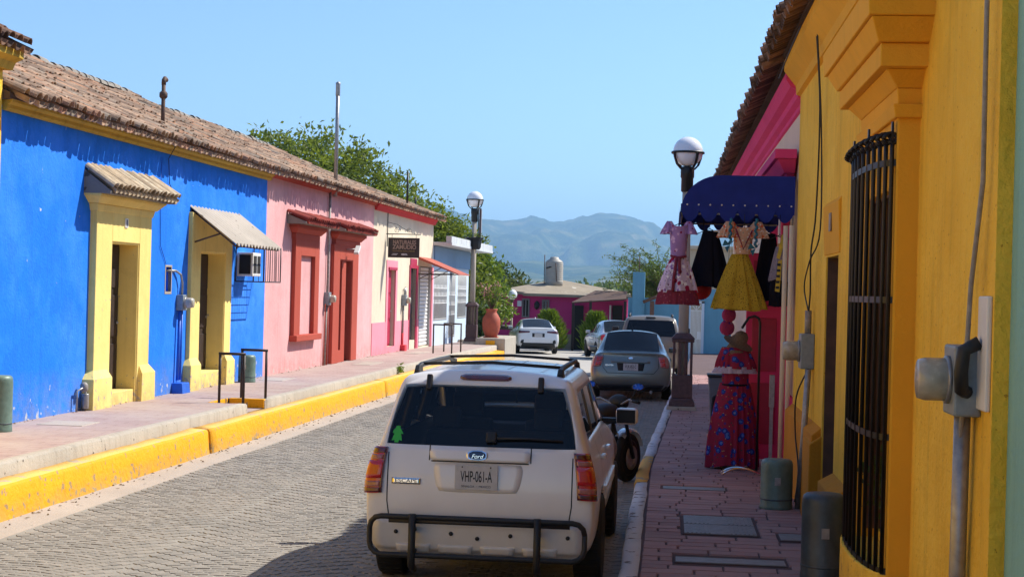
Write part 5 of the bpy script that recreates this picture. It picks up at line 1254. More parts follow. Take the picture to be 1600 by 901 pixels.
def plate(parent, c, w, h_, txt, tilt=0.0, sub=None):
    mb = MB(); mb.box(-w / 2, w / 2, -.006, .0, -h_ / 2, h_ / 2); mb.xform(Matrix.Translation(Vector(c)) @ Matrix.Rotation(-tilt, 4, 'X')); p = mb.build('number_plate', 'plate', parent, bev=.004)
    T = Matrix.Translation(Vector(c)) @ Matrix.Rotation(-tilt, 4, 'X') @ Matrix.Translation((0, -.0065, .004)) @ Matrix.Rotation(R(90), 4, 'X')
    if txt: text('plate_number', txt, h_ * .62, 'ink', p, T, .001, sx=w * .88 / (h_ * .62 * .62 * len(txt)) if True else 1, bold=.001)
    if sub: text('plate_state', sub, h_ * .13, 'ink', p, Matrix.Translation(Vector(c)) @ Matrix.Rotation(-tilt, 4, 'X') @ Matrix.Translation((0, -.0065, -h_ * .36)) @ Matrix.Rotation(R(90), 4, 'X'), .001)
    for sx in (-.33, .33):
        q = MB(); q.lathe([(.006, 0), (.006, .003), (.001, .004)], n=8); q.xform(Matrix.Translation(Vector(c)) @ Matrix.Rotation(-tilt, 4, 'X') @ Matrix.Translation((sx * w, -.006, h_ * .42)) @ Matrix.Rotation(R(90), 4, 'X')); q.build('screw', 'blackplastic', p)
    return p

# --- the white sport utility vehicle
ep = on_y(750, 790, 11.98)
suv = thing('white_suv', 'dusty white sport utility vehicle with black rear bumper guard', 'car', (ep.x - .01, 11.98, 0), rot=R(-.4))
def sta(y, w, top, rear=None, belt=1.135, zb=.27, hoodz=None):
    """w: width scale; top 'roof' or deck height"""
    d = rear or [0] * 9
    w *= .98
    rows = [(.74 * w, zb, d[0]), (.875 * w, zb + .09, d[1]), (.905 * w, .60, d[2]), (.90 * w, .95, d[3]), (.80 * w, belt, d[4])]
    if top == 'roof': rows += [(.69 * w, 1.60, d[5]), (.635 * w, 1.668, d[6])]; r8 = (.33 * w, 1.70, d[7]); r9 = (1.712, d[8])
    else: rows[4] = (.83 * w, top - .05, d[4]); rows += [(.76 * w, top - .005, d[5]), (.68 * w, top + .01, d[6])]; r8 = (.36 * w, top + .03, d[7]); r9 = (top + .035, d[8])
    return (y, rows, r8, r9)
RD = [.12, .03, .0, .01, .06, .235, .315, .33, .335]
RD2 = [.0, 0, 0, .0, .03, .14, .17, .17, .17]
st = [sta(.0, .975, 'roof', RD), sta(.13, 1.0, 'roof', [v * .75 for v in RD]), sta(.42, 1.0, 'roof', [0, 0, 0, 0, 0, .08, .08, .08, .08]), sta(1.08, 1.0, 'roof'), sta(1.17, 1.0, 'roof'), sta(1.92, 1.0, 'roof'), sta(2.0, 1.0, 'roof'),
      sta(2.62, 1.0, 'roof', [0, 0, 0, 0, 0, .0, .0, .02, .03]), sta(3.12, 1.0, 1.14), sta(3.7, .99, 1.08), sta(4.2, .95, .98), sta(4.42, .88, .80, zb=.33)]
def suv_m(kind, i, j, sg):
    if kind == 'side':
        if j == 5 and i in (2, 4, 6): return 'glass%d_%d' % (i, sg)
        if j == 5 and i == 7: return 'glass%d_%d' % (i, sg)
        if j == 5 and i in (3, 5): return 'pillar'
        if j in (7, 8) and i == 7: return 'windscreen'
        if j == 1: return 'under'
    if kind == 'rear':
        if i == 4 and j in (1, 2): return 'rearglass'
    return 'paint'
parts, bv = car_body(suv, st, .975, 'paint_white', suv_m, [(.94, .93), (3.56, .93)], .415, sharp='rearglass')
part_from_faces('body', parts['paint'], 'paint_white', suv, liner='seat')
part_from_faces('underbody', parts.get('under', []), 'seam', suv); [part_from_faces('door_pillar', q, 'blackplastic', suv, liner='seat') for q in split_islands(parts['pillar'])]
part_from_faces('rear_window', parts['rearglass'], 'glass_suv', suv); part_from_faces('windscreen', parts['windscreen'], 'glass_clear', suv)
for k in parts:
    if k.startswith('glass'): part_from_faces('side_window', parts[k], 'glass_suv', suv)
for sg in (-1, 1):
    for y in (.94, 3.56): wheel(suv, sg * .79, y, .355, .225, sg)
B = (0, 1, 0)
# black glass border round the rear window
rg = [(-.60, 1.61), (.60, 1.61), (.725, 1.15), (-.725, 1.15)]
# tail lamps
for sg in (-1, 1):
    x0, x1 = .735, .90
    q = [(sg * x0 * .985, 0, 1.115), (sg * (x1 - .03), 0, 1.105), (sg * x1, 0, .765), (sg * x0, 0, .775)]
    if sg < 0: q = [q[1], q[0], q[3], q[2]]
    ray = (-sg * .55, 1, 0); TLm = patch('tail_lamp', 'taillight', suv, bv, q, ray, .8, 8, 12, .004, .02)
    def sub(v0, v1, mat, nm, a=.06, b_=.94):
        tl, tr, br, bl = [Vector(p) for p in q]; A = lambda u, v: (tl * (1 - u) + tr * u) * (1 - v) + (bl * (1 - u) + br * u) * v
        patch(nm, mat, TLm, bv, [A(a, v0), A(b_, v0), A(b_, v1), A(a, v1)], ray, .8, 8, 4, .012, .016)
    sub(.17, .27, 'lens_clear', 'upper_lens', .1, .85); sub(.30, .68, 'taillight', 'brake_lens'); sub(.74, .86, 'lens_clear', 'reverse_lens', .06, .9); sub(.02, .14, 'taillight_d', 'lamp_rim'); sub(.88, .98, 'taillight_d', 'lamp_rim')
    patch('lamp_edge', 'taillight_d', TLm, bv, [q[0], q[0] if sg < 0 else q[0], q[3], q[3]] if False else ([Vector(q[0]) + Vector((0, 0, 0)), Vector(q[0]).lerp(Vector(q[1]), .12), Vector(q[3]).lerp(Vector(q[2]), .12), Vector(q[3])] if sg > 0 else [Vector(q[1]).lerp(Vector(q[0]), .12), Vector(q[1]), Vector(q[2]), Vector(q[2]).lerp(Vector(q[3]), .12)]), ray, .8, 2, 10, .013, .014)
# high brake lamp, handle bar trim, plate recess
patch('high_brake_lamp', 'taillight_d', suv, bv, [(-.19, 0, 1.665), (.19, 0, 1.665), (.205, 0, 1.628), (-.205, 0, 1.628)], B, 1, 10, 3, .004, .012, .5)
tg = patch('tailgate_trim', 'paint_white', suv, bv, [(-.385, 0, 1.115), (.385, 0, 1.115), (.375, 0, 1.03), (-.375, 0, 1.03)], B, 1, 14, 4, .004, .022, .2)
patch('trim_shadow_gap', 'seam', tg, bv, [(-.37, 0, 1.03), (.37, 0, 1.03), (.37, 0, 1.022), (-.37, 0, 1.022)], B, 1, 10, 1, .001, .004)
for pts in ([(-.70, 0, 1.08), (-.70, 0, .72), (-.68, 0, .585), (.68, 0, .585), (.70, 0, .72), (.70, 0, 1.08)], [(-.385, 0, 1.15), (-.385, 0, 1.03)], [(.385, 0, 1.15), (.385, 0, 1.03)]): seam_line(suv, bv, pts, B, .009)
hit = bv.ray_cast(Vector((0, -1, .915)), Vector(B))[0]
# plate well: four bevelled walls framing the plate
pw = patch('plate_well', 'paint_white', suv, bv, [(-.36, 0, 1.018), (.34, 0, 1.018), (.30, 0, .80), (-.32, 0, .80)], B, 1, 12, 6, -.008, .010, .25)
plate(suv, (-.02, hit.y - .014, .915), .325, .185, 'VHP-061-A', R(2), 'SINALOA  ·  MEXICO')
em = patch('emblem', 'chrome', suv, bv, [(-.10, 0, 1.11), (.06, 0, 1.11), (.06, 0, 1.035), (-.10, 0, 1.035)], B, 1, 14, 10, .018, .014, 1.0)
patch('emblem_face', 'ford_blue', em, bv, [(-.085, 0, 1.102), (.045, 0, 1.102), (.045, 0, 1.043), (-.085, 0, 1.043)], B, 1, 14, 10, .028, .01, 1.0)
h2 = bv.ray_cast(Vector((-.02, -1, 1.072)), Vector(B))[0]
text('emblem_script', 'Ford', .045, 'chrome', em, facing_back((-.02, h2.y - .04, 1.073), R(4)), .001, shear=.35)
h3 = bv.ray_cast(Vector((-.56, -1, .87)), Vector(B))[0]
bd = patch('model_badge', 'chrome', suv, bv, [(-.665, 0, .892), (-.445, 0, .892), (-.445, 0, .848), (-.665, 0, .848)], B, 1, 10, 4, .002, .008)
text('badge_lettering', 'ESCAPE', .036, 'ink', bd, facing_back((-.555, h3.y - .014, .871), 0, R(-1)), .001, sx=1.45)
# bumper details
bp = patch('bumper_step', 'paint_white', suv, bv, [(-.80, 0, .58), (.80, 0, .58), (.80, 0, .36), (-.80, 0, .36)], B, 1, 20, 8, .010, .02, .15)
for k, x in enumerate((-.62, -.2, .0, .25, .68)):
    h4 = bv.ray_cast(Vector((x, -1, .49 - .03 * (k == 2))), Vector(B))[0]; q = MB(); q.lathe([(.016, 0), (.016, .01), (.001, .012)], n=12); q.xform(Matrix.Translation((x, h4.y - .028, .49 - .03 * (k == 2))) @ Matrix.Rotation(R(90), 4, 'X')); q.build('bumper_bolt', 'blackplastic', bp)
for k in range(4): patch('bumper_recess', 'paint_white', bp, bv, [(-.62 + k * .32, 0, .41), (-.36 + k * .32, 0, .41), (-.37 + k * .32, 0, .35), (-.61 + k * .32, 0, .35)], B, 1, 6, 3, .03, .012)
# tubular guard
gd = MB(); y = -.13
loop = []
for (cx_, cz_, a0_) in ((.72, .525, 0), (.72, .525, 30), (.72, .525, 60), (.72, .525, 90)): loop.append((cx_ + .09 * math.cos(R(a0_)), y + .03 * math.cos(R(a0_)), cz_ + .09 * math.sin(R(a0_))))
for a0_ in (90, 120, 150, 180): loop.append((-.72 + .09 * math.cos(R(a0_)), y + .03 * abs(math.cos(R(a0_))), .525 + .09 * math.sin(R(a0_))))
for a0_ in (180, 210, 240, 270): loop.append((-.72 + .09 * math.cos(R(a0_)), y + .03 * abs(math.cos(R(a0_))), .42 + .09 * math.sin(R(a0_))))
for a0_ in (270, 300, 330, 360): loop.append((.72 + .09 * math.cos(R(a0_)), y + .03 * abs(math.cos(R(a0_))), .42 + .09 * math.sin(R(a0_))))
loop.append(loop[0]); gd.tube(loop, .021, 10); gd.tube([(-.66, y, .585), (.70, y, .585)], .017, 8)
guard = gd.build('bumper_guard', 'blackplastic', suv)
for x in (-.48, .46):
    q = MB(); q.tube([(x, y - .015, .64), (x, y - .02, .3), (x, y + .0, .25), (x, y + .1, .21)], .028, 10); q.tube([(x, y + .02, .52), (x, y + .2, .5)], .02, 8); q.tube([(x, y + .02, .36), (x, y + .25, .33)], .02, 8); q.build('guard_upright', 'blackplastic', guard)
patch('guard_sticker', 'plate', guard, bv, [(.16, 0, .345), (.3, 0, .345), (.3, 0, .325), (.16, 0, .325)], B, 1, 4, 2, .16, .004) if False else None
# hinge caps, wiper, roof rails, mirrors, handles
for x in (-.43, .43):
    hh_ = bv.ray_cast(Vector((x, -1, 1.61)), Vector(B))[0]; q = MB(); q.box(-.022, .022, -.03, .02, -.075, .05); q.xform(Matrix.Translation((x, hh_.y - .004, 1.615)) @ Matrix.Rotation(R(-22), 4, 'X')); q.build('glass_hinge', 'blackplastic', suv, bev=.01)
hw_ = bv.ray_cast(Vector((0, -1, 1.19)), Vector(B))[0]
wp = MB(); wp.box(-.04, .04, -.03, .02, -.03, .05); wp.xform(Matrix.Translation((.08, hw_.y - .02, 1.205)) @ Matrix.Rotation(R(-20), 4, 'X')); wpo = wp.build('wiper', 'blackplastic', suv, bev=.012)
q = MB(); q.tube([(.08, hw_.y - .035, 1.21), (.35, hw_.y - .02, 1.215), (.62, hw_.y + .0, 1.20)], .009, 6); q.build('wiper_arm', 'blackplastic', wpo)
for sg in (-1, 1):
    rr_ = MB(); xr = .56
    def roofz(y, x=xr): 
        h_ = bv.ray_cast(Vector((sg * x, y, 3)), Vector((0, 0, -1)))[0]; return h_.z if h_ else 1.66
    rr_.tube([(sg * xr, .40, roofz(.45) + .0), (sg * xr, .50, roofz(.5) + .04), (sg * xr, .62, roofz(.62) + .055), (sg * xr, 1.4, roofz(1.4) + .055), (sg * xr, 2.2, roofz(2.2) + .052), (sg * xr, 2.42, roofz(2.42) + .035), (sg * xr, 2.52, roofz(2.5))], .022, 8)
    ro = rr_.build('roof_rail', 'blackplastic', suv)
    for y in (.46, 2.42): q = MB(); z = roofz(y); q.taper(sg * xr - .03, sg * xr + .03, y - .09, y + .1, z - .03, sg * xr - .02, sg * xr + .02, y - .02, y + .07, z + .06); q.build('rail_foot', 'blackplastic', ro, bev=.01)
for y in (.62, 2.1):
    q = MB(); z = 1.728; q.tube([(-.56, y, z), (0, y, z + .025), (.56, y, z)], .014, 6); q.build('cross_bar', 'blackplastic', suv)
for k in range(4):
    seam_line(suv, bv, [(-.4 + k * .266, .6, 3), (-.4 + k * .266, 2.4, 3)], (0, 0, -1), .02, 'roof_groove', 'paint_white', 1.0, .003)
for sg in (-1, 1):
    mr_ = MB(); mr_.box(-.10, .10, -.045, .05, -.075, .075); mr_.xform(Matrix.Translation((sg * 1.01, 2.78, 1.2)) @ Matrix.Rotation(R(8) * -sg, 4, 'Z')); mo = mr_.build('door_mirror', 'paint_white', suv, bev=.03)
    q = MB(); q.box(-.085, .085, -.052, -.046, -.06, .06); q.xform(Matrix.Translation((sg * 1.01, 2.78, 1.2)) @ Matrix.Rotation(R(8) * -sg, 4, 'Z')); q.build('mirror_glass', 'blackplastic', mo, bev=.004)
    q = MB(); q.box(sg * .84 - .06, sg * .84 + .08, 2.76, 2.84, 1.13, 1.18); q.build('mirror_stalk', 'blackplastic', mo, bev=.01)
    rs = (-sg, 0, 0)
    for pts in ([(sg, 1.13, 1.12), (sg, 1.13, .75), (sg, 1.3, .45)], [(sg, 1.96, 1.12), (sg, 1.96, .4)], [(sg, 2.95, 1.1), (sg, 3.05, .42)], [(sg, 1.4, .4), (sg, 3.05, .4)]): seam_line(suv, bv, pts, rs, .008)
    for y in (1.28, 2.1):
        q = MB(); hh_ = bv.ray_cast(Vector((sg * 2, y, .98)), Vector(rs))[0]; q.box(-.012, .03, -.09, .09, -.018, .018); q.xform(Matrix.Translation((hh_.x + sg * .012 - (.0 if sg > 0 else .018), y, .98))); q.build('door_handle', 'paint_white', suv, bev=.012)
    q = MB(); q.box(sg * .86 - .03, sg * .86 + .03, .3, .52, .02, .26); q.build('mud_flap', 'blackplastic', suv) if False else None
    patch('side_moulding', 'paint_white', suv, bv, [(sg, 1.38, .72), (sg, 3.05, .72), (sg, 3.05, .62), (sg, 1.38, .62)] if sg > 0 else [(sg, 3.05, .72), (sg, 1.38, .72), (sg, 1.38, .62), (sg, 3.05, .62)], rs, 1, 10, 3, .004, .014)
# window sticker, defroster lines
def on_glass(x, z, o=.004): h_, n_, _, _ = bv.ray_cast(Vector((x, -1, z)), Vector(B)); return h_ - Vector((0, o, 0))
gs = MB(); c = (-.645, 1.215)
shape = [(0, .06), (.02, .058), (.018, .042), (.03, .03), (.045, .0), (.028, .003), (.038, -.05), (.015, -.045), (.012, -.062), (-.02, -.062), (-.018, -.045), (-.042, -.05), (-.025, 0), (-.038, .01), (-.03, .032), (-.014, .044), (-.016, .056)]
gs.add([on_glass(c[0] + a, c[1] + b_) for a, b_ in shape], [tuple(range(len(shape)))]); gs.build('window_sticker', 'sticker', suv)
# cabin
dk = MB(); dk.box(-.70, .70, .35, 3.0, .5, .55); cab = dk.build('cabin_floor', 'seat', suv)
def seat(x, y, w, hz, parent, nm='seat', z0=.55):
    q = MB(); q.taper(x - w / 2, x + w / 2, y, y + .14, z0, x - w / 2 + .03, x + w / 2 - .03, y - .12, y - .02, hz); so_ = q.build(nm, 'seat', parent, bev=.04); return so_
s1_ = seat(-.0, 1.25, 1.25, 1.17, suv, 'rear_seat')
for x in (-.42, .42): q = MB(); q.box(x - .12, x + .12, 1.09, 1.18, 1.19, 1.36); q.build('headrest', 'seat', s1_, bev=.035)
for x in (-.36, .36):
    s2_ = seat(x, 2.15, .5, 1.2, suv, 'front_seat'); q = MB(); q.box(x - .14, x + .14, 1.98, 2.08, 1.22, 1.44); q.build('headrest', 'seat', s2_, bev=.05)
q = MB(); q.box(-.68, .68, 2.75, 3.1, .6, 1.1); q.build('dashboard', 'seat', suv, bev=.03)
q = MB(); q.box(-.1, .1, 2.62, 2.65, 1.46, 1.53); q.build('rear_view_mirror', 'blackplastic', suv, bev=.01)
q = MB(); q.tube([(0, 2.63, 1.46), (0.005, 2.63, 1.3)], .008, 6); q.build('hanging_charm', 'blackplastic', suv)
# exhaust and rear axle
q = MB(); q.tube([(-.7, .94, .33), (.7, .94, .33)], .05, 10); q.build('axle', 'seam', suv)

# --- sedans
def sedan(root, L_, W, H, paintm, gl, deck=.98, hood=.92, yd=.5, yg=1.05, yf=2.35, yc=3.05, zb=.2, belt=.90, wheel_r=.31, axles=(.95, 3.6), sub=2, glr=None, hatch=False):
    w = W / 2
    def S(y, k, top, d=None, zb_=zb, dd=0):
        d = d or [0] * 9
        rows = [(.80 * w * k, zb_, d[0]), (.95 * w * k, zb_ + .09, d[1]), (1.0 * w * k, .52, d[2]), (.985 * w * k, belt - .14, d[3]), (.90 * w * k, belt, d[4])]
        if top == 'roof': rows += [(.70 * w * k, H - .14, d[5]), (.62 * w * k, H - .055, d[6])]; r8 = (.33 * w * k, H - .012, d[7]); r9 = (H, d[8])
        else: rows[4] = (.90 * w * k, top - .055, d[4]); rows += [(.80 * w * k, top - .008, d[5]), (.70 * w * k, top + .008, d[6])]; r8 = (.36 * w * k, top + .022, d[7]); r9 = (top + .028, d[8])
        return (y, rows, r8, r9)
    rd = [.14, .03, .0, .06, .10, .08, .085, .075, .07]
    st = [S(0, .93, deck, rd, zb + .03), S(.14, .985, deck, [v * .7 for v in rd]), S(yd, 1.0, deck + .0), S(yg, 1.0, 'roof', [0, 0, 0, 0, -.25, .08, .05, .02, 0]), S(yg + .42, 1.0, 'roof'), S(yg + .5, 1.0, 'roof'), S(yf - .05, 1.0, 'roof', [0, 0, 0, 0, 0, -.05, 0, .03, .05]), S(yc, 1.0, hood + .05), S(yc + .6, .985, hood), S(L_ - .25, .94, hood - .14), S(L_, .84, hood - .34, None, zb + .04)]
    def mm(kind, i, j, sg):
        if kind == 'side':
            if j == 5 and i in (3, 5, 6): return 'glass%d_%d' % (i, sg)
            if j == 5 and i == 4: return 'pillar'
            if j in (7, 8) and i == 6: return 'windscreen'
            if j in (7, 8) and i == 2: return 'rearglass'
            if j == 1: return 'under'
        return 'paint'
    parts, bv = car_body(root, st, .8, paintm, mm, [(a, w + .02) for a in axles], wheel_r + .06, sub, sharp='rearglass')
    part_from_faces('body', parts['paint'], paintm, root); part_from_faces('underbody', parts['under'], 'seam', root)
    if 'pillar' in parts: [part_from_faces('door_pillar', q, 'blackplastic', root) for q in split_islands(parts['pillar'])]
    part_from_faces('rear_window', parts['rearglass'], glr or gl, root); part_from_faces('windscreen', parts['windscreen'], gl, root)
    for k in parts:
        if k.startswith('glass'): part_from_faces('side_window', parts[k], gl, root)
    q = MB(); q.box(-w * .8, w * .8, yd + .2, yc - .1, .3, belt - .05); q.build('cabin_interior', 'seat', root)
    for sg in (-1, 1):
        for a in axles: wheel(root, sg * (w - .11), a, wheel_r, .2, sg, 7)
        q = MB(); q.box(-.09, .09, -.04, .05, -.06, .06); q.xform(Matrix.Translation((sg * (w + .03), yf + .25, belt + .05))); mo = q.build('door_mirror', paintm, root, bev=.025)
        rs = (-sg, 0, 0)
        for pts in ([(sg, yg - .1, belt - .1), (sg, yg - .1, .4)], [(sg, yg + .46, belt - .05), (sg, yg + .46, .35)], [(sg, yc - .2, belt - .05), (sg, yc - .1, .35)]): seam_line(root, bv, pts, rs, .008)
        for y in (yg + .3, yg + 1.25):
            hh_ = bv.ray_cast(Vector((sg * 2, y, belt - .13)), Vector(rs))[0]
            if hh_: q = MB(); q.box(-.015, .02, -.08, .08, -.015, .015); q.xform(Matrix.Translation((hh_.x + (.008 if sg > 0 else -.008), y, belt - .13))); q.build('door_handle', paintm, root, bev=.01)
    return bv
# grey sedan
sp_ = on_z(985, 624, 0)
sd = thing('grey_sedan', 'grey green sedan with spoiler lip parked by the lamp post', 'car', (-.78, 34.7, 0), rot=R(.5))
bv = sedan(sd, 4.57, 1.79, 1.5, 'paint_grey', 'glass_dark', deck=1.04, yd=.52, yg=1.12, belt=.98, wheel_r=.32)
for sg in (-1, 1):
    q = [(sg * .62, 0, .965), (sg * .84, 0, .955), (sg * .86, 0, .72), (sg * .66, 0, .735)]
    if sg < 0: q = [q[1], q[0], q[3], q[2]]
    ray = (-sg * .5, 1, 0); tl = patch('tail_lamp', 'lens_clear', sd, bv, q, ray, .8, 8, 8, .004, .014, .3)
    A = lambda u, v: (Vector(q[0]) * (1 - u) + Vector(q[1]) * u) * (1 - v) + (Vector(q[3]) * (1 - u) + Vector(q[2]) * u) * v
    for (u0, u1, v0, v1) in ((.12, .62, .15, .48), (.12, .62, .54, .86)):
        if sg < 0: u0, u1 = 1 - u1, 1 - u0
        patch('red_lens', 'taillight', tl, bv, [A(u0, v0), A(u1, v0), A(u1, v1), A(u0, v1)], ray, .8, 4, 4, .012, .012)
patch('boot_trim', 'paint_grey', sd, bv, [(-.42, 0, .86), (.42, 0, .86), (.42, 0, .82), (-.42, 0, .82)], B, 1, 10, 2, .004, .018)
patch('plate_well', 'seam', sd, bv, [(-.30, 0, .815), (.30, 0, .815), (.27, 0, .655), (-.27, 0, .655)], B, 1, 8, 4, -.010, .012)
h_ = bv.ray_cast(Vector((0, -1, .73)), Vector(B))[0]; plate(sd, (0, h_.y - .012, .735), .32, .155, 'VUK-852-C', R(4), 'SINALOA MEXICO')
seam_line(sd, bv, [(-.60, 0, 1.0), (-.60, 0, .72), (-.50, 0, .60), (.50, 0, .60), (.60, 0, .72), (.60, 0, 1.0)], B, .012)
q = patch('emblem', 'chrome', sd, bv, [(-.05, 0, .95), (.05, 0, .95), (.05, 0, .90), (-.05, 0, .90)], B, 1, 8, 6, .003, .008, 1.0)
h_ = bv.ray_cast(Vector((-.45, -1, .76)), Vector(B))[0]; text('model_lettering', 'SENTRA', .05, 'chrome', sd, facing_back((-.46, h_.y - .006, .765), R(4), R(-4)), .002)
q = MB(); q.taper(-.02, .02, 1.2, 1.35, 1.49, -.006, .006, 1.26, 1.3, 1.6); q.build('roof_antenna', 'blackplastic', sd)
patch('bumper_valance', 'blackplastic', sd, bv, [(-.72, 0, .36), (.72, 0, .36), (.66, 0, .26), (-.66, 0, .26)], B, 1, 12, 3, .004, .01)
q = MB(); q.tube([(.45, .0, .2), (.45, .4, .22)], .03, 8); q.build('exhaust_pipe', 'galv', sd)
# white far sedan
cw = on_z(841, 553, -.28); wy = 66.0; cwx = on_y(841, 540, wy).x
sd = thing('white_sedan', 'bright white sedan with black lower bumper before the magenta house', 'car', (cwx, wy, road_z(wy)), rot=R(11))
bv = sedan(sd, 4.6, 1.80, 1.44, 'paint_white2', 'glass_lt', deck=1.06, yd=.42, yg=1.25, belt=.98, wheel_r=.33, glr='glass_pale' if 'glass_pale' in M else 'glass_lt')
for sg in (-1, 1):
    q = [(sg * .38, 0, .94), (sg * .86, 0, .95), (sg * .86, 0, .84), (sg * .38, 0, .88)]
    if sg < 0: q = [q[1], q[0], q[3], q[2]]
    patch('tail_lamp', 'taillight_d', sd, bv, q, (-sg * .4, 1, 0), .8, 8, 4, .004, .012)
    patch('fog_vent', 'blackplastic', sd, bv, [(sg * .66 - .06, 0, .56), (sg * .66 + .06, 0, .60), (sg * .68 + .06, 0, .42), (sg * .68 - .08, 0, .44)], (-sg * .4, 1, 0), .8, 5, 5, .002, .008, .6)
patch('bumper_valance', 'blackplastic', sd, bv, [(-.66, 0, .46), (.66, 0, .46), (.74, 0, .25), (-.74, 0, .25)], B, 1, 14, 5, .006, .014)
patch('plate_well', 'seam', sd, bv, [(-.26, 0, .86), (.26, 0, .86), (.26, 0, .70), (-.26, 0, .70)], B, 1, 6, 3, -.008, .010)
h_ = bv.ray_cast(Vector((0, -1, .77)), Vector(B))[0]; plate(sd, (0, h_.y - .012, .775), .33, .16, '', R(3))
q = MB(); q.taper(-.02, .02, 1.3, 1.45, 1.44, -.006, .006, 1.38, 1.42, 1.5); q.build('roof_antenna', 'paint_white2', sd)
# silver compact car
wy = 60.0; cx_ = on_y(971, 540, wy).x
sd = thing('silver_compact', 'silver compact car parked at an angle beyond the tan vehicle', 'car', (cx_, wy, road_z(wy)), rot=R(12))
bv = sedan(sd, 4.2, 1.70, 1.49, 'paint_silver', 'glass_dark', deck=1.02, yd=.40, yg=.95, yf=2.2, yc=2.95, belt=.95, wheel_r=.31, axles=(.85, 3.3), glr='glass_lt')
for sg in (-1, 1):
    q = [(sg * .60, 0, .95), (sg * .82, 0, .95), (sg * .83, 0, .74), (sg * .66, 0, .76)]
    if sg < 0: q = [q[1], q[0], q[3], q[2]]
    patch('tail_lamp', 'taillight', sd, bv, q, (-sg * .5, 1, 0), .8, 6, 6, .004, .014, .5)
plate(sd, (0, -.03, .74), .3, .15, '')
# tan sport utility vehicle
wy = 44.6; cx_ = on_y(1016, 545, wy).x
tv = thing('tan_suv', 'tan sport utility vehicle with roof rails ahead of the grey sedan', 'car', (cx_, wy, 0), rot=R(.5))
def up(s, k=1.06, kz=1.0):
    y, rows, r8, r9 = s; return (y * 1.05, [(x * k, z * kz, d) for x, z, d in rows], (r8[0] * k, r8[1] * kz, r8[2]), (r9[0] * kz, r9[1]))
parts, bv = car_body(tv, [up(s) for s in st], .90, 'paint_tan', suv_m, [(.99, .98), (3.74, .98)], .43, sharp='rearglass')
part_from_faces('body', parts['paint'], 'paint_tan', tv); part_from_faces('underbody', parts.get('under', []), 'seam', tv); [part_from_faces('door_pillar', q, 'blackplastic', tv) for q in split_islands(parts['pillar'])]
part_from_faces('rear_window', parts['rearglass'], 'glass_dark', tv); part_from_faces('windscreen', parts['windscreen'], 'glass_dark', tv)
for k in parts:
    if k.startswith('glass'): part_from_faces('side_window', parts[k], 'glass_dark', tv)
q = MB(); q.box(-.7, .7, .6, 2.9, .4, 1.1); q.build('cabin_interior', 'seat', tv)
for sg in (-1, 1):
    for y in (.99, 3.74): wheel(tv, sg * .84, y, .37, .23, sg)
    q = [(sg * .80, 0, 1.17), (sg * .93, 0, 1.16), (sg * .95, 0, .80), (sg * .82, 0, .80)]
    if sg < 0: q = [q[1], q[0], q[3], q[2]]
    patch('tail_lamp', 'taillight', tv, bv, q, (-sg * .5, 1, 0), .8, 6, 8, .004, .014)
    q = MB(); q.tube([(sg * .6, .5, 1.67), (sg * .6, .62, 1.74), (sg * .6, 2.3, 1.74), (sg * .6, 2.5, 1.67)], .022, 8); q.build('roof_rail', 'blackplastic', tv)
    q = MB(); q.box(sg * 1.05 - .1, sg * 1.05 + .1, 2.85, 2.95, 1.18, 1.34); q.build('door_mirror', 'blackplastic', tv, bev=.03)
patch('high_brake_lamp', 'blackplastic', tv, bv, [(-.14, 0, 1.675), (.14, 0, 1.675), (.14, 0, 1.64), (-.14, 0, 1.64)], B, 1, 8, 2, .004, .02, .5)
h_ = bv.ray_cast(Vector((0, -1, .93)), Vector(B))[0]; plate(tv, (0, h_.y - .012, .93), .32, .16, '')

# --- motorcycle parked across the kerb in front of the white vehicle
mp_ = on_z(986, 752, 0)
mc = thing('motorcycle', 'dark motorcycle with spoked alloy wheel nosed against the kerb', 'motorcycle', (mp_.x - .06, mp_.y, 0), rot=R(-26))
# local: +y forward, front wheel centre at y=0
def moto_wheel(y, r, w, nm='wheel'):
    mb = MB(); rr = r * .74; mb.lathe([(rr * .9, -.035), (rr, -.045), (rr, .045), (rr * .9, .035), (rr * .88, 0), (rr * .9, -.035)], n=32); mb.lathe([(.035, -.06), (.04, -.05), (.04, .05), (.035, .06)], n=14)
    for k in range(6):
        q = MB(); q.taper(.03, .05, -.03, .03, -.02, .03, .05, -.03, .03, .02); q = MB(); q.add([(.03, -.028, -.018), (rr * .9, -.014, -.014), (rr * .9, .014, -.014), (.03, .028, -.018), (.03, -.028, .018), (rr * .9, -.014, .014), (rr * .9, .014, .014), (.03, .028, .018)], [(0, 3, 2, 1), (4, 5, 6, 7), (0, 1, 5, 4), (2, 3, 7, 6)]); q.xform(Matrix.Rotation(2 * math.pi * k / 6, 4, 'Z')); mb.add(q.v, q.f)
    T = Matrix.Translation((0, y, r)) @ Matrix.Rotation(R(90), 4, 'Y'); mb.xform(T); wo_ = mb.build(nm, 'rim_dark', mc)
    t = MB(); hw = w / 2; t.lathe([(rr * .98, -hw * .7), (r * .88, -hw), (r * .97, -hw * .7), (r, 0), (r * .97, hw * .7), (r * .88, hw), (rr * .98, hw * .7)], n=36); t.xform(T); t.build('tyre', 'tyre', wo_)
    d = MB(); d.lathe([(.07, .065), (.15, .065), (.15, .07), (.07, .07), (.07, .065)], n=28); d.xform(T); d.build('brake_disc', 'galv', wo_)
moto_wheel(0, .30, .11); moto_wheel(-1.32, .30, .14)
q = MB()
for x in (-.09, .09): q.tube([(x, 0, .30), (x, -.18, .66), (x, -.32, .95)], [.026, .024, .02], 8)
q.build('front_fork', 'rim_dark', mc)
q = MB(); n = 12; vs = []
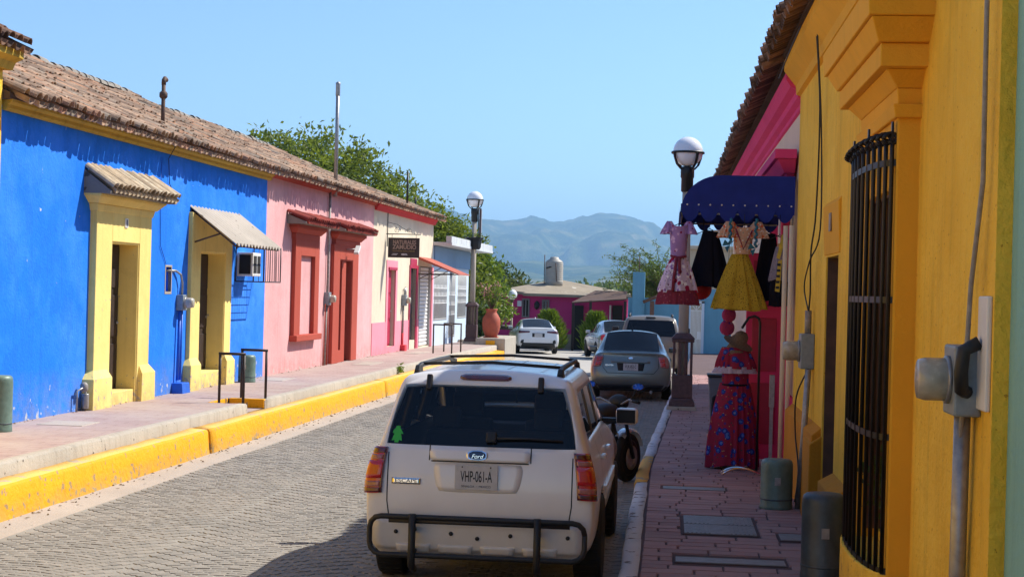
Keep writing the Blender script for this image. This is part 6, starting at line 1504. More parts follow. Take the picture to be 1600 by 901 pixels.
for i in range(n + 1):
    a = R(20 + 110 * i / n); 
    for x, dr in ((-.075, -.02), (-.05, .015), (.05, .015), (.075, -.02)): vs.append((x, .345 * math.cos(a) * 1.0 * -1 * -1 if False else .345 * math.cos(a) + dr * math.cos(a), .30 + (.345 + dr) * math.sin(a)))
q.add(vs, [(4 * i + j, 4 * i + j + 1, 4 * i + j + 5, 4 * i + j + 4) for i in range(n) for j in range(3)], True); q.build('front_mudguard', 'paint_silver', mc)
q = MB(); q.lathe([(.001, .10), (.06, .095), (.085, .06), (.09, 0), (.06, -.06), (.001, -.08)], n=18); q.xform(Matrix.Translation((0, -.2, .84)) @ Matrix.Rotation(R(-80), 4, 'X')); hl_ = q.build('headlamp', 'blackplastic', mc)
q = MB(); q.lathe([(.001, .105), (.05, .102), (.08, .085)], n=18); q.xform(Matrix.Translation((0, -.2, .84)) @ Matrix.Rotation(R(-80), 4, 'X')); q.build('headlamp_lens', 'chrome', hl_)
q = MB(); q.tube([(-.38, -.48, 1.02), (-.2, -.36, 1.04), (-.08, -.32, .98), (.08, -.32, .98), (.2, -.36, 1.04), (.38, -.48, 1.02)], .014, 8); hb = q.build('handlebar', 'galv', mc)
for sg in (-1, 1):
    q = MB(); q.tube([(sg * .28, -.42, 1.03), (sg * .4, -.49, 1.02)], .02, 8); q.build('grip', 'tyre', hb)
    q = MB(); q.tube([(sg * .24, -.40, 1.04), (sg * .3, -.38, 1.16)], .008, 6); st_ = q.build('mirror_stem', 'blackplastic', mc)
    q = MB(); q.lathe([(.001, -.012), (.05, -.01), (.062, 0), (.05, .008), (.001, .01)], n=16); q.xform(Matrix.Translation((sg * .33, -.38, 1.2)) @ Matrix.Rotation(R(70), 4, 'X') @ Matrix.Diagonal((1.5, .8, 1, 1))); mo = q.build('mirror', 'blackplastic', mc)
    q = MB(); q.lathe([(.001, .011), (.048, .011)], n=16); q.xform(Matrix.Translation((sg * .33, -.38, 1.2)) @ Matrix.Rotation(R(70), 4, 'X') @ Matrix.Diagonal((1.5, .8, 1, 1))); q.build('mirror_glass', 'mirror_reflect_blue', mo)
    q = MB(); q.lathe([(.001, 0), (.03, .01), (.03, .04), (.001, .05)], n=10); q.xform(Matrix.Translation((sg * .17, -.26, .82)) @ Matrix.Rotation(R(-90), 4, 'X')); q.build('indicator', 'lens_clear', mc)
def ell(name, mat, c, r, parent=mc, n=16):
    q = MB(); q.lathe([(math.cos(R(a)), math.sin(R(a))) for a in range(-90, 91, 15)], n=n); q.xform(Matrix.Translation(c) @ Matrix.Diagonal((r[0], r[1], r[2], 1))); return q.build(name, mat, parent)
ell('fuel_tank', 'blackplastic', (0, -.58, .87), (.14, .28, .13)); ell('instrument_pod', 'blackplastic', (0, -.25, .99), (.13, .1, .1)); ell('engine', 'galv', (0, -.62, .45), (.16, .2, .2))
q = MB(); q.box(-.13, .13, -1.45, -.78, .78, .88); q.build('seat', 'tyre', mc, bev=.05)
q = MB(); q.tube([(0, -.32, .92), (0, -.75, .7), (0, -1.1, .72), (0, -1.5, .8)], .03, 8); q.tube([(0, -.36, .85), (0, -.5, .3), (0, -.85, .28), (0, -.95, .7)], .025, 8); q.build('frame', 'blackplastic', mc)
q = MB(); q.tube([(.1, -.95, .38), (.09, -1.32, .3)], .025, 8); q.tube([(-.1, -.95, .38), (-.09, -1.32, .3)], .025, 8); q.build('swing_arm', 'blackplastic', mc)
q = MB(); q.tube([(.1, -.6, .42), (.14, -.7, .26), (.15, -1.1, .28), (.16, -1.5, .4)], [.022, .022, .04, .045], 10); q.build('exhaust', 'chrome', mc)
q = MB(); q.tube([(-.1, -.8, .28), (-.25, -.85, .02)], .012, 6); q.build('side_stand', 'galv', mc)
ell('tail_lamp', 'taillight', (0, -1.52, .82), (.06, .03, .035))
# ================================================================== street furniture
def street_lamp(label, x, y, z0, H, group=None, planter=False, banner=False, simple=False):
    r0 = thing('street_lamp', label, 'street lamp', (x, y, z0), group=group)
    k = H / 5.18
    if not simple:
        b_ = MB(); b_.taper(x - .29, x + .29, y - .29, y + .29, z0 - .02, x - .27, x + .27, y - .27, y + .27, z0 + .07); b_.build('footing', 'concrete', r0, bev=.01)
        b_ = MB(); b_.taper(x - .245, x + .245, y - .245, y + .245, z0 + .07, x - .235, x + .235, y - .235, y + .235, z0 + .17); b_.taper(x - .225, x + .225, y - .225, y + .225, z0 + .172, x - .20, x + .20, y - .20, y + .20, z0 + .22); b_.box(x - .195, x + .195, y - .195, y + .195, z0 + .222, z0 + .66); pl = b_.build('plinth', 'lamp_base', r0, bev=.012)
        for (dx, dy) in [(a, b2) for a in (-.165, -.055, .055, .165) for b2 in (-.165, .165)] + [(a, b2) for a in (-.165, .165) for b2 in (-.055, .055)]:
            q = MB(); q.box(x + dx - .022, x + dx + .022, y + dy - .022, y + dy + .022, z0 + .66, z0 + 1.28); q.build('baluster', 'lamp_base', pl, bev=.005)
        q = MB(); q.box(x - .2, x + .2, y - .2, y + .2, z0 + .70, z0 + .74) if False else None
        q.box(x - .21, x + .21, y - .21, y + .21, z0 + 1.28, z0 + 1.34); q.taper(x - .23, x + .23, y - .23, y + .23, z0 + 1.342, x - .13, x + .13, y - .13, y + .13, z0 + 1.45); q.build('cap', 'lamp_base', r0, bev=.01)
    q = MB(); q.tube([(x, y, z0 + (.3 if not simple else 0)), (x, y, z0 + H * .82)], .10 if not simple else .06, 8, r1=.085 if not simple else .05); q.build('post', 'lamp_concrete', r0)
    zs = z0 + H * .82; gr = .285 * (1 if not simple else .8)
    q = MB(); q.lathe([(.10, -.12), (.115, -.1), (.115, .14), (.13, .16), (.13, .34), (.12, .36)] if not simple else [(.06, -.1), (.075, .0), (.075, .2), (.09, .22)], (x, y, zs), 14); sl_ = q.build('lamp_holder', 'black_iron', r0)
    zc = z0 + H - gr
    q = MB(); q.lathe([(gr * math.cos(R(a)), gr * math.sin(R(a))) for a in range(-80, 91, 10)], (x, y, zc), 28); q.build('globe', 'globe', r0)
    if not simple:
        q = MB(); q.lathe([(gr + .015, -.02), (gr + .03, -.02), (gr + .03, .02), (gr + .015, .02), (gr + .015, -.02)], (x, y, zc - .02), 28); rg_ = q.build('globe_ring', 'black_iron', r0)
        for k_ in range(4):
            a = R(35 + 90 * k_); c, s = math.cos(a), math.sin(a); m_ = MB(); w_ = .022
            prof = [(gr + .02, -.02), (gr * .99, -.12), (gr * .8, -.25), (.13, -.34)]
            vs = []
            for rr_, zz in prof: vs += [(x + rr_ * c - w_ * s, y + rr_ * s + w_ * c, zc + zz), (x + rr_ * c + w_ * s, y + rr_ * s - w_ * c, zc + zz), (x + (rr_ + .03) * c - w_ * s, y + (rr_ + .03) * s + w_ * c, zc + zz), (x + (rr_ + .03) * c + w_ * s, y + (rr_ + .03) * s - w_ * c, zc + zz)]
            fs = []
            for i in range(3): b4 = 4 * i; fs += [(b4, b4 + 4, b4 + 5, b4 + 1), (b4 + 2, b4 + 3, b4 + 7, b4 + 6), (b4, b4 + 2, b4 + 6, b4 + 4), (b4 + 1, b4 + 5, b4 + 7, b4 + 3)]
            m_.add(vs, fs, True); m_.build('globe_strap', 'black_iron', rg_)
    if planter:
        zp = z0 + 3.3; q = MB(); q.lathe([(.10, 0), (.2, 0), (.25, .08), (.27, .34), (.33, .36), (.34, .42), (.28, .42), (.27, .38), (.10, .37)], (x, y, zp), 8, smooth=False); po = q.build('planter_ring', 'black_iron', r0)
        r_ = random.Random(3); lf = MB()
        for i in range(120): leaf_quad(lf, Vector((x + r_.gauss(0, .15), y + r_.gauss(0, .15), zp + .42 + abs(r_.gauss(0, .06)))), Vector((r_.gauss(0, 1), r_.gauss(0, 1), abs(r_.gauss(.4, .6)))), .12, .035, r_)
        lf.build('withered_plants', 'leaf_d', po, fixn=False)
    if banner:
        q = MB(); q.box(x + .17, x + .24, y - .03, y + .03, z0 + 3.55, z0 + 4.75); q.build('banner_board', 'lamp_base', r0, bev=.005)
        q = MB(); q.tube([(x + .14, y, z0 + 3.5), (x + .14, y, z0 + 5.0)], .02, 6); q.build('banner_pole', 'black_iron', r0)
        q = MB(); q.box(x + .24, x + .262, y - .028, y + .028, z0 + 3.56, z0 + 4.7); q.build('banner_edge', 'paleblock', r0)
    return r0
lp = on_z(1063, 640, WK)
street_lamp('street lamp with white globe and maroon slatted base on brick pavement', lp.x + .02, 30.6, WK, 5.18)
lq = on_z(737, 533, SW - .08)
street_lamp('street lamp with planter ring and narrow maroon board by the clay pot', -6.87, 55.9, SW - .07, 5.35, planter=True, banner=True)
fl_ = on_y(798, 545, 71); street_lamp('small slim globe lamp before the magenta house', fl_.x, 71, road_z(71), on_y(801, 452, 71).z - road_z(71), simple=True)

# clay pot with oleander on the pavement end wall
mb = MB(); a = on_z(712, 0, .6) if False else None
rw = MB(); xL = on_y(745, 540, 55.0).x; xR_ = on_y(791, 540, 55.0).x
rw.box(xL, xR_, 54.6, 58.5, -.3, .66); rwo = rw.build('pot_plinth_wall', 'concrete', None, base=(xL, 55, -.3), bev=.03, label='rounded concrete end wall carrying the clay pot', cat='wall')
q = MB(); q.box(on_y(759, 540, 54.6).x, on_y(773, 540, 54.6).x, 54.56, 54.6, .1, .58); q.build('yellow_panel', 'kerbyellow', rwo) if False else q.build('yellow_marker', 'kerbyellow', None, base=(xL, 54.6, .1), label='yellow painted face on the end wall below the pot', cat='marker')
px_ = on_y(767, 510, 55.2); pot = thing('clay_pot', 'large terracotta jar with pink flowering oleander on the end wall', 'pot', (px_.x, 55.3, .66))
q = MB(); kz = 1.0; q.lathe([(.17, 0), (.2, .02), (.29, .25), (.32, .5), (.30, .68), (.2, .84), (.17, .9), (.21, .97), (.21, 1.0), (.16, 1.0), (.15, .92), (.001, .9)], (px_.x, 55.3, .66), 28); q.build('jar', 'terracotta', pot)
q = MB(); q.box(px_.x - .24, px_.x + .24, 55.06, 55.54, .655, .7); q.build('jar_stand', 'terracotta', pot)
r_ = random.Random(11); stm = MB(); lf = MB(); fl2 = MB()
for i in range(22):
    a = r_.uniform(0, 6.28); e = r_.uniform(.2, .75); L_ = r_.uniform(.5, 1.0); p0 = Vector((px_.x, 55.3, 1.6)); d = Vector((math.cos(a) * e, math.sin(a) * e, 1)).normalized(); p1 = p0 + d * L_; stm.tube([p0, p1], .012, 5)
    for k in range(16):
        t = r_.uniform(.3, 1); leaf_quad(lf, p0.lerp(p1, t), Vector((r_.gauss(0, 1), r_.gauss(0, 1), r_.gauss(.3, .6))) + d, r_.uniform(.12, .2), .045, r_)
    if i % 2 == 0:
        for k in range(14): leaf_quad(fl2, p1 + Vector((r_.gauss(0, .06), r_.gauss(0, .06), r_.gauss(0, .05))), Vector((r_.gauss(0, 1), r_.gauss(0, 1), r_.gauss(0, 1))), .07, .06, r_)
stm.build('stems', 'bark', pot); lf.build('foliage', 'leaf_c', pot, fixn=False); fl2.build('blossom', 'petal', pot, fixn=False)

# ================================================================== shop goods
def cloth_mat(name, base, spots=(), scale=18, rough=.85, weave=.25):
    """printed cloth: base colour and layers of (colour, threshold, noise scale)"""
    m, nt, b = newmat(name); P = pos(nt, obj=True); c = ramp(nt, noise(nt, P, 4, 3), [(.3, sc(base, .85)), (.7, sc(base, 1.12))])
    for (col, th, s_, sharp) in spots:
        v = N(nt, 'ShaderNodeTexVoronoi'); v.inputs['Scale'].default_value = s_; nt.links.new(P, v.inputs['Vector'])
        f = ramp(nt, math_(nt, 'ADD', v.outputs['Distance'], math_(nt, 'MULTIPLY', noise(nt, P, s_ * 2.2, 2), .25)), [(th, (1, 1, 1)), (th + sharp, (0, 0, 0))]); c = mix(nt, f, c, col)
    nt.links.new(c, b.inputs['Base Color']); b.inputs['Roughness'].default_value = rough; b.inputs['Specular IOR Level'].default_value = .2
    bump(nt, b, noise(nt, P, 160, 2), weave, .004); M[name] = m; return name
cloth_mat('lavender_print', (.60, .48, .64, 1), [((.85, .8, .85, 1), .40, 13, .08), ((.30, .16, .42, 1), .34, 12, .05), ((.30, .01, .06, 1), .38, 9, .04), ((.03, .01, .02, 1), .30, 26, .03)])
cloth_mat('purple_print', (.34, .20, .44, 1), [((.60, .40, .62, 1), .36, 15, .08), ((.25, .02, .08, 1), .26, 12, .04)])
cloth_mat('burgundy_tulle', (.20, .03, .055, 1), [((.34, .10, .12, 1), .3, 22, .1)], rough=.95)
cloth_mat('gold_lace', (.42, .28, .025, 1), [((.10, .065, .01, 1), .36, 46, .08)])
cloth_mat('peach_lace', (.58, .34, .22, 1), [((.62, .12, .04, 1), .40, 14, .08), ((.12, .25, .2, 1), .26, 17, .05), ((.75, .72, .68, 1), .3, 24, .1)])
cloth_mat('white_lace', (.42, .36, .46, 1), [((.25, .2, .3, 1), .3, 40, .1)])
cloth_mat('red_floral', (.26, .018, .05, 1), [((.02, .03, .22, 1), .46, 9.5, .06), ((.06, .13, .46, 1), .30, 9.5, .05), ((.42, .30, .12, 1), .22, 17, .04), ((.02, .05, .05, 1), .27, 21, .05), ((.5, .3, .42, 1), .16, 13, .03)])
cloth_mat('black_cloth', (.007, .006, .012, 1)); cloth_mat('grey_sheer', (.26, .23, .30, 1), [((.18, .15, .2, 1), .3, 30, .1)])
cloth_mat('pink_print', (.42, .05, .16, 1), [((.12, .03, .25, 1), .35, 14, .08), ((.5, .25, .35, 1), .25, 20, .05)])
M['teal_ribbon'] = plain('teal_ribbon', (.012, .13, .21, 1), .6, 0, .3, 40); M['straw'] = plain('straw', (.17, .115, .075, 1), .9, 0, .3, 50, .3)
M['yellow_ribbon'] = plain('yellow_ribbon', (.55, .38, .03, 1), .6, 0, .15, 30); M['orange'] = plain('orange_plastic', (.55, .11, .02, 1), .5); M['redball'] = plain('red_vinyl', (.5, .015, .015, 1), .5); M['binblue'] = plain('grey_blue_plastic', (.11, .13, .17, 1), .5)
def skirt(c, r0, r1, h_, folds, amp, n=128, seed=0, flat=.75, m=16, flare=1.3, wob=.3):
    """gathered cloth hanging from c down by h_: uneven folds that deepen towards a sagging hem"""
    r_ = random.Random(seed); ph = [r_.uniform(0, 6.28) for _ in range(8)]; mb = MB(); vs = []
    for j in range(m + 1):
        t = j / m; rr = r0 + (r1 - r0) * (1 - (1 - t) ** flare)
        for k in range(n):
            a = 2 * math.pi * k / n; aw_ = a + .30 * math.sin(2 * a + ph[0]) + .17 * math.sin(3 * a + ph[1]) + .06 * t * math.sin(5 * a + ph[2])
            f1_ = math.sin(folds * aw_ + ph[3] + .5 * t); f1_ = math.copysign(abs(f1_) ** .75, f1_)
            w = amp * 1.25 * (.10 + .90 * t) * (f1_ + .38 * math.sin(round(folds * 1.9) * aw_ + ph[4]) + .22 * math.sin(round(folds * 3.1) * aw_ + ph[5] + 2 * t))
            q = max(.01, rr + w + r1 * .05 * math.sin(2 * a + ph[6]) * t)
            vs.append((c[0] + q * math.cos(a) + .02 * r1 * math.sin(3 * t + ph[7]), c[1] + q * math.sin(a) * flat, c[2] - h_ * t - (t ** 3) * h_ * (.022 * math.sin(2 * a + ph[2]) + .014 * math.sin(5 * aw_ + ph[5]))))
    mb.add(vs, [(j * n + k, j * n + (k + 1) % n, (j + 1) * n + (k + 1) % n, (j + 1) * n + k) for j in range(m) for k in range(n)], True); return mb
def bodice(c, w0, w1, h_, d=.1, n=24):
    """tapering torso of a dress: c top centre"""
    mb = MB(); vs = []; m = 6
    for j in range(m + 1):
        t = j / m; w = w0 + (w1 - w0) * t
        for k in range(n): a = 2 * math.pi * k / n; vs.append((c[0] + w * math.cos(a), c[1] + d * math.sin(a), c[2] - h_ * t + .015 * math.cos(2 * a) * (1 - t)))
    mb.add(vs, [(j * n + k, j * n + (k + 1) % n, (j + 1) * n + (k + 1) % n, (j + 1) * n + k) for j in range(m) for k in range(n)], True); return mb
def hanger(parent, x, y, z, rail=3.34):
    q = MB(); q.tube([(x, y, rail), (x, y + .0, z + .06), (x, y, z + .02)], .004, 5); q.tube([(x - .17, y, z - .05), (x, y, z + .02), (x + .17, y, z - .05)], .006, 5); q.build('hanger', 'black_iron', parent)
def ruffle(c, r0, r1, h_, mat, parent, name='ruffle', folds=14, seed=1, flat=.7, amp=.012): skirt(c, r0, r1, h_, folds, amp, seed=seed, flat=flat, m=6).build(name, mat, parent)
HY = A0 - .08
# lavender dress hanging at the awning corner
x = on_y(1060, 400, HY).x; zt = on_y(1060, 352, HY).z; zb_ = on_y(1060, 477, HY).z
d1 = thing('lavender_dress', 'lavender print dress with burgundy ruffle hanging from the awning corner', 'dress', (x, HY, zb_))
hanger(d1, x, HY, zt); zw = zt - .40
bodice((x, HY, zt), .12, .095, zt - zw).build('bodice', 'purple_print', d1); skirt((x, HY, zw), .10, .235, (zw - zb_) - .17, 9, .022, seed=2).build('skirt', 'lavender_print', d1)
ruffle((x, HY, zb_ + .19), .225, .27, .18, 'burgundy_tulle', d1, 'hem_ruffle', 22, 3, .75, .012)
for sg in (-1, 1): skirt((x + sg * .12, HY, zt + .05), .03, .10, .16, 7, .014, seed=5 + sg, flat=.8, m=6).build('sleeve_frill', 'purple_print', d1)
q = MB(); q.tube([(x - .1, HY - .1, zw + .02), (x, HY - .115, zw), (x + .1, HY - .1, zw + .02)], .016, 6); q.tube([(x - .02, HY - .125, zw), (x - .05, HY - .16, zw - .25), (x - .06, HY - .2, zw - .42)], .022, 6); q.tube([(x + .01, HY - .125, zw), (x + .02, HY - .16, zw - .2)], .02, 6); q.build('sash', 'burgundy_tulle', d1)
# red round toy behind it
x2 = on_y(1095, 445, HY + .5); q = MB(); q.lathe([(.14 * math.cos(R(a)), .14 * math.sin(R(a))) for a in range(-90, 91, 15)], (x2.x, HY + .5, x2.z - .05), 20); rb = thing('red_ball', 'red round ball bag hanging behind the lavender dress', 'bag', (x2.x, HY + .5, x2.z - .2)); q.build('ball', 'redball', rb); q = MB(); q.tube([(x2.x, HY + .5, x2.z + .08), (x2.x + .02, HY + .5, 3.3)], .006, 5); q.build('cord', 'black_iron', rb)
# black dress
x = on_y(1108, 400, HY + .25).x; zt = on_y(1108, 360, HY + .25).z; zb_ = on_y(1108, 449, HY + .25).z
d2 = thing('black_dress', 'plain black dress hanging between the lavender and gold dresses', 'dress', (x, HY + .25, zb_)); hanger(d2, x, HY + .25, zt)
skirt((x, HY + .25, zt), .09, .27, zt - zb_, 6, .02, seed=9, flat=.5, flare=1.1).build('gown', 'black_cloth', d2)
q = MB(); q.lathe([(.05, 0), (.065, .01), (.06, .02)], (x + .1, HY + .12, zt - .02), 12); q.build('collar', 'white_metal', d2)
# gold lace dress
x = on_y(1155, 420, HY).x; zt = on_y(1160, 358, HY).z; zb_ = on_y(1155, 483, HY).z; zw = on_y(1155, 397, HY).z
d3 = thing('gold_dress', 'gold lace skirt dress with peach ruffle and teal braids under the awning', 'dress', (x, HY, zb_)); hanger(d3, x + .05, HY, zt)
bodice((x + .04, HY, zt + .03), .13, .10, zt + .03 - zw).build('bodice', 'peach_lace', d3)
skirt((x + .01, HY, zw), .10, .345, zw - zb_, 11, .02, n=120, seed=14, flat=.6, flare=1.15).build('skirt', 'gold_lace', d3)
for sg in (-1, 1):
    skirt((x + .04 + sg * .17, HY - .02, zt + .09), .05, .14, .2, 9, .016, seed=20 + sg, flat=.7, m=6).build('shoulder_ruffle', 'peach_lace', d3)
    q = MB(); bx = x + .03 + sg * .135 + (.02 if sg > 0 else -.02); q.tube([(bx + .012 * math.sin(k * 1.4), HY - .17 + .012 * math.cos(k * 1.4), zt + .12 - k * .018) for k in range(18 if sg < 0 else 20)], .017, 6); q.build('braid', 'teal_ribbon', d3)
    q = MB(); zz = zt + .12 - .018 * (18 if sg < 0 else 20); 
    for a in (-.9, .9, 2.4, -2.4): q.add([(bx, HY - .18, zz), (bx + .09 * math.cos(a), HY - .2, zz + .07 * math.sin(a) + .02), (bx + .10 * math.cos(a + .5), HY - .2, zz + .07 * math.sin(a + .5) - .03)], [(0, 1, 2)])
    q.build('bow', 'teal_ribbon', d3)
q = MB(); q.tube([(x - .06, HY - .13, zt), (x + .04, HY - .15, zw + .06), (x + .14, HY - .13, zt - .02)], .012, 6); q.build('trim', 'burgundy_tulle', d3)
# grey outfit with yellow lettered ribbon
x = on_y(1217, 420, HY).x; zt = on_y(1217, 370, HY).z; zb_ = on_y(1215, 478, HY).z
d4 = thing('grey_outfit', 'sheer grey and black outfit with yellow ribbon beside the shop wall', 'outfit', (x, HY, zb_)); hanger(d4, x, HY, zt)
skirt((x, HY, zt - .12), .04, .115, .42, 6, .012, seed=31, flat=.6).build('top', 'grey_sheer', d4); skirt((x, HY + .02, zt - .5), .11, .12, zt - .5 - zb_, 5, .014, seed=33, flat=.6).build('shorts', 'black_cloth', d4)
q = MB(); q.add([(x + .02, HY - .1, zt + .03), (x + .07, HY - .1, zt + .0), (x - .0, HY - .11, zt - .28), (x - .04, HY - .11, zt - .26)], [(0, 1, 2, 3)]); q.add([(x - .02, HY - .115, zt - .3), (x + .03, HY - .115, zt - .28), (x + .005, HY - .12, zt - .68), (x - .05, HY - .12, zt - .67)], [(0, 1, 2, 3)]); q.build('ribbon', 'yellow_ribbon', d4)
for k in range(5): q = MB(); zz = zt - .36 - k * .07; q.box(x - .03 - k * .003, x + .012 - k * .003, HY - .1225, HY - .121, zz, zz + .03); q.build('ribbon_mark', 'ink', d4)
x5 = on_y(1200, 420, HY + .35).x; zt = on_y(1200, 365, HY + .4).z
d5 = thing('dark_garment', 'dark patterned garment hanging behind the grey outfit', 'garment', (x5, HY + .4, zt - .8)); hanger(d5, x5, HY + .4, zt); skirt((x5, HY + .4, zt), .08, .17, .85, 7, .02, seed=41, flat=.5).build('gown', 'black_cloth', d5)
# mannequin in red floral dress
mx, my = .86, 20.45
mn_ = thing('mannequin', 'dress form in a long red floral skirt and blouse with straw hat', 'mannequin', (mx, my, WK))
q = MB(); q.lathe([(.16, 0), (.16, .02), (.02, .03), (.018, .9), (.10, .95), (.145, 1.02), (.115, 1.17), (.15, 1.38), (.16, 1.48), (.09, 1.57), (.05, 1.6), (.048, 1.68), (.001, 1.7)], (mx, my, WK), 20); q.build('body_form', 'straw', mn_)
skirt((mx, my, WK + 1.08), .185, .31, 1.05, 12, .026, n=160, seed=51, flat=.85, m=20, flare=1.9).build('skirt', 'red_floral', mn_)
skirt((mx, my, WK + 1.50), .165, .175, .5, 6, .006, seed=53, flat=.8).build('blouse', 'red_floral', mn_)
skirt((mx, my, WK + 1.53), .17, .245, .26, 12, .014, seed=54, flat=.8, m=8).build('shoulder_ruffle', 'red_floral', mn_)
skirt((mx, my, WK + 1.29), .24, .262, .085, 16, .012, seed=55, flat=.8, m=4).build('lace_edge', 'white_lace', mn_)
q = MB(); q.lathe([(.178, -.012), (.184, 0), (.178, .012)], (mx, my, WK + 1.06), 24); q.build('belt', 'black_cloth', mn_)
q = MB(); q.lathe([(.20, 0), (.19, .005), (.10, .03), (.085, .12), (.05, .16), (.001, .165)], (0, 0, 0), 24); q.xform(Matrix.Translation((mx + .03, my - .02, WK + 1.58)) @ Matrix.Rotation(R(24), 4, 'Y') @ Matrix.Rotation(R(16), 4, 'X')); q.build('straw_hat', 'straw', mn_)
# handbags hanging left of the hat
for i, (pxx, pyy, rr_) in enumerate(((1139, 492, .095), (1136, 512, .10))):
    p = on_y(pxx, pyy, 20.75); bg_ = thing('round_bag', ('pink and purple printed round bag hanging highest by the hat', 'pink printed round bag hanging just above the mannequin hat')[i], 'bag', (p.x, 20.75, p.z - rr_))
    q = MB(); q.lathe([(.001, -.05), (rr_ * .8, -.045), (rr_, -.01), (rr_, .01), (rr_ * .8, .045), (.001, .05)], n=22); q.xform(Matrix.Translation((p.x, 20.75, p.z)) @ Matrix.Rotation(R(20), 4, 'Z') @ Matrix.Rotation(R(90), 4, 'X')); q.build('pouch', 'pink_print', bg_)
    q = MB(); q.tube([(p.x - .05, 20.75, p.z + rr_ * .8), (p.x, 20.75, 3.3 if i == 0 else p.z + .18), (p.x + .05, 20.75, p.z + rr_ * .8)], .006, 5); q.build('strap', 'black_cloth', bg_)
# crook-topped garment rack
rx = on_y(1184, 650, 19.75).x
rk = thing('garment_rack', 'chrome crook-topped garment rack with curved feet before the pink door', 'rack', (rx, 19.75, WK))
q = MB(); zt = on_y(1175, 494, 19.75).z; q.tube([(rx, 19.75, WK + .06), (rx, 19.75, zt - .08), (rx - .02, 19.75, zt - .02), (rx - .07, 19.75, zt + .005), (rx - .14, 19.75, zt - .02), (rx - .19, 19.75, zt - .1), (rx - .22, 19.75, zt - .15)], .016, 8); q.build('pole', 'black_iron', rk)
for k, dy in enumerate((-.12, .05)):
    q = MB(); q.tube([(rx - .42 + .47 * i / 10, 19.75 + dy * (1 - i / 10) - .05 * (1 - k), WK + .012 + .075 * math.sin(math.pi * (i / 10) ** .8)) for i in range(11)], .014, 6); q.build('foot', 'chrome', rk)
# bin, bottle crate and orange stool behind the mannequin
bp_ = on_z(1128, 622, WK); by = 27.0; bx = on_y(1127, 600, by).x
bn = thing('wheeled_bin', 'grey blue plastic bin standing behind the mannequin', 'bin', (bx, by, WK))
q = MB(); q.taper(bx - .17, bx + .17, by - .18, by + .18, WK, bx - .22, bx + .22, by - .22, by + .22, WK + .82); q.build('tub', 'binblue', bn, bev=.02); q = MB(); q.box(bx - .24, bx + .24, by - .25, by + .24, WK + .822, WK + .87); q.build('lid', 'blackplastic', bn, bev=.015)
p = on_y(1119, 600, 21.6); q = MB(); q.taper(p.x - .07, p.x + .1, 21.5, 21.75, WK + .36, p.x - .05, p.x + .08, 21.52, 21.72, WK + .85); sb_ = thing('hanging_sack', 'black cloth sack bundle hanging left of the floral skirt', 'bag', (p.x, 21.6, WK + .4)); q.build('sack', 'black_cloth', sb_, bev=.05)
for (xx, yy, z0_, z1_, mt, nm, lb, ct) in ((on_y(1119, 620, 21.2).x, 21.2, .52, .80, 'yellow_ribbon', 'yellow_bottle', 'yellow plastic bottle tucked behind the floral skirt', 'bottle'), (on_y(1115, 640, 21.2).x, 21.2, .16, .5, 'orange', 'orange_stool', 'orange plastic stool edge behind the floral skirt', 'stool')):
    r0 = thing(nm, lb, ct, (xx, yy, z0_)); q = MB()
    if nm == 'yellow_bottle': q.lathe([(.05, 0), (.055, .02), (.055, .18), (.02, .24), (.02, .28), (.001, .285)], (xx, yy, z0_ + .0), 14); q.build('bottle_body', mt, r0)
    else:
        q.box(xx - .08, xx + .2, yy - .14, yy + .14, .46, .5); q.build('seat', mt, r0, bev=.015)
        for dx, dy in ((-.06, -.12), (.18, -.12), (-.06, .12), (.18, .12)): q = MB(); q.taper(xx + dx - .02, xx + dx + .02, yy + dy - .02, yy + dy + .02, WK, xx + dx * .85 - .015, xx + dx * .85 + .015, yy + dy * .85 - .015, yy + dy * .85 + .015, .462); q.build('leg', mt, r0)

# ================================================================== far magenta house
gy = road_z(76); HYf = 76.0
def FX(x, y=500): return on_y(x, y, HYf).x
h = thing('magenta_house', 'magenta house with low mossy concrete roof across the street end', 'house', (FX(890), HYf, gy))
mb = MB(); mb.box(FX(822), FX(978), HYf, HYf + 7, gy - .3, on_y(860, 462, HYf).z); mb.build('wall', 'magenta', h)
mb = MB(); mb.box(FX(774), FX(822) + .05, HYf + .9, HYf + 8, gy - .3, on_y(790, 456, HYf + 1).z); mb.build('side_wall', 'magenta', h)
ze = on_y(860, 462, HYf).z; zr_ = on_y(868, 441, HYf + 5).z
rf = MB(); xa, xb = FX(817), FX(986); ym = HYf + 5
rf.add([(xa, HYf - .35, ze - .03), (xb, HYf - .35, ze - .06), (xb - .2, ym, on_y(985, 462, ym).z + .02), (FX(868), ym, zr_), (xa, HYf - .35, ze + .1), (xb, HYf - .35, ze + .06), (xb - .2, ym, on_y(985, 462, ym).z + .14), (FX(868), ym, zr_ + .12)], [(0, 3, 2, 1), (4, 5, 6, 7), (0, 1, 5, 4), (1, 2, 6, 5), (2, 3, 7, 6), (3, 0, 4, 7)]); ro = rf.build('roof', 'concrete_r', h)
rf = MB(); xa, xb = FX(778), FX(824); rf.add([(xa, HYf + .5, on_y(778, 456, HYf).z), (xb, HYf + .5, ze), (FX(868), ym, zr_), (FX(850), ym + 3, zr_ + .05), (xa, HYf + .5, on_y(778, 456, HYf).z + .12), (xb, HYf + .5, ze + .13), (FX(868), ym, zr_ + .13), (FX(850), ym + 3, zr_ + .17)], [(0, 3, 2, 1), (4, 5, 6, 7), (0, 1, 5, 4), (1, 2, 6, 5), (2, 3, 7, 6), (3, 0, 4, 7)]); rf.build('side_roof', 'concrete_r', h)
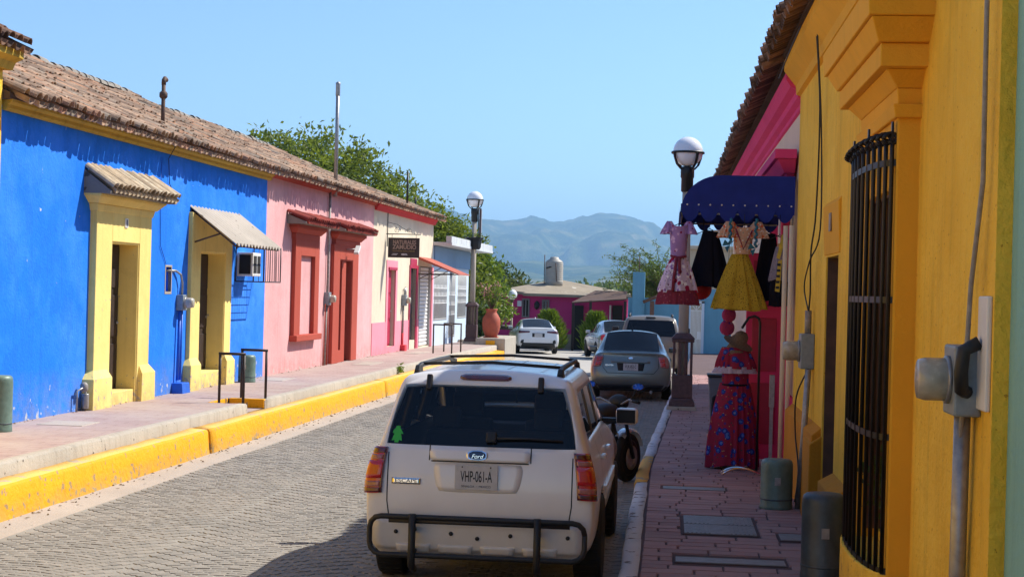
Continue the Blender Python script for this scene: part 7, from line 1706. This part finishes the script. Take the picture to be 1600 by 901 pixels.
def win(x0, x1, y0, y1, nm='window', pane='pane', fm='paleblock'):
    a, b_ = on_y(x0, y0, HYf), on_y(x1, y1, HYf); m_ = MB(); t = .07
    for (u0, u1, v0, v1) in ((a.x, b_.x, a.z - t, a.z), (a.x, b_.x, b_.z, b_.z + t), (a.x, a.x + t, b_.z + t, a.z - t), (b_.x - t, b_.x, b_.z + t, a.z - t), ((a.x + b_.x) / 2 - .03, (a.x + b_.x) / 2 + .03, b_.z + t, a.z - t)): m_.box(u0, u1, HYf - .06, HYf + .02, v0, v1)
    w = m_.build(nm, fm, h); m_ = MB(); m_.box(a.x + t, b_.x - t, HYf - .015, HYf - .008, b_.z + t, a.z - t); m_.build('pane', pane, w)
M['dullframe'] = plain('dull_grey_frame', (.16, .14, .14, 1), .7); win(816, 827, 466, 496, fm='dullframe'); win(847, 858, 468, 486, fm='dullframe')
a = on_y(839, 477, HYf); q = MB(); q.lathe([(.03, -.2), (.12, -.1), (.13, .1), (.03, .22)], (a.x, HYf - .1, a.z), 8); q.build('wall_lantern', 'black_iron', h)
a = on_y(812, 474, HYf); q = MB(); q.box(a.x - .1, a.x + .1, HYf - .15, HYf, a.z - .13, a.z + .13); q.build('wall_box', 'paleblock', h)
# brick base and porch
mb = MB(); mb.box(FX(880), FX(900), HYf - .12, HYf, gy, on_y(890, 522, HYf).z); mb.build('stone_base', 'concrete_r', h)
PY = 74.0; pr_ = thing('timber_porch', 'rusty lean-to porch roof on dark posts beside the magenta house', 'porch', (on_y(930, 500, PY).x, PY, gy))
za, zb2 = on_y(895, 474, PY).z, on_y(930, 464, PY).z; xa, xb = on_y(893, 470, PY).x, on_y(978, 470, PY).x
mb = MB(); mb.add([(xa, PY, za), (xb, PY, zb2 - .1), (xb, PY + 2, zb2 + .25), (xa + 1.0, PY + 2, zb2 + .25), (xa, PY, za + .06), (xb, PY, zb2 - .04), (xb, PY + 2, zb2 + .31), (xa + 1.0, PY + 2, zb2 + .31)], [(0, 3, 2, 1), (4, 5, 6, 7), (0, 1, 5, 4), (1, 2, 6, 5), (2, 3, 7, 6), (3, 0, 4, 7)]); mb.build('lean_to_roof', 'rust_iron', pr_)
for xx in (895, 922, 976): q = MB(); X = on_y(xx, 500, PY).x; q.box(X - .06, X + .06, PY + .05, PY + .17, gy - .05, za - .005 if xx == 895 else zb2 - .16); q.build('post', 'dark_iron', pr_)
X0, X1 = on_y(897, 480, PY + 1.9).x, on_y(912, 480, PY + 1.9).x; q = MB(); q.box(X0, X1, PY + 1.85, PY + 1.93, gy, za - .1); q.build('door', 'dark_in', pr_)
X0, X1 = on_y(957, 480, PY + 1.9).x, on_y(973, 480, PY + 1.9).x; q = MB(); q.box(X0, X1, PY + 1.85, PY + 1.93, gy, za - .05); q.build('door', 'dark_in', pr_)
X0 = on_y(955, 480, PY + 1.85).x; q = MB(); q.box(X0 - .08, X0, PY + 1.8, PY + 1.93, gy, za - .05); q.build('door_frame', 'paleblock', pr_)
q = MB(); a0_, b0_ = on_y(780, 508, 72), on_y(800, 512, 70.5); q.tube([(a0_.x - 3, 72, a0_.z), (b0_.x, 70.8, b0_.z)], .12, 6); q.build('barrier_beam', 'dark_iron', None, base=(a0_.x, 72, gy), label='dark barrier beam beside the small globe lamp', cat='barrier')
# roof water tank
tb = on_y(865, 440, 79.5); tr_ = (on_y(880, 420, 79.5).x - on_y(852, 420, 79.5).x) / 2; tx = on_y(866, 420, 79.5).x; th_ = on_y(866, 411, 79.5).z - tb.z
tk = thing('water_tank', 'pale ribbed water tank on the mossy roof', 'water tank', (tx, 79.5, tb.z))
M['tankm'] = plain('dull_tank_plastic', (.36, .33, .28, 1), .6, 0, .1, 3)
q = MB(); H_ = th_; prof = [(tr_ * .98, -.25)]
for i in range(9): z = H_ * i / 9; prof += [(tr_, z), (tr_, z + H_ * .08), (tr_ * .975, z + H_ * .09)]
prof += [(tr_, H_), (tr_ * .9, H_ + .1), (tr_ * .5, H_ + .22), (tr_ * .45, H_ + .3), (.001, H_ + .32)]; q.lathe(prof, (tx, 79.5, tb.z), 28); q.build('tank_body', 'tankm', tk)
q = MB(); q.tube([(tx - tr_ * 1.05, 79.3, tb.z - .1), (tx - tr_ * 1.05, 79.3, tb.z + H_ + .4)], .025, 6); q.tube([(tx + .1, 79.5 - tr_ - .03, tb.z + H_), (tx + .18, 79.5 - tr_ - .03, tb.z)], .02, 6); q.build('pipe', 'rust_iron', tk)
q = MB(); q.tube([(tx + tr_ * 1.01 * math.sin(R(a)), 79.5 - tr_ * 1.01 * math.cos(R(a)), tb.z + H_ * (.70 + .0022 * (a + 60))) for a in range(-60, -4, 8)], [.01, .035, .05, .03, .045, .03, .012], 6); q.build('logo_swoosh', 'ink', tk)

# ================================================================== vegetation
def tree(name, label, base, H, crown, leafm, nleaf, ls, seed, group=None, trunk_r=.18, limbs=9, lw=.45, clump=.55, cat='tree'):
    """crown: list of ellipsoids (dx,dy,z,rx,ry,rz); leaves gather in clumps at twig ends"""
    r_ = random.Random(seed); base = Vector(base); root = thing(name, label, cat, tuple(base), group=group); tk_ = MB()
    top = base + Vector((r_.uniform(-.3, .3), r_.uniform(-.3, .3), H * .55)); tk_.tube([base - Vector((0, 0, .2)), base.lerp(top, .5) + Vector((r_.uniform(-.1, .1), 0, 0)), top], [trunk_r, trunk_r * .75, trunk_r * .5], 9)
    cl = []; wts = [c[3] * c[4] * c[5] for c in crown]; tot = sum(wts)
    for c, w in zip(crown, wts):
        for _ in range(max(3, int(nleaf / 34 * w / tot))):
            while True:
                v = Vector((r_.uniform(-1, 1), r_.uniform(-1, 1), r_.uniform(-1, 1)))
                if .18 < v.length < 1: break
            if v.length < .55 and r_.random() < .6: v = v.normalized() * r_.uniform(.6, 1)
            cl.append((base + Vector((c[0] + v.x * c[3], c[1] + v.y * c[4], c[2] + v.z * c[5])), Vector((c[0], c[1], c[2])) + base))
    for i in range(limbs):
        p, cc = cl[r_.randrange(len(cl))]; st0 = base.lerp(top, r_.uniform(.55, 1)); mid = st0.lerp(p, .5) + Vector((0, 0, .15 * (p - st0).length)); tk_.tube([st0, mid, p], [trunk_r * .4, trunk_r * .25, trunk_r * .08], 6)
    tk_.build('trunk', 'bark', root); lf = MB()
    for p, cc in cl:
        out = (p - cc).normalized(); k = clump * r_.uniform(.6, 1.25)
        for _ in range(34):
            q = p + Vector((r_.gauss(0, k * .5), r_.gauss(0, k * .5), r_.gauss(0, k * .38))); d = out * .5 + Vector((r_.gauss(0, .8), r_.gauss(0, .8), r_.gauss(.1, .7)))
            leaf_quad(lf, q, d, ls * r_.uniform(.5, 1.5), ls * lw * r_.uniform(.7, 1.3), r_)
    me = lf.build('crown', leafm, root, fixn=False); return root
GT = 'broad trees behind the left house row'
# tall trees behind the left row: crowns placed from the photograph, trunks in the yards behind
def crown_at(x, y, Y): p = on_y(x, y, Y); return p
for i, (pts, Y, lb) in enumerate((([(440, 232, 2.0), (490, 235, 2.1), (395, 250, 1.5)], 62, 'broad green tree rising behind the salmon house roof'), ([(560, 266, 1.9), (598, 290, 1.7), (520, 262, 1.8)], 64, 'broad green tree rising behind the cream house roof'), ([(640, 332, 1.7), (615, 318, 1.5), (662, 346, 1.3)], 66, 'broad green tree behind the cream house gable end'), ([(702, 360, 1.4), (676, 355, 1.2), (715, 375, 1.1)], 68, 'broad green tree above the pale blue flat roof'))):
    P0 = [crown_at(x, y, Y) for x, y, _ in pts]; bx = sum(p.x for p in P0) / len(P0); base = (bx, Y, -.4); cr = [(p.x - bx, random.Random(i).uniform(-.6, .6), p.z - r * .45 + .4, r * 1.05, r, r * .85) for p, (_, _, r) in zip(P0, pts)]
    lowz = min(p.z for p in P0); cr.append((0, 0, lowz - 2.2, 2.4, 2, 1.8))
    tree('broad_tree', lb, base, lowz - 1, cr, 'leaf_a', 11000, .22, 60 + i, GT, .25)
# greenery between the pale blue house and the magenta house
for i, (x, y, Y, r, m_, lb) in enumerate(((752, 425, 70, 1.05, 'leaf_c', 'yellow green leafy tree behind the clay pot'), (775, 450, 82, 1.6, 'leaf_b', 'dark green tree left of the mossy roof'), (742, 490, 66, .8, 'leaf_b', 'dark low tree in shade behind the street lamp'), (1035, 470, 82, 1.9, 'leaf_b', 'dark green tree behind the blue pillar'))):
    p = on_y(x, y, Y); tree('garden_tree', lb, (p.x, Y, -.5), p.z, [(0, 0, p.z + .2, r, r * .9, r * .9), (.4, .2, p.z - .9, r * .9, r * .8, r * .8)], m_, 3600, .24, 90 + i, None, .14, clump=.4)
# feathery tree at right with long drooping sprays
p = on_y(1030, 440, 78); ft = thing('feathery_tree', 'feathery light green tree with long arching sprays above blue wall', 'tree', (p.x + .5, 78, -.5)); r_ = random.Random(77); tk_ = MB(); lf = MB(); b0 = Vector((p.x + .5, 78, -.5)); t0_ = Vector((p.x + .2, 78, 2.3))
tk_.tube([b0, t0_], [.16, .1], 8)
for i in range(95):
    a = r_.uniform(0, 6.28); rise = r_.uniform(.2, 1.5); L_ = r_.uniform(1.5, 3.6); pr = t0_ + Vector((r_.uniform(-.3, .3), r_.uniform(-.3, .3), r_.uniform(-.4, .6))); pts = [pr]; d = Vector((math.cos(a), math.sin(a) * .6, rise)).normalized()
    for k in range(7): pr = pr + d * L_ / 7; d = (d + Vector((0, 0, -.11))).normalized(); pts.append(pr)
    tk_.tube(pts, .022, 4, r1=.006)
    for k in range(1, 8):
        for _ in range(14):
            q = pts[k - 1].lerp(pts[k], r_.random()) + Vector((r_.gauss(0, .05), r_.gauss(0, .05), r_.gauss(0, .05))); leaf_quad(lf, q, Vector((r_.gauss(0, 1), r_.gauss(0, 1), r_.gauss(-.2, .5))), r_.uniform(.12, .24), .05, r_)
tk_.build('trunk', 'bark', ft); lf.build('crown', 'leaf_d', ft, fixn=False)
# cone shrubs in front of the magenta house
for i, (x, yb, yt, Y, r, lb) in enumerate(((858, 552, 490, 73.0, .58, 'bright green cypress shrub leaning behind the white sedan'), (932, 552, 493, 70.5, .5, 'bright green bushy shrub beside the porch posts'))):
    p = on_y(x, yt, Y); z0_ = road_z(Y); Hs = p.z - z0_; sh = thing('garden_shrub', lb, 'shrub', (p.x, Y, z0_)); r_ = random.Random(130 + i); lf = MB(); q = MB(); q.tube([(p.x, Y, z0_ - .1), (p.x, Y, z0_ + Hs * .7)], .06, 6, r1=.02); q.build('stem', 'bark', sh)
    for k in range(5200):
        t = r_.random() ** .8; a = r_.uniform(0, 6.28); rr = r * (math.sin(math.pi * min(1, (1 - t) * .62 + .06)) ** .8) * (1 + .22 * math.sin(3 * a + i * 2 + 4 * t) + .1 * math.sin(9 * a + 11 * t)) * r_.uniform(.55, 1.12) * (.8 + .3 * math.sin(17 * a + 23 * t)); lf_p = Vector((p.x + rr * math.cos(a), Y + rr * math.sin(a), z0_ + Hs * t * .97)); leaf_quad(lf, lf_p, Vector((math.cos(a) * .6, math.sin(a) * .6, r_.uniform(.4, 1.6))), r_.uniform(.1, .42), .05, r_)
    lf.build('foliage', 'leaf_c', sh, fixn=False)
# small weed in the kerb
wd = thing('kerb_weed', 'small green weed growing in the concrete kerb joint', 'weed', (1.8, on_L(625, 585, 1.8)[0], .34), 'L'); lf = MB(); r_ = random.Random(4); s0_ = on_L(625, 585, 1.8)[0]
for i in range(90): leaf_quad(lf, Vector((1.8 + r_.gauss(0, .04), s0_ + r_.gauss(0, .09), .36 + abs(r_.gauss(0, .08)))), Vector((r_.gauss(0, 1), r_.gauss(0, 1), abs(r_.gauss(.5, .5)))), .07, .04, r_)
lf.build('foliage', 'leaf_c', wd, fixn=False)
# distant wood along the valley floor
wood = MB(); r_ = random.Random(200)
for i in range(420):
    Y = r_.uniform(110, 420); X = r_.uniform(-.42, .30) * Y; s = r_.uniform(2.0, 4.2) * (1 + (Y - 110) / 500); c = Vector((X, Y, s * .35 - .6))
    for k in range(46):
        v = Vector((r_.gauss(0, 1), r_.gauss(0, 1), r_.gauss(0, 1))).normalized() * r_.uniform(.6, 1); leaf_quad(wood, c + Vector((v.x * s * .55, v.y * s * .55, v.z * s * .5)), Vector((v.x, v.y, v.z + .4)), s * .26, s * .16, r_)
wood.build('distant_wood', 'leaf_b', kind='stuff', fixn=False)
# dry leaves and grit gathered in the gutter and along the wall foot
lit = MB(); r_ = random.Random(321)
for i in range(420):
    s = r_.uniform(-6, 30); t = 2.04 + abs(r_.gauss(0, .10)); p = LW(t, s, .008)
    leaf_quad(lit, p, Vector((r_.gauss(0, 1), r_.gauss(0, 1), .05)), r_.uniform(.015, .06), r_.uniform(.012, .03), r_)
for i in range(160):
    s = r_.uniform(-2, 30); p = LW(.03 + abs(r_.gauss(0, .06)), s, SW + .006); leaf_quad(lit, p, Vector((r_.gauss(0, 1), r_.gauss(0, 1), .05)), r_.uniform(.015, .05), r_.uniform(.012, .03), r_)
M['dryleaf'] = pieces('dry_leaf', [(0, (.10, .06, .03, 1)), (.5, (.22, .14, .06, 1)), (1, (.35, .28, .18, 1))])
lit.build('gutter_litter', 'dryleaf', kind='stuff', fixn=False)
# look-alikes carry their group
GROUPS = {'utility_pedestal': 'utility pedestals along the house fronts', 'electric_meter': 'electricity meters on the house fronts', 'handrail': 'handrails at the kerb steps', 'cover_plate': 'cover plates in the pavements', 'street_lamp': 'globe street lamps', 'service_wire': 'service wires on the ochre wall', 'wall_cable': 'cables on the blue wall', 'conduit_block': 'painted blocks below the meters', 'roof_pipe': 'pipes on the cream house roof', 'garden_tree': 'trees around the magenta house', 'garden_shrub': 'shrubs before the magenta house', 'round_bag': 'round bags hanging at the shop'}
for n_ in ('white_suv', 'grey_sedan', 'white_sedan', 'silver_compact', 'tan_suv'): GROUPS[n_] = 'cars parked along the street'
for n_ in ('lavender_dress', 'black_dress', 'gold_dress', 'grey_outfit', 'dark_garment'): GROUPS[n_] = 'garments hanging under the awning'
for o in scene.objects:
    k = o.name.split('.')[0]
    if o.parent is None and 'category' in o and k in GROUPS: o['group'] = GROUPS[k]
